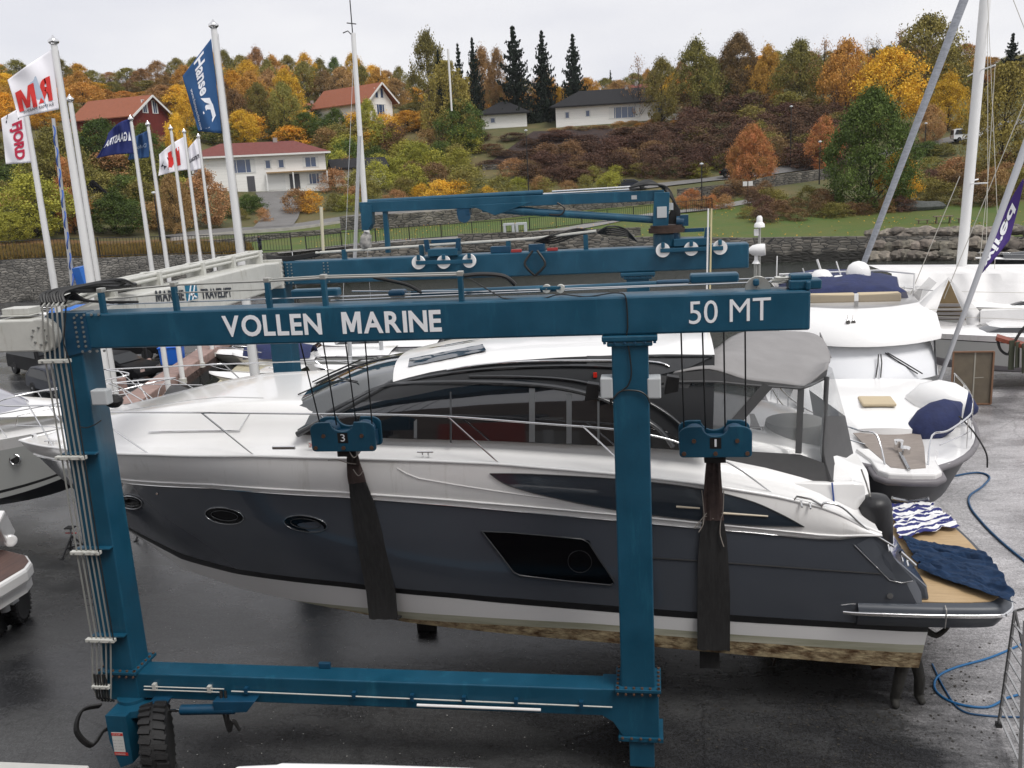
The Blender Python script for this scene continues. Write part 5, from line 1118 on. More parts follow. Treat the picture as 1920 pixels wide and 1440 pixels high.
fc = aY(1640, 1000, 2.75); 
T = thing('fender', tuple(fc), 'fat black cylindrical fender standing at the port stern of the hoisted yacht', 'fender')
a, c = aY(1632, 938, 2.35), aY(1648, 1015, 2.45)
q = MB(); q.lathe([(.05, -.46), (.2, -.45), (.27, -.38), (.285, 0), (.275, .32), (.22, .42), (.06, .46)], (a+c)/2, (-.08, 0, 1), 24); q.build('fender_body', mat('fender_black', (.012, .012, .014), .45, bump=.15, bscale=9), T, smooth=60)
q = MB(); q.tube([a+Vector((0, 0, .05)), aY(1624, 905, 2.3), aY(1615, 880, 2.3)], .014, 5); q.build('fender_line', mRope, T)
# ================================================================ OTHER BOATS
mNavyC = mat('navy_canvas', (.018, .028, .10), .8, var=.3, scale=3, bump=.3, bscale=12)
mTarp = mat('white_tarp', (.74, .73, .72), .6, var=.06, scale=.8, bump=.5, bscale=2.5)
mBrownI = mat('tent_inside', (.28, .2, .1), .8, var=.3, scale=1)
mHullGr = mat('hull_pale_grey', (.50, .51, .49), .25, coat=.4)
mHullBk = mat('hull_black_blue', (.010, .012, .018), .4, spec=.25)
mRub = mat('rub_grey', (.17, .16, .17), .5)
mBeige = mat('beige_cushion', (.52, .43, .29), .8)
def boat_hull(T, L_, B, zk, zc, zs, rise, bands, bottom=mHullBk, rake=.9, deckm=mGel, n=30, camber=.12, flip_stem=1., crz=.55, pw=(3.0, .75), cw=(1.9, .9), cf=.84):
    def st(t, v, s):
        bs = B/2*(1-t**pw[0])**pw[1]; bc = B/2*cf*(1-t**cw[0])**cw[1]; b_ = bc+(bs-bc)*v; zsh = zs+rise*t*t; zch = zc+(zs+rise-zc)*crz*t**4
        x = -L_/2+L_*t-(1-v)*rake*t**3*flip_stem; return Vector((x, s*b_, zch+(zsh-zch)*v))
    for v0, v1, m_, nm in bands:
        q = MB()
        for s in (-1, 1): q.grid([[st(i/n, v0+(v1-v0)*j/4, s) for i in range(n+1)] for j in range(5)])
        q.face([st(0, v0, -1), st(0, v1, -1), st(0, v1, 1), st(0, v0, 1)]); q.build(nm, m_, T, smooth=50, raw=True)
    q = MB()
    for s in (-1, 1): q.grid([[st(i/n, 0, s) for i in range(n+1)], [Vector((st(i/n, 0, 1).x-.0, 0, zk+(st(i/n, 0, 1).z-zk)*(i/n)**3)) for i in range(n+1)]])
    q.face([st(0, 0, -1), st(0, 0, 1), Vector((-L_/2, 0, zk))]); q.build('bottom', bottom, T, smooth=50, raw=True)
    q = MB(); q.grid([[Vector((st(i/n, 1, s_).x, st(i/n, 1, 1).y*s_*.995, st(i/n, 1, 1).z+camber*(1-s_*s_))) for s_ in np.linspace(-1, 1, 9)] for i in range(n+1)]); q.build('deck', deckm, T, smooth=60, raw=True)
    return st
def loft(T, rows, m_, name, smooth=50, close=True, k=12, raw=True):
    """rows: (x, z, halfwidth, curve) : each a curved cross line; joined into a shell"""
    q = MB(); G_ = [[Vector((x+cv*(s_*s_), w*s_, z)) for s_ in np.linspace(-1, 1, k+1)] for x, z, w, cv in rows]; q.grid(G_)
    return q.build(name, m_, T, smooth=smooth, raw=raw)
def tubes(T, name, m_, lst, r=.016, n_=6):
    q = MB()
    for P in lst: q.tube([Vector(p) for p in P], r, n_)
    return q.build(name, m_, T, smooth=60, raw=True)
# cabin box with sloping sides and window band
def cabin(T, x0, x1, w, z0, z1, front=.8, back=.2, top=.82, m_=mGel, wm=mGlass, win=True):
    def ring(z, v): 
        a, b_ = x0+back*v, x1-front*v; ww = w*(1-(1-top)*v); return [Vector(p) for p in ((a, -ww, z), (b_-.35*w, -ww, z), (b_, -ww*.45, z), (b_, ww*.45, z), (b_-.35*w, ww, z), (a, ww, z))]
    R = [ring(z0, 0), ring(z0+(z1-z0)*.35, .35), ring(z0+(z1-z0)*.85, .85), ring(z1, 1)]
    q = MB(); q.grid([r+[r[0]] for r in R[:2]]); q.build('cabin_side', m_, T, raw=True, smooth=30)
    q = MB(); q.grid([r+[r[0]] for r in R[1:3]]); q.build('cabin_window', wm if win else m_, T, raw=True, smooth=30)
    q = MB(); q.grid([r+[r[0]] for r in R[2:]]); q.face(R[3]); q.build('cabin_roof', m_, T, raw=True, smooth=30)
# ---- the flybridge yacht ashore on the right, bow to the camera (built along -x = bow... local +x = bow)
bx, by = 5.05, 6.5
FT = thing('flybridge_yacht', (5.75, 15.2, 0), 'white flybridge motor yacht ashore with navy cover on top, bow facing the viewer', 'yacht', rz=-math.pi/2-.068)
Lr = 17.4
st = boat_hull(FT, Lr, 5.15, .75, 1.25, 2.62, .26, [(0, .9, mHullBk, 'hull'), (.9, 1, mRub, 'rub_rail')], rake=1.5, camber=.05, crz=.05, pw=(6.5, .62), cw=(5.5, .72), cf=.93)
q = MB()
for s in (-1, 1): q.tube([st(t, .96, s)+Vector((0, s*.02, 0)) for t in np.linspace(.3, .985, 26)], .075, 8)
q.build('side_rub_rail', mRub, FT, raw=True, smooth=60)
# anchor platform at the bow
q = MB(); zb_ = 2.9; pl_ = [(7.4, -.85), (8.2, -.66), (8.9, -.62), (9.12, -.45), (9.16, 0), (9.12, .45), (8.9, .62), (8.2, .66), (7.4, .85)]; q.prism([Vector((x, y, zb_-.1)) for x, y in pl_], (0, 0, .16)); q.build('anchor_platform', mGelW, FT, raw=True, bevel=.04)
q = MB(); q.tube([Vector((x+.03*(x > 8.5), y*1.03, zb_-.12)) for x, y in pl_], .075, 8); q.build('platform_rub_rail', mRub, FT, raw=True, smooth=60)
q = MB(); q.prism([Vector((x, y, zb_+.05)) for x, y in ((6.2, -.74), (7.3, -.6), (8.75, -.34), (8.86, 0), (8.75, .34), (7.3, .6), (6.2, .74))], (0, 0, .02)); q.build('foredeck_teak', mTeakG, FT, raw=True)
q = MB(); q.tube([(8.98, -.03, zb_+.1), (7.9, 0, zb_+.11)], .035, 6); q.tube([(9.1, -.35, 2.42), (8.95, 0, 2.3), (9.1, .35, 2.42)], .04, 6); q.build('anchor', mSteel, FT, raw=True)
q = MB(); q.cyl((7.75, .1, zb_+.06), (7.75, .1, zb_+.2), .13, n=16); q.cyl((7.55, .02, zb_+.06), (7.55, .02, zb_+.3), .1, n=16); q.build('windlass', mChrome, FT, raw=True, smooth=40)
# raised foredeck
rows_ = [(6.35, 2.86, .9, -.25), (6.3, 3.12, .95, -.25), (5.6, 3.28, 1.35, -.3), (4.4, 3.42, 1.7, -.35), (3.0, 3.55, 1.9, -.4)]
G_ = []
for x, z, w, cv in rows_: G_.append([Vector((x+cv*s_*s_*1.2, w*s_, z-.16*s_**2-(.45 if abs(s_) > .98 and z > 3 else 0))) for s_ in np.linspace(-1, 1, 21)])
q = MB(); q.grid(G_); q.build('foredeck', mGel, FT, raw=True, smooth=60)
q = MB(); q.box((4.45, -.42, 3.35), (5.25, .38, 3.44)); q.build('beige_cushion', mBeige, FT, raw=True, bevel=.06)
# windscreen cover, brow, bridge
def zat(px, py, Y): return aY(px, py, Y).z
zb0, zb1, zb2, zb3 = zat(1590, 716, 12.2), zat(1590, 662, 12.6), zat(1590, 655, 12.3), zat(1590, 584, 13.9)
def LX(Y): return 15.2-Y
loft(FT, [(LX(12.1), zb0-.05, 2.0, -1.1), (LX(12.3), zb0+.3, 1.98, -1.1), (LX(13.0), zb1+.1, 1.9, -1.0)], mat('windscreen_cover', (.70, .71, .73), .6, bump=.15, bscale=3), 'windscreen_cover', smooth=60)
q = MB()
for Y_, zz_ in ((-.55, 0), (.35, 0), (1.2, 0)):
    a = Vector((LX(12.55)-.25*abs(Y_), Y_, zb1-.05)); c = Vector((LX(12.15)+.03-.28*abs(Y_), Y_-.12*(Y_ < .5)+.0, zb0+.12))
    if Y_ > 1: a.y, c.y = .55, 1.35; c.x -= .2
    if Y_ < 0: a.y, c.y = -1.1, -1.4
    for d_ in (0, .06): q.tube([a+Vector((.05, d_, 0)), a.lerp(c, .35)+Vector((.12, d_*1.6, 0)), c+Vector((.08, d_*2, 0))], .018, 5)
q.build('wiper', mBlack, FT, raw=True)
rowsB = [(LX(12.95), zb2-.02, 2.0, -1.0), (LX(12.55), zb2+.0, 2.12, -1.1), (LX(12.6), zb2+.15, 2.15, -1.1), (LX(13.1), zb2+.62, 2.1, -1.1), (LX(13.9), zb3-.04, 1.85, -1.0), (LX(14.3), zb3+.06, 1.8, -1.0), (LX(17), zb3+.06, 1.9, -.2), (LX(21), zb3+.0, 2.0, 0)]
loft(FT, rowsB, mGel, 'flybridge_moulding', smooth=60)
loft(FT, [(LX(12.4), zb0-.3, 2.1, -1.0), (LX(17), zb0-.3, 2.3, -.2), (LX(23), zb0-.3, 2.3, 0)], mGel, 'side_deck')
q = MB()
for s in (-1, 1): q.grid([[Vector((LX(12.9), s*1.95, zb0-.3)), Vector((LX(23), s*2.05, zb0-.3))], [Vector((LX(13.6), s*1.95, zb2+.1)), Vector((LX(23), s*2.0, zb2+.2))]])
q.build('saloon_side', mGlass, FT, raw=True)
zs1 = zat(1590, 556, 14.3)
mSmoke = mat('smoked_screen', (.06, .052, .045), .08, alpha=.5, coat=.5)
loft(FT, [(LX(14.15), zb3+.04, 1.82, -1.0), (LX(14.5), zs1, 1.98, -1.0)], mSmoke, 'bridge_screen', smooth=60)
q = MB()
for s in (-1,): q.grid([[Vector((LX(15.1), s*1.82, zb3+.05)), Vector((LX(17.0), s*1.85, zb3+.1))], [Vector((LX(15.4), s*2.15, zs1+.12)), Vector((LX(16.8), s*2.15, zs1+.15))]])
for s in (1,): q.grid([[Vector((LX(15.1), s*1.82, zb3+.05)), Vector((LX(16.2), s*1.85, zb3+.1))], [Vector((LX(15.3), s*2.3, zs1+.2)), Vector((LX(16.3), s*2.3, zs1+.25))]])
q.build('side_screen', mSmoke, FT, raw=True)
q = MB(); q.box((LX(15.6), -1.25, zb3+.05), (LX(15.2), .1, zs1-.06)); q.box((LX(15.6), .16, zb3+.05), (LX(15.2), 1.35, zs1-.06)); q.build('beige_seat', mBeige, FT, raw=True, bevel=.05)
q = MB(); q.box((LX(14.45), -.06, zb3+.05), (LX(14.35), .05, zs1+.06)); q.build('screen_post', mGel, FT, raw=True)
zc1, zc2 = zat(1590, 524, 16.2), zat(1590, 519, 17.5)
q = MB(); G_ = []
for x, z, w in ((LX(15.65), zs1-.1, 1.7), (LX(15.75), zs1+.08, 1.75), (LX(16.1), zc1-.14, 1.6), (LX(16.8), zc1+.04, 1.65), (LX(18.3), zc2+.06, 1.95), (LX(20.5), zc2-.1, 1.8), (LX(20.6), zb3, 1.8)):
    G_.append([Vector((x-.15*s_*s_, w*s_, (z if abs(s_) < .95 else zb3+.05)-.22*s_*s_+.09*noise.noise(Vector((x*1.6, s_*3, 1))))) for s_ in np.linspace(-1, 1, 25)])
q.grid(G_); q.build('navy_cover', mNavyC, FT, raw=True, smooth=60)
tubes(FT, 'arch_rail', mGel, [[(LX(18), -1.9, zc2+.08), (LX(18), 1.2, zc2+.12), (LX(16.6), 1.95, zs1+.32), (LX(16.6), 1.95, zb3)], [(LX(17.5), 1.65, zc2-.1), (LX(17.3), 1.7, zb3)]], .03)
p = aY(1609, 520, 17.5); lx, ly = LX(17.5), 0
def fl(px, py, Y):        # world point -> local point of the flybridge yacht
    v = Matrix.Rotation(math.pi/2+.068, 3, 'Z') @ (aY(px, py, Y)-Vector((5.75, 15.2, 0))); return v
c = fl(1609, 521, 17.3); q = MB(); q.lathe([(.36, 0), (.37, .06), (.365, .25), (.3, .42), (.17, .52), (.02, .56)], c-Vector((0, 0, .03)), n=24); q.build('satellite_dome', mGel, FT, raw=True, smooth=60)
put_text('TracVision', c+Vector((.372, -.17, .1)), c+Vector((.372, .17, .1)), (0, 0, 1), .05, mat('dome_text', (.02, .1, .3), .5), FT, lift=.004) if 0 else None
a = c+Vector((.385, -.18, .12)); me_ = put_text('TracVision', a, a+Vector((0, .30, 0)), (0, 0, 1), .055, mat('dome_text', (.02, .1, .3), .5), None, lift=.004); me_.parent = FT
c = fl(1540, 523, 17.3); q = MB(); q.lathe([(.36, 0), (.34, .1), (.22, .26), (.1, .3)], c, n=20); q.lathe([(.18, 0), (.17, .08), (.1, .12)], c+Vector((.2, .5, 0)), n=16); q.bar(c+Vector((.05, 0, .2)), c+Vector((0, -.14, .62)), .07, .05); q.build('radar_scanner', mGel, FT, raw=True, smooth=50)
for px0, py0, px1, py1 in ((1512, 521, 1505, 503), (1578, 521, 1568, 490), (1456, 520, 1457, 480)): tubes(FT, 'whip_antenna', mGel, [[fl(px0, py0, 17.3), fl(px1, py1, 17.3)]], .02)
for py_, px_ in ((603, 1590), (603, 1600)):
    c = fl(px_-1, py_, 13.2); q = MB(); q.cyl(c, c+Vector((.12, 0, 0)), .05, .06); q.tube([c, c+Vector((-.1, .02, .16))], .015, 5); q.build('horn', mChrome, FT, raw=True)
# rails
rl = [[st(t, 1, s)+Vector((0, -s*.12, .75)) for t in (.62, .7, .78, .85, .9)]+[Vector((8.0, s*.9, 3.55)), Vector((8.2, s*.55, 3.5)), Vector((8.55, s*.42, 2.95))] for s in (-1, 1)]
mid = [[st(t, 1, s)+Vector((0, -s*.12, .38)) for t in (.62, .7, .78, .85, .9)]+[Vector((8.05, s*.75, 3.25))] for s in (-1, 1)]
tubes(FT, 'guard_rail', mChrome, [spline(r, 4) for r in rl], .022); tubes(FT, 'mid_rail', mChrome, [spline(r, 4) for r in mid], .015)
for s in (-1, 1):
    for t in (.62, .7, .78, .85, .9): tubes(FT, 'stanchion', mChrome, [[st(t, 1, s)+Vector((0, -s*.12, 0)), st(t, 1, s)+Vector((0, -s*.12, .75))]], .015)
q = MB(); q.tube(spline([(7.0, 1.35, 3.6), (6.9, 1.7, 3.2), (6.8, 2.0, 2.7), (6.6, 2.1, 2.3)], 5), .02, 5); q.build('black_line', mHose, FT, raw=True)
def fender(px, py, Y, R_, m_, lbl, ax, L_=1.2):
    T = thing('fender', tuple(aY(px, py, Y)), lbl, 'fender'); c = aY(px, py, Y); ax = Vector(ax).normalized()
    q = MB(); q.lathe([(.03, -L_*.62), (.1, -L_*.58), (R_*.7, -L_*.42), (R_, -L_*.12), (R_*.98, L_*.15), (R_*.75, L_*.38)], c, ax, 24); q.build('fender_body', m_, T, smooth=60)
    q = MB(); q.lathe([(R_*.75, L_*.38), (R_*.4, L_*.5), (.06, L_*.6)], c, ax, 24); q.build('fender_end', mNavyC, T, smooth=60)
fender(1766, 756, 10.4, .56, mGel, 'large white teardrop fender lying on the foredeck of the flybridge yacht', (1, -.35, -.15), 1.35)
fender(1752, 790, 9.3, .42, mNavyC, 'navy covered fender on the foredeck of the flybridge yacht, below the white one', (.9, .35, .5), 1.3)
for px, py in ((1600, 900), (1690, 905)):
    pass
def stand(x, y, h, lbl, grp=None):
    T = thing('boat_stand', (x, y, 0), lbl, 'boat stand', grp)
    q = MB()
    for a in (.3, 2.4, 4.5): q.bar((x+.42*math.cos(a), y+.42*math.sin(a), .02), (x, y, h*.7), .04, .04); q.box((x+.42*math.cos(a)-.05, y+.42*math.sin(a)-.05, 0), (x+.42*math.cos(a)+.05, y+.42*math.sin(a)+.05, .02))
    for a in (.3, 2.4): q.bar((x+.25*math.cos(a), y+.25*math.sin(a), h*.32), (x+.25*math.cos(4.5), y+.25*math.sin(4.5), h*.32), .03, .03)
    q.build('tripod_legs', mBlack, T); q = MB(); q.cyl((x, y, h*.5), (x, y, h), .025); q.build('screw', mSteel, T)
    q = MB(); q.bar((x-.16, y, h*.8), (x+.16, y, h*.8), .025, .025); q.build('handle', mRedV, T)
    q = MB(); q.box((x-.12, y-.1, h), (x+.12, y+.1, h+.03)); q.build('pad', mBlack, T)
stand(7.6, 15, 1.2, 'boat stand propping the right side of the flybridge yacht hull')
# ---- left cruiser beyond the hoisted yacht's bow
LT = thing('cabin_cruiser', (-20.3, 10.6, 0), 'white and pale grey cabin cruiser with tinted canopy ashore at the left edge', 'cabin cruiser', rz=.22)
st2 = boat_hull(LT, 12.4, 3.9, .35, .75, 2.55, .75, [(0, .09, mHullGr, 'lower_band'), (.09, .14, mBlack, 'boot_stripe'), (.14, .82, mHullGr, 'hull'), (.82, 1, mGelW, 'topside')], bottom=mHullBk, rake=1.6)
for t in (.42, .56, .68):
    p = st2(t, .62, -1); q = MB(); q.lathe([(.14, -.03), (.13, .03), (.02, .035)], p+Vector((0, .0, 0)), (0, -1, .15), 20); ph = q.build('porthole', mGlass, LT, raw=True)
    q = MB(); q.tube([p+Vector((.15*math.cos(a), -.04, .15*math.sin(a))) for a in np.linspace(0, 6.283, 20)[:-1]], .018, 6, closed=True); q.build('porthole_rim', mChrome, LT, raw=True)
loft(LT, [(4.6, 3.0, .4, -.2), (4.2, 3.25, .8, -.3), (1.6, 3.5, 1.35, -.5), (-.6, 3.55, 1.5, -.5)], mGel, 'raised_foredeck')
loft(LT, [(2.0, 3.45, 1.45, -.9), (.2, 4.5, 1.35, -.8), (-4, 4.65, 1.35, -.2)], mat('grey_tinted_canopy', (.32, .32, .36), .15, coat=.4), 'tinted_canopy')
loft(LT, [(.35, 4.52, 1.45, -.7), (-.2, 4.78, 1.35, -.6), (-4.5, 4.85, 1.4, 0)], mGel, 'hard_top')
for s in (-1, 1):
    tubes(LT, 'guard_rail', mChrome, [spline([st2(t, 1, s)+Vector((.1, -s*.1, .72)) for t in (.35, .5, .65, .8, .9, .97)]+[Vector((6.4, 0, 4.0))], 4)], .02)
    for t in (.5, .65, .8, .92): tubes(LT, 'stanchion', mChrome, [[st2(t, 1, s)+Vector((.15, -s*.1, 0)), st2(t-.02, 1, s)+Vector((.1, -s*.1, .72))]], .015)
q = MB(); q.ball((4.9, .2, 3.15), .2, 10, (1.6, 1.2, .6)); q.build('anchor_gear', mBlack, LT, raw=True, smooth=40)
stand(-15.6, 8.35, .72, 'small black tripod boat stand with red handle under the grey cruiser at left'); stand(-14.2, 9.6, .8, 'boat stand further right under the bow of the grey cruiser')
# ---- stern of a boat on a yard trailer at the lower left edge
BT = thing('trailer_boat', (-15.2, 5.0, 0), 'white boat stern with brown teak bathing platform at the lower left edge', 'boat')
z1 = 1.75; E = [aZ(-60, 1028, z1), aZ(5, 1028, z1), aZ(52, 1040, z1), aZ(60, 1052, z1), aZ(50, 1066, z1), aZ(0, 1096, z1), aZ(-60, 1132, z1)]
q = MB(); q.prism(E, (0, 0, -.32)); q.build('platform', mGel, BT, bevel=.07)
cE = sum(E, Vector())/len(E); q = MB(); q.prism([cE+(p-cE)*.88+Vector((0, 0, .004)) for p in E], (0, 0, .01)); q.build('teak', mat('teak_dark', (.13, .075, .06), .7, col2=(.08, .05, .045), scale=2, stretch=(12, 1, 1)), BT)
q = MB(); q.prism([aZ(-60, 985, z1+.9), aZ(-5, 985, z1+.9), aZ(18, 1025, z1), aZ(-60, 1025, z1)], (-.5, .9, 0)); q.cyl(aZ(20, 1014, z1+.05), aZ(20, 1014, z1+.2), .14); q.build('stern', mGel, BT, bevel=.05)
q = MB(); q.prism([p+Vector((-.12, .05, -.32)) for p in E], (0, 0, -.25)); q.build('hull', mGelW, BT)
HT = thing('boat_trailer', (-15.3, 4.6, 0), 'hydraulic boat trailer with chunky tyres under the boat stern at lower left', 'trailer')
for w_, rz_ in ((aZ(38, 1165, .0), .3), (aZ(-5, 1190, 0), .3)): wheel((w_.x, w_.y, .42), rz_, .42, .3, HT)
q = MB(); w_ = aZ(20, 1150, .5); q.cyl(w_+Vector((-.2, .1, 0)), w_+Vector((-.2, .1, .8)), .1, n=12); q.box(w_+Vector((-1.5, .0, .2)), w_+Vector((.1, .2, .4))); q.build('strut', mBoxG, HT)
a = aZ(25, 1075, 1.25); q = MB(); q.box(a+Vector((-.15, -.2, -.12)), a+Vector((.3, -.17, .1))); mk = q.build('marker_board', mDecal, HT)
for k in range(3): q = MB(); x = a.x-.12+.14*k; q.prism([(x, a.y-.204, a.z-.12), (x+.06, a.y-.204, a.z-.12), (x+.1, a.y-.204, a.z-.02), (x+.04, a.y-.204, a.z-.02)], (0, .003, 0)); q.build('red_stripe', mRed, mk)
# ---- marina boats between the gantry posts
def motorboat(loc, rz, L_, B, lbl, hullm=mGelW, top=None, free=.9, name='motorboat', cover=None, glass=True, rail=True, group=None):
    T = thing(name, loc, lbl, name.replace('_', ' '), group, rz)
    s_ = boat_hull(T, L_, B, -.35, -.05, free, free*.35, [(0, .9, hullm, 'hull'), (.9, 1, mRub, 'rub_rail')], rake=L_*.12)
    if top == 'cuddy':
        cabin(T, -L_*.12, L_*.26, B*.36, free, free+.55, front=1.0); tubes(T, 'screen_frame', mChrome, [[(-L_*.12, -B*.38, free+.5), (L_*.05, -B*.34, free+.75), (L_*.05, B*.34, free+.75), (-L_*.12, B*.38, free+.5)]], .02)
    if top == 'cabin': cabin(T, -L_*.25, L_*.22, B*.4, free, free+1.6)
    if cover:
        rows = []
        for i in range(9): t = i/8; x = -L_*.45+L_*.8*t; rows.append([Vector((x, s2*B*.46*(1-max(0, t-.6)*1.2), free+.1+(.55+.3*math.sin(t*3.1))*(1-s2*s2)+.05*noise.noise(Vector((x, s2*3, L_))))) for s2 in np.linspace(-1, 1, 9)])
        q = MB(); q.grid(rows); q.build('cover', cover, T, raw=True, smooth=60)
    if rail: tubes(T, 'bow_rail', mChrome, [spline([(L_*.1, -B*.4, free+.5), (L_*.35, -B*.25, free+.65), (L_*.49, 0, free+.8), (L_*.35, B*.25, free+.65), (L_*.1, B*.4, free+.5)], 4)], .02)
    return T
mHullDk = mat('hull_dark_green', (.02, .035, .03), .25); mHullBl = mat('hull_bright_blue', (.02, .14, .5), .4)
W_ = lambda px, py: tuple(aZ(px, py, -1.))
motorboat(W_(540, 742), math.pi-.05, 8.5, 2.7, 'white cuddy cabin motorboat with green tinted windscreen moored beyond the yacht foredeck', top='cuddy')
motorboat(W_(555, 690), math.pi+.05, 12, 3.2, 'long grey motor cruiser moored behind the white cuddy boat', hullm=mHullGr, top='cuddy')
motorboat(W_(345, 800), 2.2, 6, 2.2, 'small dark covered boat with pale hoops moored beside the quay', hullm=mHullDk, cover=mBlack)
motorboat(W_(520, 700), math.pi+.1, 5, 2.0, 'low boat under a navy blue cover moored near the pontoon', cover=mNavyC)
motorboat(W_(700, 712), math.pi, 6.5, 2.3, 'inflatable style boat with blue tubes and white seat near the yacht windscreen', hullm=mNavyC, top=None, free=.6)
motorboat(W_(690, 672), math.pi+.05, 9, 3, 'white boat with cream deck moored behind the blue tubed boat', top='cuddy')
motorboat(W_(742, 690), math.pi-.1, 5, 2, 'bright blue open boat beside the yacht windscreen', hullm=mHullBl, free=.7, rail=False)
motorboat(W_(640, 655), math.pi+.03, 11, 3.2, 'white sailing boat hull moored far behind the blue gantry leg', top='cuddy', name='sailing_boat')
motorboat(W_(170, 610), math.pi+.1, 9, 2.8, 'white boat with bright blue sail cover below the granite harbour wall', cover=mHullBl)
motorboat(W_(300, 590), math.pi+.1, 9, 2.8, 'white cabin boat moored below the granite harbour wall', top='cuddy')
# marina masts
def mast(px0, py0, px1, py1, D0, D1, r0, r1, lbl, m_=mPole, extras=(), name='sailboat_mast'):
    a, c = aD(px1, py1, D1), aD(px0, py0, D0); T = thing(name, tuple(a), lbl, 'mast'); MB().tube([a, c], [r0, r1], 10).build('spar', m_, T, smooth=60)
    for nm, mm, r, P in extras: tubes_w(T, nm, mm, P, r)
    return T
def tubes_w(T, name, m_, lst, r=.012):
    q = MB()
    for P in lst: q.tube([Vector(p) for p in P], r, 5)
    return q.build(name, m_, T, smooth=60)
mGreyMast = mat('mast_grey', (.46, .47, .48), .35, .4); mBlueRope = mat('rope_blue', (.05, .12, .4), .8)
mast(662, 62, 690, 470, 50, 50, .16, .12, 'tall white sailboat mast with antennas at its top, beside the jib crane tip', mPole, [('masthead_gear', mBlack, .03, [[aD(656, 0, 50), aD(661, 62, 50)], [aD(643, 62, 50), aD(652, 58, 50), aD(660, 66, 50)], [aD(650, 43, 50), aD(668, 45, 50)]]), ('rigging', mSteel, .012, [[aD(664, 80, 50), aD(700, 640, 50)], [aD(664, 80, 50), aD(640, 640, 48)]])])
mast(674, 255, 664, 520, 49, 49, .1, .1, 'thin grey spar leaning beside the tall white sailboat mast', mGreyMast)
mast(655, 640, 660, 765, 50, 50, .12, .12, 'grey mast foot standing behind the yacht windscreen', mGreyMast); mast(714, 640, 720, 720, 52, 52, .12, .12, 'second grey mast foot near the bright blue boat', mGreyMast)
mast(100, 222, 137, 540, 60, 60, .13, .10, 'grey mast with spiral blue rope between the flagpoles at left', mGreyMast, [('blue_rope', mBlueRope, .045, [[aD(100+37*k/60+2.2*math.sin(k*.8), 235+300*k/60, 59.8+.15*math.cos(k*.8)) for k in range(61)]]), ('sail_cover', mHullBl, .5, [[aD(150, 500, 60), aD(160, 530, 60)]])])
mast(840, 92, 847, 208, 170, 170, .16, .2, 'thin white flagpole without a flag standing on the hillside by the willow', mPole, name='hillside_flagpole')
mast(602, 388, 606, 470, 98, 98, .16, .18, 'short cream post standing in front of the driveway', mat('cream_post', (.6, .56, .42), .6), name='cream_post')
# ---- sailing boats ashore at right, with masts and furled sails
def sail(px0, py0, px1, py1, D0, D1, r0, r1, lbl, m_): return mast(px0, py0, px1, py1, D0, D1, r0, r1, lbl, m_)
wire = mSteel
mRig = mat('rigging_wire', (.5, .48, .42), .4)
mast(1850, -30, 1797, 560, 50, 50, .24, .24, 'thick pale sailboat mast with spreaders rising at the right', mPole,
     [('spreader', mGel, .035, [[aD(1812, 345, 50), aD(1852, 343, 49)], [aD(1812, 342, 50), aD(1834, 336, 51)], [aD(1832, 134, 50), aD(1866, 122, 49)], [aD(1832, 134, 50), aD(1815, 143, 51)]]),
      ('shrouds', mRig, .014, [[aD(1852, -10, 50), aD(1852, 343, 49), aD(1830, 560, 49)], [aD(1866, 122, 49), aD(1852, 343, 49), aD(1845, 640, 46)], [aD(1834, 134, 50), aD(1790, 560, 50)], [aD(1852, 0, 49), aD(1870, 400, 49), aD(1862, 560, 48)]])])
mast(1815, -20, 1617, 500, 42, 42, .12, .17, 'long furled grey headsail slanting down towards the satellite dome', mat('furled_sail', (.36, .38, .42), .6, var=.3, scale=4, stretch=(1, 1, 3)))
mast(1935, 240, 1762, 712, 36, 34, .07, .13, 'grey furled sail slanting across the white tarpaulin shelter', mat('furled_sail_grey', (.42, .43, .45), .5), [('stay', mRig, .014, [[aD(1930, 170, 36), aD(1770, 560, 36)], [aD(1800, 330, 36), aD(1700, 570, 36)], [aD(1900, 0, 40), aD(1935, 90, 40)]])])
# purple banner
T = thing('purple_banner', tuple(aD(1870, 420, 40)), 'narrow dark purple sail banner with white lettering at the right', 'banner')
bl = [(1918, 335, 1920, 340), (1896, 372, 1908, 395), (1868, 425, 1893, 450), (1850, 470, 1868, 482), (1836, 510, 1842, 512)]
def bn_(u, v):
    f = u*(len(bl)-1); i = min(int(f), len(bl)-2); w = f-i; e = [bl[i][k]*(1-w)+bl[i+1][k]*w for k in range(4)]; return aD(e[0]*(1-v)+e[2]*v, e[1]*(1-v)+e[3]*v, 40+.3*math.sin(u*5))
q = MB(); q.grid([[bn_(i/20, j/5) for j in range(6)] for i in range(21)]); q.build('cloth', mat('purple_cloth', (.05, .02, .17), .7), T, smooth=60, thick=.01)
for s_ in (-.02,): put_text('wired', 0, 0, 0, 0, mLetter, T, fn=lambda u, w: (lambda P: P-(P-Vector(CAM)).normalized()*.04)(bn_(.92-.66*u, .25+.55*(w))), bold=.03)
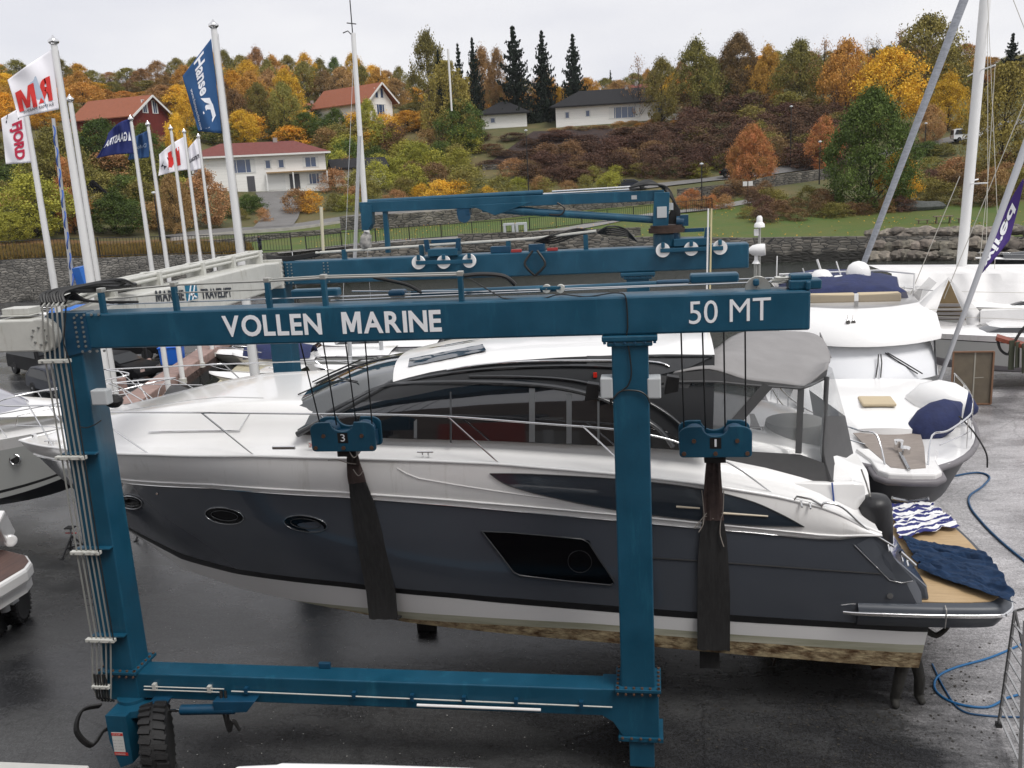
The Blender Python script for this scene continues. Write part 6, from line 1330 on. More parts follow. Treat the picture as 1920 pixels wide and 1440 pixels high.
# tarpaulin shelter over boats
T = thing('tarpaulin_shelter', (22, 34, 0), 'long white tarpaulin winter shelter over boats, with a triangular opening', 'boat shelter')
def sp_(px, py, D): return aD(px, py, D)
D_ = 46
xs = [1672, 1720, 1760, 1779, 1800, 1830, 1880, 1935, 2000]
rows = []
for tpy, bpy_ in (((lambda x: 513), 0),):
    for v in np.linspace(0, 1, 9):
        r = []
        for i, x in enumerate(np.linspace(1672, 2010, 40)):
            xx_ = x+8*v*(x < 1720); y = 513+(628-513)*v; Dd = D_-2.0*v+.35*noise.noise(Vector((x*.03, v*2, 0))); r.append(sp_(xx_, y, Dd))
        rows.append(r)
q = MB(); R_ = [q.vs(r) for r in rows]; xs_ = np.linspace(1672, 2010, 40)
for j in range(8):
    for i in range(39):
        v = (j+.5)/8; xm = (xs_[i]+xs_[i+1])/2
        q.b.faces.new((R_[j][i], R_[j][i+1], R_[j+1][i+1], R_[j+1][i]))
q.grid([rows[0], [Vector((p.x, p.y+5, p.z-.1)) for p in rows[0]]]); q.build('tarpaulin', mTarp, T, smooth=60)
q = MB(); P = [sp_(1779, 524, 43.3), sp_(1748, 600, 43.2), sp_(1812, 600, 43.2)]; q.face(P); op = q.build('opening', mBrownI, T)
q = MB()
for k in range(4): y = 572+8*k; q.bar(sp_(1757-4*k, y, 43.1), sp_(1800+3*k, y, 43.1), .1, .12)
q.build('stacked_planks', mat('planks_grey', (.3, .28, .27), .8), T)
q = MB(); q.grid([[sp_(1779, 520, 42.8), sp_(1779, 520, 42.8), sp_(1779, 520, 42.8)], [sp_(1700, 588, 42), sp_(1725, 586, 41.8), sp_(1751, 598, 42)], [sp_(1705, 640, 41), sp_(1735, 630, 41), sp_(1742, 628, 41)]])
q.grid([[sp_(1779, 520, 42.8), sp_(1779, 520, 42.8)], [sp_(1811, 598, 42), sp_(1838, 585, 41.8)], [sp_(1815, 625, 41), sp_(1833, 622, 41)]]); q.build('tent_flap', mTarp, T, smooth=40, thick=.02)
q = MB(); q.grid([[sp_(1838, 583, 41.5), sp_(2010, 576, 41)], [sp_(1838, 622, 41.2), sp_(2010, 616, 40.6)]]); q.grid([[sp_(1838, 583, 41.5), sp_(2010, 576, 41)], [sp_(1842, 579, 44), sp_(2010, 572, 44)]]); q.build('lower_skirt', mTarp, T, smooth=40)
def yacht_ashore(px, py, z, rz, L_, lbl, B=3.2, free=2.2):
    p = aZ(px, py, 0); T = thing('sailing_boat', (p.x, p.y, 0), lbl, 'sailing boat', None, rz)
    s_ = boat_hull(T, L_, B, .55, .75, free, free*.12, [(0, .12, mRub, 'waterline_band'), (.12, .8, mHullGr, 'hull'), (.8, .83, mBlack, 'cove_line'), (.83, 1, mGelW, 'topside')], bottom=mRub, rake=1.2)
    cabin(T, -L_*.25, L_*.2, B*.3, free, free+.4, front=1.2); tubes(T, 'pulpit', mChrome, [spline([(L_*.36, -.8, free+.85), (L_*.49, 0, free+1.0), (L_*.36, .8, free+.85)], 4), [(L_*.36, -.8, free+.85), (L_*.36, -.8, free+.1)], [(L_*.36, .8, free+.85), (L_*.36, .8, free+.1)], [(L_*.46, 0, free+1), (L_*.46, 0, free+.2)]], .02)
    tubes(T, 'lifeline', mRig, [[(L_*.36, s*.8, free+.85), (0, s*B*.45, free+.75), (-L_*.4, s*B*.4, free+.7)] for s in (-1, 1)], .01)
    return T
yacht_ashore(1915, 725, 0, math.pi-.12, 12, 'nearest grey white sailing boat ashore at right, bow to the left')
yacht_ashore(1960, 678, 0, math.pi-.10, 13, 'second grey white sailing boat ashore, behind the nearest one', free=2.5)
motorboat(tuple(aZ(1900, 548, -1)), math.pi, 12, 3.4, 'white sailing boat with grey sail cover afloat beyond the tarpaulin shelter', cover=mat('sail_cover_grey', (.36, .35, .38), .8), name='moored_boat')
motorboat(tuple(aZ(1990, 505, -1)), math.pi, 14, 3.4, 'dark grey boat moored under the rocky shore at right', hullm=mCharc, cover=mCharc, name='moored_boat')
# brown framed panel, red rack with straps
T = thing('framed_panel', tuple(aZ(1820, 757, 0)), 'square brown mesh panel in a wooden frame standing beside the flybridge yacht', 'panel')
a, b_, c, d = aZ(1782, 757, .05), aZ(1857, 757, .05), None, None; hgt = 2.05
q = MB(); q.hexa([Vector((x, y, z)) for x, y in ((a.x, a.y), (b_.x, b_.y)) for y in (y, y+.05) for z in (.05, hgt)]); pn = q.build('sheet', mat('panel_brown', (.17, .14, .10), .7, var=.25, scale=2, bump=.2, bscale=60), T)
q = MB(); mz = a.lerp(b_, .55)
for p0_, p1_ in (((a.x, a.y-.03, .05), (b_.x, b_.y-.03, .05)), ((a.x, a.y-.03, hgt), (b_.x, b_.y-.03, hgt)), ((a.x, a.y-.03, .05), (a.x, a.y-.03, hgt)), ((b_.x, b_.y-.03, .05), (b_.x, b_.y-.03, hgt))): q.bar(p0_, p1_, .06, .05)
q.build('frame', mat('frame_wood', (.22, .12, .07), .7), T)
q = MB(); q.bar((mz.x, a.y-.04, .08), (mz.x, a.y-.04, hgt), .05, .03); q.bar((mz.x, a.y-.04, 1.05), (b_.x, a.y-.04, 1.08), .05, .03); q.build('cross_bars', mat('frame_pale', (.34, .32, .27), .7), T)
T = thing('strap_rack', tuple(aD(1900, 660, 28)), 'reddish steel arm with dark green straps hanging at the right edge', 'strap rack')
a, c = aD(1868, 632, 28), aD(1945, 655, 28); q = MB(); q.bar(a, c, .5, .1); q.build('arm', mat('red_oxide', (.25, .06, .03), .6, var=.3), T)
q = MB()
for k in range(5): p = a.lerp(c, .3+.13*k); q.bar(p+Vector((0, -.27, .06)), p+Vector((.02*k, -.3, -.75+.1*(k % 2))), .14, .03)
q.build('green_strap', mat('strap_green', (.05, .055, .035), .9), T)
tubes_w(T, 'hose', mHose, [spline([aD(1870, 634, 28), aD(1876, 655, 27.9), (aD(1890, 664, 27.9)), aD(1897, 650, 27.9), aD(1915, 620, 28), aD(1935, 600, 28)], 5)], .04)
p = aZ(1935, 700, 0); q = MB(); q.bar((p.x, p.y, 0), (aD(1935, 655, 28).x, aD(1935, 655, 28).y, aD(1935, 655, 28).z), .25, .25); q.build('post', mRedV, T)
# signal post
T = thing('signal_post', tuple(aZ(1424, 640, 0)), 'post with white lantern, camera box and loudhailer above the gantry end', 'signal post')
D_ = 30; q = MB(); a = aD(1424, 420, D_); q.cyl((a.x, a.y, 0), (a.x, a.y, a.z), .045); b2 = aD(1417, 490, D_); q.cyl((b2.x, b2.y, 0), (b2.x, b2.y, b2.z), .06); q.build('poles', mPipe, T)
q = MB(); q.lathe([(.17, -.1), (.16, .0), (.1, .06), (.09, .2), (.05, .26)], a, n=16); q.build('lantern', mGel, T, smooth=40)
a = aD(1419, 435, D_); q = MB(); q.box(a-Vector((.09, .08, .12)), a+Vector((.05, .05, .1))); q.build('camera_box', mGel, T, bevel=.02)
a = aD(1418, 469, D_); q = MB(); q.lathe([(.02, -.3), (.16, -.12), (.2, .1), (.18, .28)], a, (1, -.2, .05), 16); q.lathe([(.05, 0), (.06, .3), (.13, .38)], a+Vector((-.02, 0, -.5)), (0, 0, -1), 14) if 0 else q.lathe([(.13, -.42), (.06, -.3), (.06, -.1)], a, n=14); q.build('loudhailer', mGel, T, smooth=50)
# main yacht whip antennas
for (x, c_) in ((1328, mGel), (1334, mat('antenna_cream', (.6, .52, .3), .5))):
    tp = aY(x, 391, 4.6); bt = aY(x-4, 640, 4.6); q = MB(); q.tube([(bt.x, 4.6, 6.25), tp], .016, 6); q.build('whip_antenna', c_, YT)
# ladder, hose, person
T = thing('ladder', tuple(aZ(1890, 1400, 0)), 'aluminium stepladder standing at the lower right edge', 'ladder')
tp_ = aZ(1914, 1155, 2.15); f1, f2 = aZ(1872, 1362, .0), aZ(1912, 1455, .0); b1_, b2_ = aZ(1950, 1360, 0), aZ(2000, 1440, 0)
mAl = mat('aluminium', (.5, .5, .5), .4, .8)
q = MB(); tpa, tpb = tp_+Vector((-.02, .18, 0)), tp_+Vector((.0, -.16, 0)); q.bar(f1, tpa, .05, .03); q.bar(f2, tpb, .05, .03); q.bar(b1_, tpa, .03, .03); q.bar(b2_, tpb, .03, .03); q.build('side_rails', mat('ladder_rail', (.2, .2, .2), .5, .6), T)
q = MB()
for k in range(9): v = .08+k*.102; q.bar(f1.lerp(tpa, v), f2.lerp(tpb, v), .032, .02)
q.build('rungs', mAl, T)
q = MB()
for z_ in (0,): 
    for f in (f1, f2): q.box(f-Vector((.04, .05, 0)), f+Vector((.04, .05, .07)))
q.build('rubber_feet', mBlack, T)
mHoseB = mat('hose_blue', (.01, .07, .17), .45)
def gh(pts, r, lbl, m_, name='water_hose'):
    P = spline([aZ(x, y, r) for x, y in pts], 8); q = MB(); q.tube(P, r, 7); return tag(q.build(name, m_, smooth=60), lbl, 'hose')
gh([(1725, 903), (1780, 894), (1830, 886), (1855, 894), (1842, 912), (1818, 930), (1820, 952), (1845, 984), (1880, 1018), (1925, 1055)], .03, 'dark blue hose snaking across the wet ground beside the flybridge yacht bow', mHoseB)
gh([(1935, 1198), (1900, 1215), (1850, 1235), (1790, 1252), (1757, 1270), (1755, 1295), (1790, 1318), (1850, 1326), (1890, 1308), (1940, 1296)], .022, 'bright blue hose looped on the ground beside the stepladder', mat('hose_bright', (.01, .12, .30), .4))
gh([(1748, 1245), (1770, 1290), (1800, 1330), (1850, 1342), (1940, 1345)], .018, 'thin blue hose trailing from the worker under the yacht stern', mHoseB)
gh([(1895, 1148), (1915, 1142), (1945, 1138)], .02, 'thin black hose lying beside the stern platform', mHose)
# worker under the stern
mOver = mat('dark_overalls', (.045, .043, .038), .75, var=.4, scale=6, bump=.4, bscale=14)
def figure(name, loc, J, R, skel, lbl, m_, rz=0, hair=mBlack):
    me = bpy.data.meshes.new(name); b = bmesh.new(); V = {}
    for k, p in J.items(): V[k] = b.verts.new(p)
    for a, c in skel: b.edges.new((V[a], V[c]))
    b.verts.index_update(); idx = {k: i for i, k in enumerate(J)}; b.to_mesh(me); b.free(); o = bpy.data.objects.new(name, me); C.objects.link(o)
    m1 = o.modifiers.new('skin', 'SKIN'); o.modifiers.new('s', 'SUBSURF').render_levels = 2
    sv = me.skin_vertices[0].data
    for k, i in idx.items(): r = R.get(k, .06); sv[i].radius = (r, r) if not isinstance(r, tuple) else r; sv[i].use_root = (k == 'pelvis')
    me.materials.append(m_); me.materials.append(hair); T = thing('person', loc, lbl, 'person', rz=rz); dg = bpy.context.evaluated_depsgraph_get(); me2 = bpy.data.meshes.new_from_object(o.evaluated_get(dg)); bpy.data.objects.remove(o)
    for p in me2.polygons: p.use_smooth = True
    me2.name = 'body'; ob = bpy.data.objects.new('body', me2); C.objects.link(ob); ob.parent = T; return T
feet = aZ(1700, 1320, 0)
J = dict(pelvis=(0, 0, .92), belly=(-.02, .03, 1.1), chest=(.02, .06, 1.34), neck=(.05, .03, 1.5), head=(.09, 0, 1.62), crown_=(.1, 0, 1.76), shL=(-.18, .08, 1.42), elL=(-.3, -.05, 1.18), haL=(-.12, -.26, 1.1), shR=(.22, .02, 1.42), elR=(.42, -.1, 1.28), haR=(.55, -.15, 1.42), fR=(.6, -.17, 1.5), fL=(-.04, -.33, 1.1),
         hipL=(-.11, 0, .86), knL=(-.2, -.06, .48), anL=(-.22, .03, .1), toL=(-.27, -.14, .04), hipR=(.12, 0, .86), knR=(.2, -.04, .48), anR=(.24, .05, .1), toR=(.24, -.13, .04))
R = dict(pelvis=(.17, .13), belly=(.16, .12), chest=(.19, .13), neck=.065, head=(.09, .1), crown_=(.07, .08), shL=.08, elL=.058, haL=.045, shR=.08, elR=.058, haR=.045, fR=.035, fL=.035, hipL=.12, knL=.1, anL=.09, toL=.06, hipR=.12, knR=.1, anR=.09, toR=.06)
SK = [('pelvis', 'belly'), ('belly', 'chest'), ('chest', 'neck'), ('neck', 'head'), ('head', 'crown_'), ('chest', 'shL'), ('shL', 'elL'), ('elL', 'haL'), ('haL', 'fL'), ('chest', 'shR'), ('shR', 'elR'), ('elR', 'haR'), ('haR', 'fR'), ('pelvis', 'hipL'), ('hipL', 'knL'), ('knL', 'anL'), ('anL', 'toL'), ('pelvis', 'hipR'), ('hipR', 'knR'), ('knR', 'anR'), ('anR', 'toR')]
for k_ in ('toL', 'toR'): R[k_] = .062
wk = figure('person', tuple(feet), J, R, SK, 'worker in dark wet overalls standing under the yacht stern', mOver, rz=.3)
mSkin = mat('skin', (.42, .25, .18), .6)
def extras(T, J, hatm):
    h = Vector(J['head']); q = MB(); q.ball(h+Vector((0, -.01, .04)), .1, 14, (.85, .95, 1.15)); q.bar(h+Vector((0, -.09, .03)), h+Vector((0, -.125, .01)), .02, .03)
    for s in (-1, 1): q.ball(h+Vector((s*.085, 0, .03)), .02, 6)
    q.build('head', mSkin, T, raw=True, smooth=60)
    q = MB(); q.lathe([(.105, 0), (.11, .05), (.07, .1), (.02, .12)], h+Vector((0, 0, .06)), n=14); q.build('hood', hatm, T, raw=True, smooth=60)
    for k in ('haL', 'haR'):
        a = Vector(J[k]); d = (Vector(J['f'+k[-1]])-a).normalized(); s = d.orthogonal().normalized(); q = MB(); q.ball(a+d*.03, .035, 8, (1, .7, 1))
        for f in range(4): q.tube([a+d*.05+s*.017*(f-1.5), a+d*(.09+.006*(f % 2))+s*.018*(f-1.5), a+d*.1+s*.018*(f-1.5)+Vector((0, 0, -.03))], .009, 5)
        q.tube([a+s*.03, a+s*.055+d*.03], .010, 5); q.build('glove', mBlack, T, raw=True, smooth=60)
extras(wk, J, mOver)
# foreground ledges at the bottom edge of the view
T = None
q = MB(); a, c = aY(-60, 1424, -9.2), aY(168, 1434, -9.2); q.prism([a, c, c+Vector((0, 0, -.25)), a+Vector((0, 0, -.25))], (0, -.5, .0)); tag(q.build('window_ledge', mat('ledge_white', (.5, .5, .47), .6, var=.15), bevel=.01), 'pale window ledge at the bottom left corner of the view', 'ledge')
P0 = [aZ(x, y, 3.2) for x, y in ((430, 1445), (448, 1434), (520, 1431), (530, 1428), (700, 1431), (880, 1437), (985, 1446), (1000, 1470))]
q = MB(); cc = [Vector((p.x, p.y-1.5, p.z)) for p in P0]; q.grid([[p+Vector((0, 0, -.35)) for p in P0], P0, cc]); T = q.build('boat', mGel, smooth=40, bevel=.03); tag(T, 'white cabin top of a boat just showing at the bottom edge of the view', 'boat')
# ================================================================ FLAGS
def flagpole(px, py, D, lbl, r0=.13, r1=.06, lamp=False, base=0.):
    t = aD(px, py, D); T = thing('flagpole', (t.x, t.y, base), lbl, 'flagpole', 'flagpoles along the quay')
    q = MB(); q.tube([(t.x, t.y, base), (t.x, t.y, t.z*.5), t-Vector((0, 0, .15))], [r0, (r0+r1)/2, r1], 12); q.build('pole', mPole, T, smooth=60)
    q = MB(); q.lathe([(r1*.5, -.16), (r1*1.6, -.06), (r1*1.7, 0), (r1*.7, .08), (.01, .16)], t, n=12); q.build('finial', mChrome, T, smooth=60)
    q = MB(); q.tube([(t.x+r1+.05, t.y-.05, t.z-.3), (t.x+r0+.06, t.y-.06, base+1.2)], .008, 4); q.build('halyard', mRope, T)
    q = MB(); q.cyl((t.x, t.y, base), (t.x, t.y, base+.25), r0*1.5); q.build('foot', mGreyW, T)
    return T, t
FP = [(100, 76, 33, 'tallest white flagpole at left carrying the white flag with red mirrored letters', .19, .10),
      (131, 185, 38, 'white flagpole without a flag just right of the tallest one at left', .14, .08),
      (45, 190, 38, 'leftmost white flagpole carrying the white banner with vertical red letters', .16, .09),
      (400, 46, 33, 'tall white flagpole carrying the large blue banner', .18, .10),
      (245, 222, 45, 'flagpole carrying the navy flag', .13, .07), (277, 232, 48, 'flagpole carrying the small mid blue flag', .13, .07),
      (320, 240, 52, 'slim flagpole standing between the mid blue flag and the red and white flag', .12, .07), (345, 246, 55, 'flagpole carrying the white flag with red letter', .12, .07),
      (372, 255, 58, 'rightmost small flagpole carrying the white flag with dark lettering', .12, .07)]
for px, py, D, lbl, r0, r1 in FP: flagpole(px, py, D, lbl, r0, r1)
def flag(corners, D, m_, lbl, marks=(), amp=.18, waves=2.2, sag=0., nx=36, ny=24, Df=None, seed=0, curve=0):
    """corners px: hoist-top, fly-top, fly-bottom, hoist-bottom"""
    ht, ft, fb, hb = [Vector((*c, 0)) for c in corners]; Df = Df or D
    def F(s, t, lift=0.):
        a = ht.lerp(hb, t); f = ft.lerp(fb, t); p = a.lerp(f, s); p.y -= curve*math.sin(math.pi*s)*(1-t*.6); p.x += curve*.5*math.sin(math.pi*t)*s
        w = amp*min(1, s*3)*(math.sin(s*waves*6.28+t*2.2+seed)+.4*math.sin(s*9+t*7+seed*2)); P = aD(p.x, p.y, D+(Df-D)*s+w)
        return P-(P-Vector(CAM)).normalized()*lift
    T = thing('flag', tuple(F(0, 0)), lbl, 'flag')
    q = MB(); q.grid([[F(i/nx, j/ny) for i in range(nx+1)] for j in range(ny+1)]); q.build('cloth', m_, T, smooth=60, thick=.008)
    for kind, arg, s0, s1, t0, t1, mm, bold, nm in marks:
        if kind == 'mirror': fn = lambda u, w: F(s0+(s1-s0)*u, t1-(t1-t0)*w, .03)          # runs hoist -> fly, seen from behind
        elif kind == 'normal': fn = lambda u, w: F(s1-(s1-s0)*u, t1-(t1-t0)*w, .03)
        elif kind == 'down': fn = lambda u, w: F(s1-(s1-s0)*w, t0+(t1-t0)*u, .03)
        elif kind == 'poly':
            q = MB(); pts = [F(a, b_, .02) for a, b_ in arg]; q.face(pts); q.build(nm, mm, T); continue
        put_text(arg, 0, 0, 0, 0, mm, T, name=nm, fn=fn, bold=bold, shear=.0)
    return T
mRedF = mat('flag_red', (.62, .035, .03), .8); mRedD = mat('flag_crimson', (.45, .02, .06), .8); mBlk = mat('flag_black', (.02, .022, .035), .8)
mHB = mat('flag_blue', (.022, .085, .22), .8); mNav = mat('flag_navy', (.012, .022, .13), .8); mMid = mat('flag_mid_blue', (.02, .07, .19), .8); mLB = mat('flag_pale_blue', (.42, .50, .60), .8); mFW = mat('flag_letter_white', (.75, .77, .82), .8)
flag([(97, 93), (14, 150), (34, 222), (111, 205)], 33, mWhiteFlag, 'white flag with red mirrored letters RM on the tallest flagpole at left',
     [('poly', [(.42, .28), (.26, .98), (.5, .98), (.62, .38)], 0, 0, 0, 0, mLB, 0, 'pale_shape'), ('mirror', 'R', .12, .46, .40, .82, mRedF, .05, 'lettering'), ('mirror', 'M', .5, .93, .38, .86, mRedF, .05, 'lettering'), ('mirror', 'RAYMAR MARINE', .12, .85, .86, .92, mBlk, .0, 'small_lettering')], amp=.12, waves=1.2, curve=2)
flag([(48, 196), (2, 222), (11, 308), (58, 305)], 38, mWhiteFlag, 'white banner with vertical crimson letters FJORD at the far left',
     [('down', 'FJORD', .20, .72, .22, .93, mRedD, .05, 'lettering'), ('poly', [(.25, .04), (.75, .0), (.80, .08), (.3, .12)], 0, 0, 0, 0, mBlk, 0, 'black_mark'), ('poly', [(.28, .14), (.82, .10), (.84, .15), (.32, .19)], 0, 0, 0, 0, mBlk, 0, 'black_mark')], amp=.08, waves=1)
HB = flag([(396, 72), (342, 143), (372, 246), (416, 250)], 33, mHB, 'large blue banner with white vertical lettering and white wave mark',
     [('down', 'Hanse', .28, .62, .02, .50, mFW, .03, 'lettering'), ('down', 'www.hanseyachts.com', .80, .92, .30, .97, mFW, .0, 'lettering'),
      ('poly', [(.30, .58), (.62, .52), (.50, .60), (.22, .68)], 0, 0, 0, 0, mFW, 0, 'wave_mark'), ('poly', [(.22, .66), (.48, .64), (.64, .72), (.62, .75), (.46, .70), (.30, .72)], 0, 0, 0, 0, mFW, 0, 'wave_mark'), ('poly', [(.22, .66), (.34, .70), (.30, .82), (.66, .95), (.50, .94), (.16, .80)], 0, 0, 0, 0, mFW, 0, 'wave_mark')], amp=.10, waves=1.)
flag([(243, 223), (203, 250), (180, 297), (251, 288)], 45, mNav, 'navy blue flag with white mirrored lettering in front of the red barn',
     [('mirror', 'GAASTRA', .16, .95, .35, .62, mFW, .03, 'lettering'), ('poly', [(.03, .62), (.08, .35), (.13, .62)], 0, 0, 0, 0, mFW, 0, 'sail_mark')], amp=.12, curve=6)
flag([(278, 244), (254, 256), (240, 300), (280, 295)], 48, mMid, 'small mid blue flag hanging behind the navy flag', [('mirror', 'Dufour', .15, .9, .45, .60, mLB, .0, 'lettering')], amp=.15)
flag([(344, 257), (298, 290), (297, 330), (352, 318)], 55, mWhiteFlag, 'white flag with a red slanted letter and black animal shape',
     [('mirror', 'N', .22, .66, .22, .82, mRedF, .09, 'lettering'), ('poly', [(.55, .50), (.7, .36), (.82, .42), (.95, .62), (.84, .62), (.80, .82), (.74, .70), (.66, .88), (.62, .66)], 0, 0, 0, 0, mBlk, 0, 'black_mark')], amp=.15, curve=3)
flag([(370, 258), (353, 278), (355, 322), (379, 316)], 58, mWhiteFlag, 'small white flag with dark mirrored lettering, rightmost of the small flags', [('mirror', 'nnau', .1, .95, .50, .64, mBlk, .02, 'lettering')], amp=.1)
# ================================================================ HOUSES
mWallW = mat('wall_white', (.86, .85, .82), .8, var=.14, scale=1, stretch=(.15, .15, 7)); mWallC = mat('wall_cream', (.60, .57, .47), .8, var=.05, scale=1); mWallR = mat('wall_barn_red', (.15, .02, .015), .85, var=.2, scale=1)
mRoofR = mat('roof_red_tile', (.17, .045, .036), .8, var=.2, scale=2, bump=.4, bscale=3); mRoofO = mat('roof_orange_tile', (.27, .085, .04), .8, var=.15, scale=2, bump=.4, bscale=3); mRoofD = mat('roof_dark', (.013, .013, .015), .95, var=.3, scale=2)
mWinH = mat('house_glass', (.05, .08, .16), .08, spec=.8); mDoorD = mat('door_dark', (.07, .07, .08), .6); mTrim = mat('trim_white', (.7, .7, .68), .6)
def house(px, py, D, wpx, depth, hw, hr, lbl, wall, roof, kind='hip', rz=0., wins=(), over=.6, name='house', chim=True, trim=True):
    P = gnd(px, py) if D is None else aD(px, py, D); D = math.hypot(P.x-CAM[0], P.y-CAM[1]); w = wpx*D/FPX
    T = thing(name, tuple(P), lbl, name.replace('_', ' '), rz=-azof(P)+rz)
    q = MB(); q.box((-w/2, 0, -3), (w/2, depth, hw)); q.build('wall', wall, T, raw=True)
    q = MB(); o_ = over; a = [Vector((x, y, hw-.02)) for x, y in ((-w/2-o_, -o_), (w/2+o_, -o_), (w/2+o_, depth+o_), (-w/2-o_, depth+o_))]
    if kind == 'hip':
        r0, r1 = Vector((-w/2+depth*.5, depth/2, hw+hr)), Vector((w/2-depth*.5, depth/2, hw+hr))
        if r0.x > r1.x: r0.x = r1.x = 0
        for f in ((a[0], a[1], r1, r0), (a[1], a[2], r1), (a[2], a[3], r0, r1), (a[3], a[0], r0)): q.face([p+Vector((0, 0, .12)) for p in f])
        for i in range(4): q.face([a[i], a[(i+1) % 4], a[(i+1) % 4]+Vector((0, 0, .12)), a[i]+Vector((0, 0, .12))])
        q.face(a[::-1])
    elif kind == 'gable':      # ridge along x
        for y0, y1 in ((-o_, depth/2), (depth+o_, depth/2)):
            q.prism([Vector((-w/2-o_, y0, hw-.25)), Vector((w/2+o_, y0, hw-.25)), Vector((w/2+o_, y1, hw+hr)), Vector((-w/2-o_, y1, hw+hr))], (0, 0, .18))
    else:                      # ridge along y, gable to the front
        for x0 in (-1, 1): q.prism([Vector((x0*(w/2+o_), -o_, hw-.3)), Vector((x0*(w/2+o_), depth+o_, hw-.3)), Vector((0, depth+o_, hw+hr)), Vector((0, -o_, hw+hr))], (0, 0, .18))
    R_ = q.build('roof', roof, T, raw=True)
    if kind == 'gable':
        q = MB()
        for x in (-w/2, w/2): q.prism([Vector((x, 0, hw)), Vector((x, depth, hw)), Vector((x, depth/2, hw+hr))], (.01 if x < 0 else -.01, 0, 0))
        q.build('gable_end', wall, T, raw=True)
    if kind == 'front':
        q = MB()
        for y in (0, depth): q.prism([Vector((-w/2, y, hw)), Vector((w/2, y, hw)), Vector((0, y, hw+hr))], (0, .01 if y == 0 else -.01, 0))
        q.build('gable_end', wall, T, raw=True)
    if trim:
        q = MB(); q.bar((-w/2-o_, -o_-.03, hw-.05 if kind == 'hip' else hw-.28), (w/2+o_, -o_-.03, hw-.05 if kind == 'hip' else hw-.28), .08, .28) if kind != 'front' else [q.bar((s*(w/2+o_), -o_-.04, hw-.3), (0, -o_-.04, hw+hr), .08, .35) for s in (-1, 1)]
        if kind == 'gable': [q.bar((s*(w/2+o_+.02), -o_, hw-.25), (s*(w/2+o_+.02), depth/2, hw+hr), .08, .3) for s in (-1, 1)]
        q.build('fascia', mTrim if roof is not mRoofD else mRoofD, T, raw=True)
    if chim: q = MB(); q.box((w*.12, depth*.45, hw+hr*.5), (w*.12+.7, depth*.45+.7, hw+hr+.7)); q.build('chimney', mat('chimney', (.3, .27, .25), .8), R_, raw=True)
    for u, z, ww, hh, k in wins:
        x = -w/2+u*w
        if k in ('door', 'garage'):
            q = MB(); q.box((x-ww/2, -.05, z), (x+ww/2, .02, z+hh)); q.build('door' if k == 'door' else 'garage_door', mDoorD if k == 'door' else mTrim, T, raw=True); continue
        q = MB(); t_ = .1
        for a_, c_ in (((x-ww/2-t_, z-t_), (x+ww/2+t_, z)), ((x-ww/2-t_, z+hh), (x+ww/2+t_, z+hh+t_)), ((x-ww/2-t_, z), (x-ww/2, z+hh)), ((x+ww/2, z), (x+ww/2+t_, z+hh))): q.box((a_[0], -.07, a_[1]), (c_[0], .01, c_[1]))
        for i in range(1, k): xx = x-ww/2+ww*i/k; q.box((xx-.04, -.06, z), (xx+.04, .0, z+hh))
        f = q.build('window', mTrim, T, raw=True); q = MB(); q.box((x-ww/2, -.03, z), (x+ww/2, .01, z+hh)); q.build('pane', mWinH, f, raw=True)
        q = MB(); [q.box((x+s*ww/2-s*ww*.16, -.034, z+.03), (x+s*ww/2, -.031, z+hh-.03)) for s in (-1, 1)]; q.build('curtain', mTrim, f, raw=True)
    return T, w
T, w = house(1150, 231, None, 205, 10, 3.7, 3.2, 'long low white bungalow with black hipped roof above the bare earth bank', mWallW, mRoofD, 'hip', .05, [(.10, 1.5, 1.0, 1.1, 1), (.28, 1.6, 1.0, 1.1, 1), (.60, .9, 6.2, 2.1, 5), (.9, .6, 2.2, 2.3, 3)], over=1.1, chim=True)
q = MB(); q.box((w*.42, -1.8, -.2), (w*.56, .0, 1.0)); q.build('balcony', mWallW, T, raw=True)
house(946, 240, None, 82, 8, 2.9, 2.6, 'small white annex with black pyramid roof left of the bungalow', mWallW, mRoofD, 'hip', 0, [(.25, 1.2, 1.2, .9, 1)], over=.9, chim=False)
T, w = house(493, 360, None, 228, 9, 5.7, 2.1, 'two storey white house with red hipped roof behind the flagpoles', mWallW, mRoofR, 'hip', .0, [(.03, 1.2, 1.6, 1.8, 2), (.035, 3.4, 1.4, 1.5, 2), (.36, 3.1, 4.2, 2.0, 3), (.56, 3.6, 1.0, 1.2, 1), (.66, 3.6, 1.1, 1.2, 1), (.885, 3.5, 2.4, 1.5, 2), (.42, 0.1, 1.2, 2.4, 'door'), (.60, 0.1, 3.2, 2.5, 'garage'), (.75, 0.1, 1.6, 2.4, 'door'), (.90, .8, 2.2, 1.6, 3)], over=.9)
q = MB(); q.box((w*.04, -1.2, 2.75), (w*.5, 0, 2.95)); q.build('veranda_beam', mat('wood_beam', (.3, .2, .1), .8), T, raw=True)
q = MB()
for x in (.04, .24, .5): q.box((w*x-.1, -1.2, 0), (w*x+.1, -1.0, 2.75)); 
q.build('posts', mTrim, T, raw=True)
T, w = house(290, 262, 178, 88, 13, 4.0, 3.4, 'dark red barn with orange tiled roof on the hillside at left', mWallR, mRoofO, 'front', .85, [(.35, 4.6, 1.2, 2, 2), (.62, 4.6, 1.2, 2, 2)], name='barn', chim=False, over=.8)
T, w = house(716, 234, 205, 58, 17, 4.7, 3.8, 'white villa with red tiled roof and carved gable on the hill', mWallW, mRoofO, 'front', .75, [(.38, 5.6, 1.0, 1.9, 1), (.6, 5.6, 1.0, 1.9, 1), (.5, 2.0, 3, 2.2, 3)], over=1.1, name='villa')
q = MB(); q.bar((0, -.9, 10), (0, -.9, 12), .12, .12); q.build('finial', mTrim, T, raw=True)
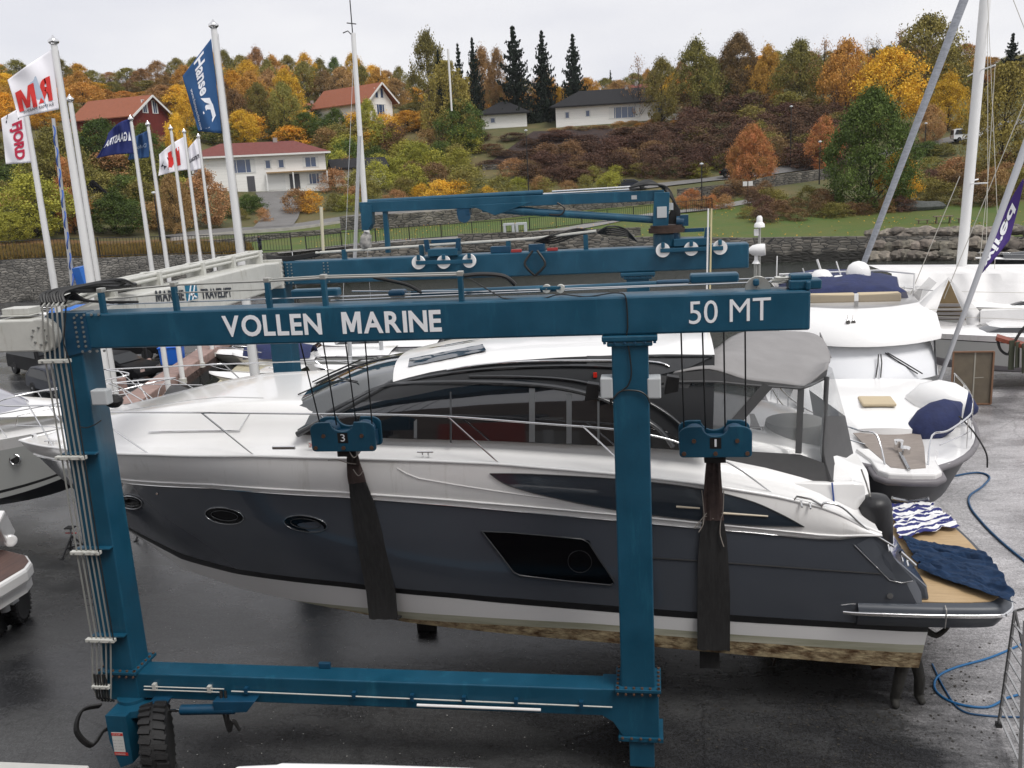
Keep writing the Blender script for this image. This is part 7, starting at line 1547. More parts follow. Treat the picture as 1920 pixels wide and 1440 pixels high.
house(575, 232, 226, 100, 9, 2.4, 2.4, 'low wing with red tiled roof left of the carved gable villa', mWallW, mRoofO, 'gable', .05, [(.3, 1.5, 1.2, 1.2, 1), (.6, 1.5, 1.2, 1.2, 1)], name='villa_wing')
house(678, 350, None, 92, 7, 3.3, 1.3, 'small cream garage building with flat dark roof right of the driveway', mWallC, mRoofD, 'gable', .12, [(.62, 1.2, .5, 1.6, 1)], name='garage_building', chim=False, over=.5)
house(1183, 208, 225, 66, 8, 2.6, 3.4, 'red roofed house peeping over the bungalow roof', mWallR, mRoofR, 'gable', 0, [], over=.6)
house(182, 395, None, 34, 6, 2.0, 2.0, 'tiny dark cabin with lit window among the bushes at left', mat('cabin_dark', (.03, .03, .035), .8), mRoofD, 'front', 0, [(.5, 1.2, 1.0, .6, 1)], name='cabin', chim=False)
house(42, 445, None, 34, 4, 2.6, .7, 'small dark green hut at the far left above the granite wall', mat('hut_green', (.02, .045, .035), .8), mRoofD, 'gable', 0, [], name='hut', chim=False, over=.2)
# ================================================================ CARS
def car(P, rz, m_, lbl, L_=4.4, Wd=1.8, H=1.45, kind='hatch'):
    T = thing('parked_car', tuple(P), lbl, 'car', None, rz)
    pr = {'hatch': [(-.5, .35), (-.5, .62), (-.48, .98), (-.36, 1.38), (-.22, 1.45), (.05, 1.42), (.22, 1.0), (.44, .86), (.5, .6), (.5, .32)],
          'van': [(-.5, .35), (-.5, 1.0), (-.48, 1.85), (-.42, 1.95), (.2, 1.93), (.33, 1.25), (.46, 1.1), (.5, .7), (.5, .32)]}[kind]
    prof = [(x*L_, z*H/1.45 if kind == 'hatch' else z) for x, z in pr]
    belt = .92*H/1.45 if kind == 'hatch' else 1.1
    def yw(z): return Wd/2*(1 if z < belt else 1-.16*(z-belt)/.5)
    q = MB()
    for s in (-1, 1): q.b.faces.new(q.vs([Vector((x, s*yw(z), z)) for x, z in (prof if s > 0 else prof[::-1])]))
    for (x0, z0_), (x1, z1_) in zip(prof, prof[1:]+prof[:1]): q.face([(x0, -yw(z0_), z0_), (x1, -yw(z1_), z1_), (x1, yw(z1_), z1_), (x0, yw(z0_), z0_)])
    q.build('body', m_, T, raw=True, bevel=.06, smooth=50)
    top = max(z for x, z in prof); q = MB(); xa, xb = (-.40, .13) if kind == 'hatch' else (-.46, .24)
    for s in (-1, 1): zt_ = top-.12; q.prism([Vector((xa*L_, s*(yw(belt)+.012), belt+.02)), Vector((xb*L_+.12*L_*.4, s*(yw(belt)+.012), belt+.02)), Vector(((xb-.08)*L_, s*(yw(zt_)+.012), zt_)), Vector(((xa+.06)*L_, s*(yw(zt_)+.012), zt_))], (0, -s*.01, 0))
    q.build('side_window', mCarG, T, raw=True)
    q = MB(); a, c = (prof[5], prof[6]) if kind == 'hatch' else (prof[4], prof[5])
    q.face([Vector((c[0]+.02, -yw(c[1])*.9, c[1]+.04)), Vector((c[0]+.02, yw(c[1])*.9, c[1]+.04)), Vector((a[0]+.06, yw(a[1])*.9, a[1]-.03)), Vector((a[0]+.06, -yw(a[1])*.9, a[1]-.03))]); q.build('windscreen', mCarG, T, raw=True)
    q = MB(); a, c = (prof[2], prof[3]) if kind == 'hatch' else (prof[1], prof[2])
    q.face([Vector((a[0]-.02, -yw(a[1])*.85, a[1]+.05)), Vector((a[0]-.02, yw(a[1])*.85, a[1]+.05)), Vector((c[0]-.03, yw(c[1])*.85, c[1]-.04)), Vector((c[0]-.03, -yw(c[1])*.85, c[1]-.04))]); q.build('rear_window', mCarG, T, raw=True)
    for sx in (-.31, .31):
        for s in (-1, 1):
            w_ = MB().lathe([(.2, -.11), (.31, -.11), (.33, -.05), (.33, .05), (.31, .11), (.2, .11)], (sx*L_, s*(Wd/2-.08), .33), (0, 1, 0), 20).build('wheel', mRubber, T, raw=True, smooth=40)
            MB().lathe([(.2, 0), (.19, .07), (.06, .09), (.02, .1)], (sx*L_, s*(Wd/2-.06), .33), (0, s, 0), 14).build('rim', mSteel, w_, raw=True)
    for s in (-1, 1):
        q = MB(); q.box((L_*.485, s*(Wd/2-.35)-.15, .62), (L_*.505, s*(Wd/2-.35)+.15, .76)); q.build('headlight', mChrome, T, raw=True)
        q = MB(); q.box((-L_*.51, s*(Wd/2-.22)-.1, .68), (-L_*.49, s*(Wd/2-.22)+.1, .9)); q.build('tail_light', mRedV, T, raw=True)
    return T
mCarG = mat('car_glass', (.012, .014, .016), .3, spec=.25)
mCarN = mat('car_navy', (.01, .014, .026), .3, spec=.3); mCarB = mat('car_black', (.006, .006, .007), .5, spec=.1); mCarW = mat('car_white', (.6, .61, .62), .25, coat=.6); mCarS = mat('car_silver', (.2, .22, .23), .25, .4, coat=.6)
car(aZ(85, 700, 0), -.55, mCarB, 'black van parked behind the left gantry leg', 5.0, 1.95, kind='van')
car(aZ(225, 712, 0), -.25, mCarB, 'dark hatchback parked behind the tallest flagpole', 4.4)
car(aZ(245, 672, 0), .1, mCarB, 'black car parked behind the dark hatchback near the blue bin', 4.6, H=1.7)
car(aZ(120, 740, 0), -.6, mCarN, 'dark navy estate car partly hidden behind the vertical pipes', 4.6)
for (px, py), m_, lbl, kd, dr in (((1186, 357), mCarN, 'dark blue car on the road above the jib crane', 'hatch', .25), ((1378, 335), mCarB, 'black car parked on the road left of the small orange tree', 'hatch', .3), ((1812, 268), mCarW, 'white car driving up the road on the right hillside', 'van', 1.1), ((1578, 312), mCarS, 'silver car mostly hidden behind the large green tree', 'hatch', .3)):
    P = gnd(px, py); P.z += .25; car(P, -azof(P)+dr*.3, m_, lbl, kind=kd, L_=4.6)
# blue bin, bollards, amber lamp
mBin = mat('bin_blue', (.01, .12, .55), .45)
P = aZ(325, 682, 0); T = thing('blue_bin', tuple(P), 'bright blue plastic container on the quay', 'bin', rz=.2)
q = MB(); q.hexa([Vector((x*(1 if z == 0 else 1.08), y*(1 if z == 0 else 1.08), z)) for x in (-.55, .55) for y in (-.45, .45) for z in (0, .95)]); q.build('tub', mBin, T, raw=True, bevel=.05); q = MB(); q.box((-.63, -.53, .95), (.63, .53, 1.03)); q.build('lid', mBin, T, raw=True, bevel=.03)
for px, py, l in ((278, 700, 'reddish stone bollard with amber lamp beside the parked cars'), (230, 738, 'pale stone bollard in front of the dark hatchback')):
    P = aZ(px, py, 0); T = thing('bollard', tuple(P), l, 'bollard'); q = MB(); q.box(P+Vector((-.2, -.2, 0)), P+Vector((.2, .2, .8))); q.build('post', mPink, T, bevel=.05)
    if px == 278:
        q = MB(); q.cyl(P+Vector((0, 0, .8)), P+Vector((0, 0, 1.6)), .09); q.build('lamp_post', mBlack, T)
        ml = mat('amber_lamp', (1, .45, .05), .4); ml.node_tree.nodes['Principled BSDF'].inputs['Emission Color'].default_value = (1, .42, .05, 1); ml.node_tree.nodes['Principled BSDF'].inputs['Emission Strength'].default_value = 2.5; q = MB(); q.ball(P+Vector((0, 0, 1.68)), .13, 10); q.build('amber_lamp', ml, T)
# parking lines
q = MB()
for px, py in ((300, 690), (290, 712), (270, 735), (306, 672)):
    a = aZ(px, py, .006); q.prism([a, a+Vector((-2.6, -.6, 0)), a+Vector((-2.62, -.48, 0)), a+Vector((-.02, .12, 0))], (0, 0, .004))
tag(q.build('parking_lines', mGreyW), kind='structure')
# ================================================================ STREET LAMPS, TABLE, CYCLIST
def lamp(pb, pt, lbl, m_=mBlack):
    P = gnd(*pb); D = math.hypot(P.x-CAM[0], P.y-CAM[1]); t = aD(*pt, D); h = t.z-P.z; T = thing('street_lamp', tuple(P), lbl, 'street lamp', 'black street lamps along road and path')
    q = MB(); q.tube([(0, 0, 0), (0, 0, h)], [.1, .06], 8); q.build('pole', m_, T, raw=True); q = MB(); q.lathe([(.28, 0), (.22, .12), (.05, .2)], (0, 0, h), n=12); q.bar((0, 0, h-.1), (0, 0, h), .2, .2); q.build('lamp_head', mBoxG, T, raw=True)
for pb, pt, l in (((992, 372), (985, 245), 'street lamp in front of the dark bank right of the willow'), ((1316, 392), (1313, 308), 'short street lamp left of the small orange tree'), ((1482, 315), (1485, 200), 'tall street lamp between the small orange tree and the big green tree'), ((1536, 346), (1542, 266), 'street lamp just left of the big green tree'), ((302, 462), (288, 362), 'black street lamp between the small flagpoles'), ((1734, 278), (1732, 232), 'street lamp beside the uphill road at right'), ((300, 300), (290, 290), '')):
    if l: lamp(pb, pt, l)
P = gnd(1402, 378); T = thing('sign_post', tuple(P), 'small white double sign on a post beside the path', 'sign'); q = MB(); q.bar((0, 0, 0), (0, 0, 2.4), .06, .06); q.build('post', mBlack, T, raw=True)
for s in (-1, 1): q = MB(); q.box((s*.36-.28, -.04, 2.0), (s*.36+.28, 0, 2.6)); q.build('sign_plate', mTrim, T, raw=True)
def table(P, lbl):
    T = thing('picnic_table', tuple(P), lbl, 'picnic table'); mw = mat('table_wood', (.16, .12, .09), .8); q = MB(); q.box((-1, -.4, .72), (1, .4, .8)); q.build('table_top', mw, T, raw=True)
    for s in (-1, 1): q = MB(); q.bar((s*.7, -.3, 0), (s*.7, .0, .72), .1, .1); q.bar((s*.7, .3, 0), (s*.7, 0, .72), .1, .1); q.build('leg', mw, T, raw=True)
    for s in (-1, 1): q = MB(); q.box((s*2.1-.7, -.2, .42), (s*2.1+.7, .2, .48)); q.box((s*2.1-.5, -.1, 0), (s*2.1-.4, .1, .42)); q.box((s*2.1+.4, -.1, 0), (s*2.1+.5, .1, .42)); q.build('bench', mw, T, raw=True)
table(gnd(1768, 419), 'wooden picnic table with two benches on the lawn at right')
P = gnd(1718, 393); q = MB(); q.ball((0, 0, 0), 1, 16, (3.4, 1.4, .8))
for v in q.b.verts: v.co *= 1+.25*noise.noise(v.co*.8)
o = q.build('flat_rock', mat('slate_rock', (.09, .095, .09), .85, col2=(.05, .055, .05), bump=.5), smooth=35); o.location = P+Vector((0, 0, .3)); tag(o, 'long flat grey rock lying on the lawn behind the picnic table', 'rock')
for px, py, l in ((955, 437, 'dark concrete block bench, left of two beside the path'), (978, 436, 'dark concrete block bench, right of two beside the path')):
    P = gnd(px, py); q = MB(); q.box((-.65, -.3, 0), (-.35, .3, .9)); q.box((.35, -.3, 0), (.65, .3, .9)); q.box((-.65, -.3, .9), (.65, .3, 1.15)); o = q.build('block_bench', mBoxG, bevel=.04); o.location = P; tag(o, l, 'bench')
# cyclist
P = gnd(489, 474); P.z += .1
J2 = dict(pelvis=(0, 0, .95), belly=(.08, 0, 1.12), chest=(.22, 0, 1.34), neck=(.3, 0, 1.48), head=(.36, 0, 1.6), crown_=(.36, 0, 1.72), shL=(.24, .18, 1.4), elL=(.42, .2, 1.18), haL=(.6, .16, 1.06), fL=(.66, .16, 1.03), shR=(.24, -.18, 1.4), elR=(.42, -.2, 1.18), haR=(.6, -.16, 1.06), fR=(.66, -.16, 1.03), hipL=(0, .1, .9), knL=(.36, .12, .72), anL=(.22, .12, .32), toL=(.34, .12, .27), hipR=(0, -.1, .9), knR=(.3, -.12, .6), anR=(.1, -.12, .2), toR=(.22, -.12, .15))
cyc = figure('person', tuple(P), J2, R, SK, 'cyclist in dark jacket riding past on the path behind the harbour railing', mat('jacket_dark', (.03, .035, .05), .8), rz=-1.2)
q = MB(); q.ball((.37, 0, 1.63), .1, 12, (.95, .85, 1.15)); q.build('head', mSkin, cyc, raw=True, smooth=60); q = MB(); q.lathe([(.115, 0), (.11, .06), (.06, .11)], (.36, 0, 1.67), n=12); q.build('helmet', mBlack, cyc, raw=True, smooth=60)
T = thing('bicycle', tuple(P), 'dark bicycle ridden by the cyclist on the path', 'bicycle', rz=-1.2)
for x in (-.5, .58): q = MB(); q.tube([(x+.33*math.cos(a), 0, .34+.33*math.sin(a)) for a in np.linspace(0, 6.283, 22)[:-1]], .02, 5, closed=True); q.build('wheel', mRubber, T, raw=True)
q = MB()
for a, c in (((-.5, 0, .34), (-.1, 0, .85)), ((-.5, 0, .34), (0, 0, .3)), ((0, 0, .3), (-.12, 0, .9)), ((0, 0, .3), (.45, 0, .8)), ((-.1, 0, .78), (.44, 0, .9)), ((.58, 0, .34), (.44, 0, .95)), ((.5, -.25, 1.02), (.5, .25, 1.02)), ((.44, 0, .95), (.5, 0, 1.02))): q.bar(a, c, .035, .035)
q.build('frame', mBlack, T, raw=True); q = MB(); q.box((-.22, -.07, .88), (.02, .07, .93)); q.build('saddle', mBlack, T, raw=True)
# ================================================================ TREES AND SHRUBS
random.seed(11)
def leafmat(name, c1, c2, rnd=(.012, .22)):
    m = mat(name, c1, .75, col2=c2, scale=5, rnd=rnd); P = m.node_tree.nodes['Principled BSDF']; P.inputs['Specular IOR Level'].default_value = .2
    return m
LM = dict(green=leafmat('leaves_green', (0.111, 0.156, 0.034), (0.058, 0.091, 0.023)), olive=leafmat('leaves_olive', (0.273, 0.234, 0.058), (0.156, 0.143, 0.042)), yellow=leafmat('leaves_yellow', (0.832, 0.481, 0.052), (0.494, 0.286, 0.039)),
          orange=leafmat('leaves_orange', (0.611, 0.325, 0.072), (0.377, 0.208, 0.052)), brown=leafmat('leaves_brown', (0.260, 0.156, 0.072), (0.143, 0.088, 0.044)), maroon=leafmat('leaves_maroon', (0.163, 0.091, 0.058), (0.088, 0.051, 0.036)), red=leafmat('leaves_red_orange', (0.624, 0.260, 0.104), (0.364, 0.208, 0.065)),
          willow=leafmat('leaves_willow', (0.390, 0.325, 0.078), (0.234, 0.202, 0.052)), spruce=leafmat('needles_spruce', (.022, .034, .022), (.012, .018, .013)), lime=leafmat('leaves_lime', (0.390, 0.364, 0.058), (0.221, 0.227, 0.044)), tan=leafmat('leaves_tan', (0.468, 0.273, 0.117), (0.273, 0.163, 0.072)))
mBark = mat('bark', (.045, .036, .028), .9, var=.4, scale=6)
def leaf(q, p, s, up=.4):
    a = Vector((random.gauss(0, 1), random.gauss(0, 1), random.gauss(0, 1)+up)).normalized(); u = a.orthogonal().normalized(); v = a.cross(u); r = random.random()*6.28
    u, v = u*math.cos(r)+v*math.sin(r), v*math.cos(r)-u*math.sin(r); s1 = s*random.uniform(.6, 1.3)
    q.b.faces.new([q.b.verts.new(p+u*s1*x+v*s1*y*.7) for x, y in ((-.5, -.25), (.1, -.5), (.5, .2), (-.15, .5))])
def rim(a, z, z0, seed, shape):
    t = (z-z0)/(1-z0)
    base = {'round': math.sin(math.pi*min(1, max(0, t*.92+.08)))**.62, 'dome': math.sqrt(max(0, 1-t*t))*(.86+.14*min(1, t*4)), 'egg': math.sin(math.pi*min(1, max(0, t)**.75*.93+.07))**.75, 'cone': (1-t)**.75*(.35+.65*min(1, t*5))}[shape]
    return .5*base*(1+.28*noise.noise(Vector((math.cos(a)*1.7, math.sin(a)*1.7, z*3.2+seed*5))))
def crown_proto(name, m_, shape='round', z0=.18, nclump=95, per=44, ls=.030, seed=0, cr=.085, fill=.55, trunk=True, droop=0):
    random.seed(seed+50); q = MB(); cs = []
    for i in range(nclump):
        z = z0+(1-z0)*random.random()**.85; a = random.uniform(0, 6.283); R_ = rim(a, z, z0, seed, shape); r = R_*(1-(1-fill)*random.random()**1.6) if random.random() < .82 else R_*random.random(); cs.append(Vector((r*math.cos(a), r*math.sin(a), z-.03)))
    for c in cs:
        k = cr*random.uniform(.65, 1.35); n_ = int(per*random.uniform(.6, 1.3))
        for j in range(n_):
            d = Vector((random.gauss(0, 1), random.gauss(0, 1), random.gauss(0, .8)))*k*.52
            if droop: d.z = -abs(d.z)*droop; d.x *= .6; d.y *= .6
            leaf(q, c+d, ls)
    cr_ = q.build('crown', m_, weld=0)
    tr = None
    if trunk:
        q = MB(); w = .018; q.tube([(0, 0, -.06), (.008, 0, z0*.9), (0, .01, .55), (.01, 0, .82)], [w, w*.85, w*.5, w*.15], 7)
        for c in random.sample(cs, min(len(cs), 44)):
            zb_ = max(z0*.5, c.z-.12-random.random()*.2-.25*math.hypot(c.x, c.y)); a = Vector((0, 0, zb_)); q.tube([a, a.lerp(c, .5)+Vector((0, 0, -.01)), c*random.choice((1.0, 1.03, 1.09))], [w*.36, w*.2, w*.06], 4)
        tr = q.build('trunk', mBark, weld=0)
    return cr_, tr
def bare_proto(seed, leafm=None, n=60):
    random.seed(seed+90); q = MB(); tips = []
    def br(p, d, L_, r, k):
        e = p+d*L_; q.tube([p, p.lerp(e, .5)+Vector((random.gauss(0, .01), random.gauss(0, .01), 0)), e], [r, r*.8, r*.55], 4)
        if k == 0: tips.append(e); return
        for i in range(3 if k > 1 else 4):
            nd = (d+Vector((random.gauss(0, .5), random.gauss(0, .5), random.gauss(.12, .3)))).normalized(); br(p.lerp(e, random.uniform(.45, 1)), nd, L_*random.uniform(.6, .8), r*.5, k-1)
    br(Vector((0, 0, -.05)), Vector((0, 0, 1)), .38, .022, 4); tr = q.build('trunk', mBark, weld=0)
    q = MB()
    for t in tips:
        for j in range(3): leaf(q, t+Vector((random.gauss(0, .02), random.gauss(0, .02), random.gauss(0, .02))), .018)
    return q.build('crown', leafm or LM['tan'], weld=0), tr
def spruce_proto(seed):
    random.seed(seed+20); q = MB(); q2 = MB(); q2.tube([(0, 0, -.05), (0, 0, .98)], [.018, .002], 6)
    z = .06
    while z < .985:
        rr = .5*(1-z)**.9*(.7+.3*min(1, (z)*6))*random.uniform(.7, 1.25); nb = 8 if z < .8 else 6
        for k in range(nb):
            a = 6.283*k/nb+random.uniform(-.4, .4); R_ = rr*random.uniform(.6, 1.2); nl = max(10, int(150*R_))
            for j in range(nl):
                t = (j+random.random())/nl; dz = -.34*R_*math.sin(t*2.0)+.12*t*t*R_*3; p = Vector((math.cos(a)*R_*t, math.sin(a)*R_*t, z+dz*.55)); w = .07*R_*(1-t*.7)+.008
                p += Vector((random.gauss(0, w), random.gauss(0, w), -abs(random.gauss(0, .014)))); leaf(q, p, .040, .2)
        z += .043
    return q.build('crown', LM['spruce'], weld=0), q2.build('trunk', mBark, weld=0)
PROTO = {}
def proto(kind):
    if kind in PROTO: return PROTO[kind]
    base, var = kind.rsplit('_', 1); v = int(var)
    if base == 'spruce': p = spruce_proto(v)
    elif base == 'bare': p = bare_proto(v)
    elif base == 'sparse': p = crown_proto(kind, LM['tan'], 'egg', .15, 60, 20, .026, v, cr=.09)
    else:
        sh = ['round', 'egg', 'round'][v % 3]
        if base == 'willow': p = crown_proto(kind, LM[base], 'round', .05, 170, 100, .024, v, cr=.10, droop=1.8)
        elif base.startswith('big'): p = crown_proto(kind, LM[base[3:]], 'egg', .04, 340, 130, .018, v, cr=.07, fill=.7)
        else: p = crown_proto(kind, LM[base], sh, .12, 170, 95, .026, v, cr=.088)
    for o in p: 
        if o: C.objects.unlink(o); 
    PROTO[kind] = p; return p
def tree(px, top, base, wpx, kind, lbl, D=None, group=None, name='tree', rot=None):
    P = gnd(px, base) if base else at(px, D); D = math.hypot(P.x-CAM[0], P.y-CAM[1]); t = aD(px, top, D); h = max(2.5, t.z-P.z+.3); w = wpx*D/FPX
    # keep the crown where the pixel column is at mid height
    m = aD(px, (top+(base or top+60))/2, D); P.x, P.y = m.x, m.y; P.z = TZ(P.x, P.y)-.2
    T = thing(name, tuple(P), lbl, 'tree', group, rot if rot is not None else random.uniform(0, 6.28)); T.scale = (w, w, h)
    for o in proto(kind):
        if o: c = bpy.data.objects.new(o.name.split('.')[0], o.data); C.objects.link(c); c.parent = T
    return T
# named trees
for px, tp, bs, w, l in ((962, 44, 212, 62, 'tallest dark spruce, left of the three near the bungalow'), (1016, 53, 205, 50, 'dark spruce, middle of the three near the bungalow'), (1074, 60, 208, 50, 'dark spruce standing directly left of the white bungalow'), (886, 66, 210, 36, 'slim dark spruce right of the willow'), (859, 78, 190, 34, 'small dark spruce peeping over the willow'), (1145, 130, 190, 13, 'tiny distant spruce on the skyline right of the bungalow spruces'), (822, 90, 160, 30, 'dark spruce half hidden in the pale green tree')):
    tree(px, tp, None, w*1.55, 'spruce_%d' % (px % 2), l, D=205 if px < 1100 else 330, name='spruce_tree')
tree(838, 108, None, 100, 'willow_1', 'large drooping olive yellow willow below the spruces', D=180, name='willow_tree')
tree(800, 62, None, 76, 'olive_1', 'airy pale green tree rising above the willow on the skyline', D=222)
tree(866, 190, 285, 90, 'green_2', 'rounded dark green tree below the willow'); tree(790, 270, 330, 60, 'lime_1', 'yellow green bush tree beneath the rounded green tree')
tree(1634, 168, 392, 158, 'biggreen_1', 'very large dense green tree in the middle of the right lawn', name='green_tree')
tree(1684, 290, 385, 72, 'yellow_1', 'small bright yellow tree growing against the big green tree'); tree(1409, 236, 350, 88, 'bigred_1', 'small orange and red cone shaped tree beside the road'); tree(1546, 222, 325, 62, 'red_2', 'sparse red tree left of the big green tree')
tree(1668, 95, 240, 120, 'yellow_2', 'bright golden tree high behind the big green tree'); tree(1780, 140, 245, 70, 'yellow_1', 'golden tree beside the uphill road at right'); tree(1745, 200, 270, 48, 'tan_2', 'pinkish brown young tree at the uphill road')
tree(1742, 32, None, 120, 'olive_3', 'tallest olive brown tree on the right skyline', D=205); tree(1690, 60, None, 90, 'sparse_2', 'half bare brown tree left of the tallest olive tree', D=210)
tree(1640, 40, None, 66, 'bare_1', 'nearly bare tree on the right skyline', D=215, name='bare_tree'); tree(1850, 72, None, 60, 'bare_2', 'dark bare tree near the thick sailboat mast', D=220, name='bare_tree'); tree(1898, 60, None, 55, 'spruce_0', 'dark pine at the right edge of the skyline', D=220, name='pine_tree')
tree(1890, 110, None, 120, 'willow_2', 'big yellow olive willow at the right edge behind the sailboat masts', D=150, name='willow_tree')
for px, tp, w, k, l in ((1240, 112, 62, 'olive_2', 'olive tree behind the right end of the bungalow'), (1305, 78, 90, 'olive_1', 'broad olive green tree right of the bungalow'), (1384, 64, 92, 'bigbrown_1', 'round rusty brown tree on the right skyline'), (1440, 88, 62, 'orange_1', 'orange tree right of the rusty brown tree'), (1500, 80, 84, 'olive_2', 'grey olive tree in the middle of the right wood'), (1545, 76, 60, 'sparse_1', 'thin brown tree beside the grey olive tree'), (1588, 80, 88, 'orange_2', 'round orange tree left of the golden tree'), (1197, 108, 60, 'sparse_3', 'sparse tan birch above the bungalow roof'), (1340, 130, 60, 'green_1', 'dull green tree in front of the broad olive tree'), (1460, 175, 60, 'orange_3', 'low orange tree above the maroon scrub'), (1408, 170, 46, 'olive_3', 'low olive tree above the maroon scrub'), (1225, 160, 40, 'yellow_3', 'small yellow tree at the right end of the bungalow')):
    tree(px+(25 if px == 1225 else 0), tp, None, w, k, l, D=random.uniform(186, 205))
for px, tp, bs, w, k, l in ((903, 92, 215, 60, 'tan_1', 'pink brown birch between the slim spruce and the tallest spruce'), (932, 95, 215, 44, 'tan_2', 'pale orange birch left of the tallest spruce'), (1022, 135, 235, 52, 'orange_1', 'orange yellow tree under the middle spruce'), (1048, 165, 235, 42, 'yellow_2', 'small yellow tree between middle and right spruces'), (1000, 150, 215, 40, 'sparse_1', 'thin tan tree between the spruces'), (1100, 148, 215, 60, 'orange_3', 'far orange tree behind the bungalow roof'), (1160, 152, 215, 60, 'tan_3', 'far tan tree behind the bungalow roof')):
    tree(px, tp, None, w, k, l, D=212)
tree(690, 188, 262, 48, 'lime_1', 'yellow green tree in front of the villa'); tree(575, 212, 268, 60, 'green_3', 'dark green tree in front of the villa wing'); tree(630, 205, 262, 54, 'green_1', 'bushy green tree between villa wing and garage'); tree(225, 222, 275, 60, 'green_2', 'dark tree hiding the barn wall'); tree(455, 208, 275, 62, 'yellow_3', 'golden yellow tree right of the large blue banner'); tree(130, 300, 440, 60, 'red_1', 'red orange small tree beside the blue roped mast'); tree(385, 320, 425, 95, 'tan_1', 'broad orange brown tree in front of the white house'); tree(325, 330, 440, 56, 'tan_3', 'slim orange brown tree left of the white house')
tree(215, 365, 440, 110, 'green_1', 'dense dark green shrub tree behind the small flagpoles'); tree(60, 330, 445, 130, 'lime_2', 'yellow green tree mass at the far left'); tree(105, 240, 400, 110, 'olive_3', 'tall olive tree left of the barn'); tree(20, 400, 455, 70, 'lime_3', 'low yellow green bush tree at the left edge')
tree(330, 215, None, 50, 'yellow_1', 'yellow tree in front of the barn gable', D=165); tree(270, 235, None, 60, 'green_2', 'dark green tree below the barn', D=160); tree(190, 225, None, 90, 'green_3', 'dark green tree mass left of the barn', D=165)
# the wood on the ridge and the slopes, row after row
SKY = [(-400, 130), (-60, 118), (0, 118), (60, 128), (110, 118), (180, 128), (250, 138), (330, 112), (400, 98), (450, 100), (490, 92), (540, 98), (600, 108), (680, 108), (745, 128), (770, 150), (870, 150), (1000, 158), (1100, 155), (1160, 158), (1230, 130), (1300, 110), (1380, 100), (1500, 95), (1600, 95), (1700, 80), (1800, 90), (1870, 100), (1990, 95)]
pal = {'L': ['orange', 'yellow', 'yellow', 'tan', 'brown', 'olive', 'orange', 'olive'], 'M': ['orange', 'tan', 'olive', 'yellow', 'brown', 'green'], 'R': ['orange', 'olive', 'brown', 'tan', 'olive', 'yellow']}
zones = {'L': 'on the ridge at left, above the barn and the blue banner', 'M': 'on the ridge in the middle, around the villa and the spruces', 'R': 'in the wood at right, above the maroon scrub'}
words = {'orange': 'orange autumn tree', 'yellow': 'yellow autumn tree', 'tan': 'pale tan autumn tree', 'brown': 'brown autumn tree', 'olive': 'olive green tree', 'green': 'dark green tree', 'lime': 'yellow green tree'}
rows_ = [(300, 0, 30, 40), (262, 22, 34, 46), (232, 44, 36, 50), (205, 68, 40, 54)]
for D, dy, step, w in rows_:
    px = -330+random.uniform(0, 20)
    while px < 1960:
        z = 'L' if px < 560 else ('M' if px < 1220 else 'R'); y = interp(px, SKY)+dy*.9+random.uniform(-9, 12)
        ok = not (1040 < px < 1262 and D < 240) and not (900 < px < 1000 and D < 215) and not (160 < px < 335 and D < 215) and not (540 < px < 750 and D < 240) and not (D < 215 and px > 1220)
        if ok: k = random.choice(pal[z]); tree(px, y, None, w*random.uniform(.85, 1.35), '%s_%d' % (k, random.randint(1, 3)), '%s %s' % (words[k], zones[z]), D=D*random.uniform(.96, 1.05), group='%s %s' % (words[k]+'s', zones[z]))
        px += step*random.uniform(.8, 1.2)
# slopes below: tree and shrub zones
def shrub_proto(kind, v):
    key = 'shrub_%s_%d' % (kind, v)
    if key not in PROTO:
        o, _ = crown_proto(key, LM[kind], 'dome', .02, 70, 75, .038, v+7, cr=.14, fill=.5, trunk=False); C.objects.unlink(o); PROTO[key] = o
    return PROTO[key]
def shrub(px, py, wpx, hpx, kind, lbl, group):
    P = gnd(px, py); D = math.hypot(P.x-CAM[0], P.y-CAM[1]); o = bpy.data.objects.new('shrub', shrub_proto(kind, random.randint(1, 3)).data); C.objects.link(o)
    P.z -= .25; o.location = P; w = wpx*D/FPX; o.scale = (w, w, hpx*D/FPX); o.rotation_euler.z = random.uniform(0, 6.28); tag(o, lbl, 'shrub', group)
def zone(poly, step, wr, hr, kinds, where, jit=.5):
    (x0, x1, ytop, ybot) = poly; yt = ytop if callable(ytop) else (lambda x: ytop); yb = ybot if callable(ybot) else (lambda x: ybot)
    px = x0
    while px < x1:
        a, c = yt(px), yb(px); y = a+random.uniform(0, step*.5)
        while y < c:
            k = random.choice(kinds); cw = {'green': 'dark green', 'lime': 'yellow green', 'yellow': 'golden yellow', 'orange': 'orange', 'brown': 'rusty brown', 'maroon': 'dark maroon', 'olive': 'olive', 'tan': 'pale orange brown', 'red': 'reddish orange', 'willow': 'olive yellow'}[k]
            shrub(px+random.uniform(-.5, .5)*step, y, random.uniform(*wr), random.uniform(*hr), k, '%s shrub %s' % (cw, where), '%s shrubs %s' % (cw, where)); y += step*.62*random.uniform(.8, 1.2)
        px += step*random.uniform(.85, 1.15)
lin = lambda x0, y0, x1, y1: (lambda x: y0+(y1-y0)*(x-x0)/(x1-x0))
zone((-20, 330, 300, 432), 42, (55, 90), (32, 56), ['lime', 'green', 'olive', 'olive', 'green', 'tan'], 'on the slope at left behind the small flagpoles')
zone((60, 500, 440, 462), 22, (26, 44), (14, 24), ['tan', 'tan', 'orange', 'brown'], 'in the rough strip above the granite wall') if 0 else None
zone((330, 370, 280, 330), 30, (40, 60), (26, 40), ['green', 'olive'], 'left of the white house')
zone((425, 500, 395, 420), 26, (30, 46), (20, 34), ['olive', 'green', 'tan'], 'just left of the driveway')
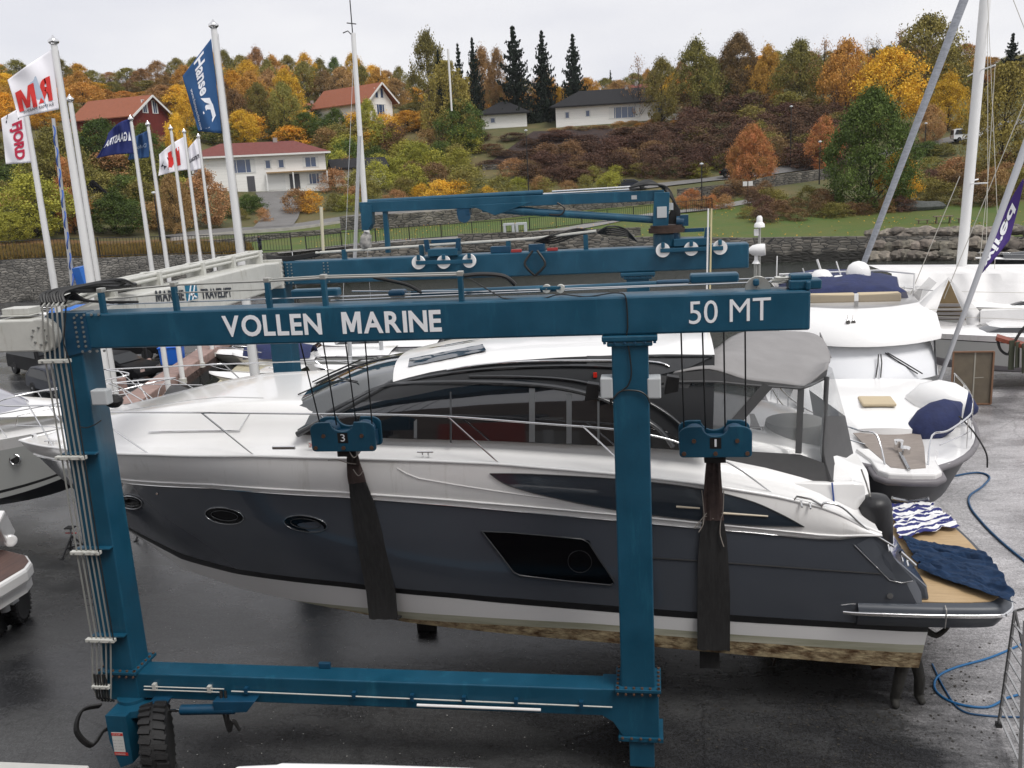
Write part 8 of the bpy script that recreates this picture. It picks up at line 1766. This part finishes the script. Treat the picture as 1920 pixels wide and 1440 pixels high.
zone((556, 1180, lambda x: 385-(x-556)*.05, lambda x: 408-(x-556)*.062), 31, (40, 60), (26, 44), ['lime', 'olive', 'lime', 'yellow', 'olive', 'tan'], 'in the hedge band beside the road')
zone((400, 760, 232, 285), 40, (54, 76), (30, 44), ['green', 'olive', 'lime', 'yellow', 'green'], 'on the slope below the villa')
zone((630, 900, 280, 375), 38, (50, 76), (34, 54), ['lime', 'olive', 'tan', 'lime', 'brown', 'green'], 'on the slope below the willow')
zone((900, 1270, lin(900, 262, 1270, 246), lin(900, 318, 1270, 268)), 40, (52, 78), (12, 22), ['maroon', 'maroon', 'brown'], 'low on the dark bank under the bungalow')
zone((960, 1120, 318, 345), 30, (44, 64), (20, 34), ['maroon', 'brown', 'tan'], 'on the bare earth bank')
zone((1010, 1300, lin(1010, 305, 1300, 262), lin(1010, 352, 1300, 335)), 34, (52, 76), (30, 46), ['maroon', 'brown', 'maroon', 'maroon', 'maroon'], 'on the scrub slope below the bungalow')
zone((1290, 1600, 212, 322), 35, (54, 80), (34, 48), ['maroon', 'brown', 'maroon', 'maroon', 'maroon', 'maroon', 'olive'], 'on the dark scrub slope in the middle right')
zone((1120, 1420, lin(1120, 335, 1420, 310), lin(1120, 352, 1420, 328)), 34, (34, 50), (20, 34), ['lime', 'olive', 'green'], 'in the verge above the road')
zone((1040, 1262, lin(1040, 243, 1262, 224), lin(1040, 250, 1262, 232)), 17, (24, 32), (7, 10), ['orange', 'tan', 'brown'], 'in the clipped hedge before the bungalow')
zone((1270, 1370, 382, 398), 22, (30, 46), (22, 38), ['tan', 'red', 'orange'], 'beside the short street lamp')
zone((1345, 1440, 362, 380), 22, (30, 44), (22, 32), ['maroon', 'brown'], 'under the small orange tree')
zone((1410, 1590, lin(1410, 388, 1590, 378), lin(1410, 418, 1590, 412)), 27, (36, 54), (22, 38), ['olive', 'brown', 'maroon', 'olive', 'brown'], 'at the foot of the big green tree')
zone((1590, 1700, 392, 404), 22, (28, 44), (20, 30), ['maroon', 'brown', 'tan'], 'right of the big green tree trunk')
zone((1700, 1960, 320, 385), 38, (50, 72), (28, 48), ['brown', 'olive', 'maroon', 'olive', 'tan'], 'behind the flat rock and the sailboat masts')
zone((1700, 1780, 285, 300), 26, (30, 50), (16, 26), ['olive', 'green'], 'below the uphill road')
# rough orange-brown grass strip as ground cover
def grass(name, x0, x1, n_, h, m_, lbl, dmin=101.6, dmax=110):
    q = MB(); random.seed(77)
    a0, a1 = azof(aD(x0, 450, 100)), azof(aD(x1, 450, 100))
    for i in range(n_):
        x, y = polar(random.uniform(a0, a1), random.uniform(dmin, dmax)); z = TZ(x, y)
        for k in range(3):
            a = random.uniform(0, 6.28); d = Vector((math.cos(a), math.sin(a), 0)); hh = h*random.uniform(.5, 1.2); p = Vector((x, y, z))+d*.1; q.b.faces.new(q.vs([p-d*.09, p+d*.09, p+Vector((random.gauss(0, .15), random.gauss(0, .15), hh))]))
    o = q.build(name, m_, weld=0); return tag(o, lbl, 'grass', kind='stuff')
grass('dry_grass', -140, 470, 8000, .7, leafmat('dry_grass', (.25, .14, .04), (.10, .10, .03), (0, 0)), 'dry orange brown grass growing behind the railing at left')

# fallen leaves on the lawn
random.seed(5); q = MB(); a0, a1 = azof(aD(560, 450, 100)), azof(aD(1920, 450, 100))
for i in range(2600):
    a = random.uniform(a0, a1); D = random.uniform(101.5, 124); x, y = polar(a, D)
    if noise.noise(Vector((x*.09, y*.09, 3))) < random.uniform(-.25, .35): continue
    p = Vector((x, y, TZ(x, y)+.13)); leaf(q, p, .16, 3)
tag(q.build('fallen_leaves', LM['yellow'], weld=0), 'yellow fallen leaves scattered over the lawn along the shore', 'leaves', kind='stuff')
# damp air between here and the ridge
b = MB(); b.box((-420, -60, -3.2), (420, 480, 95)); hz = b.build('haze'); tag(hz, kind='stuff', label='thin damp autumn air over the harbour and the hillside', cat='haze')
mh = bpy.data.materials.new('haze_air'); mh.use_nodes = True; n = mh.node_tree; n.nodes.clear(); o_ = n.nodes.new('ShaderNodeOutputMaterial'); v_ = n.nodes.new('ShaderNodeVolumePrincipled')
v_.inputs['Color'].default_value = (.86, .89, .95, 1); v_.inputs['Density'].default_value = .00009; n.links.new(v_.outputs[0], o_.inputs['Volume']); hz.data.materials.append(mh)
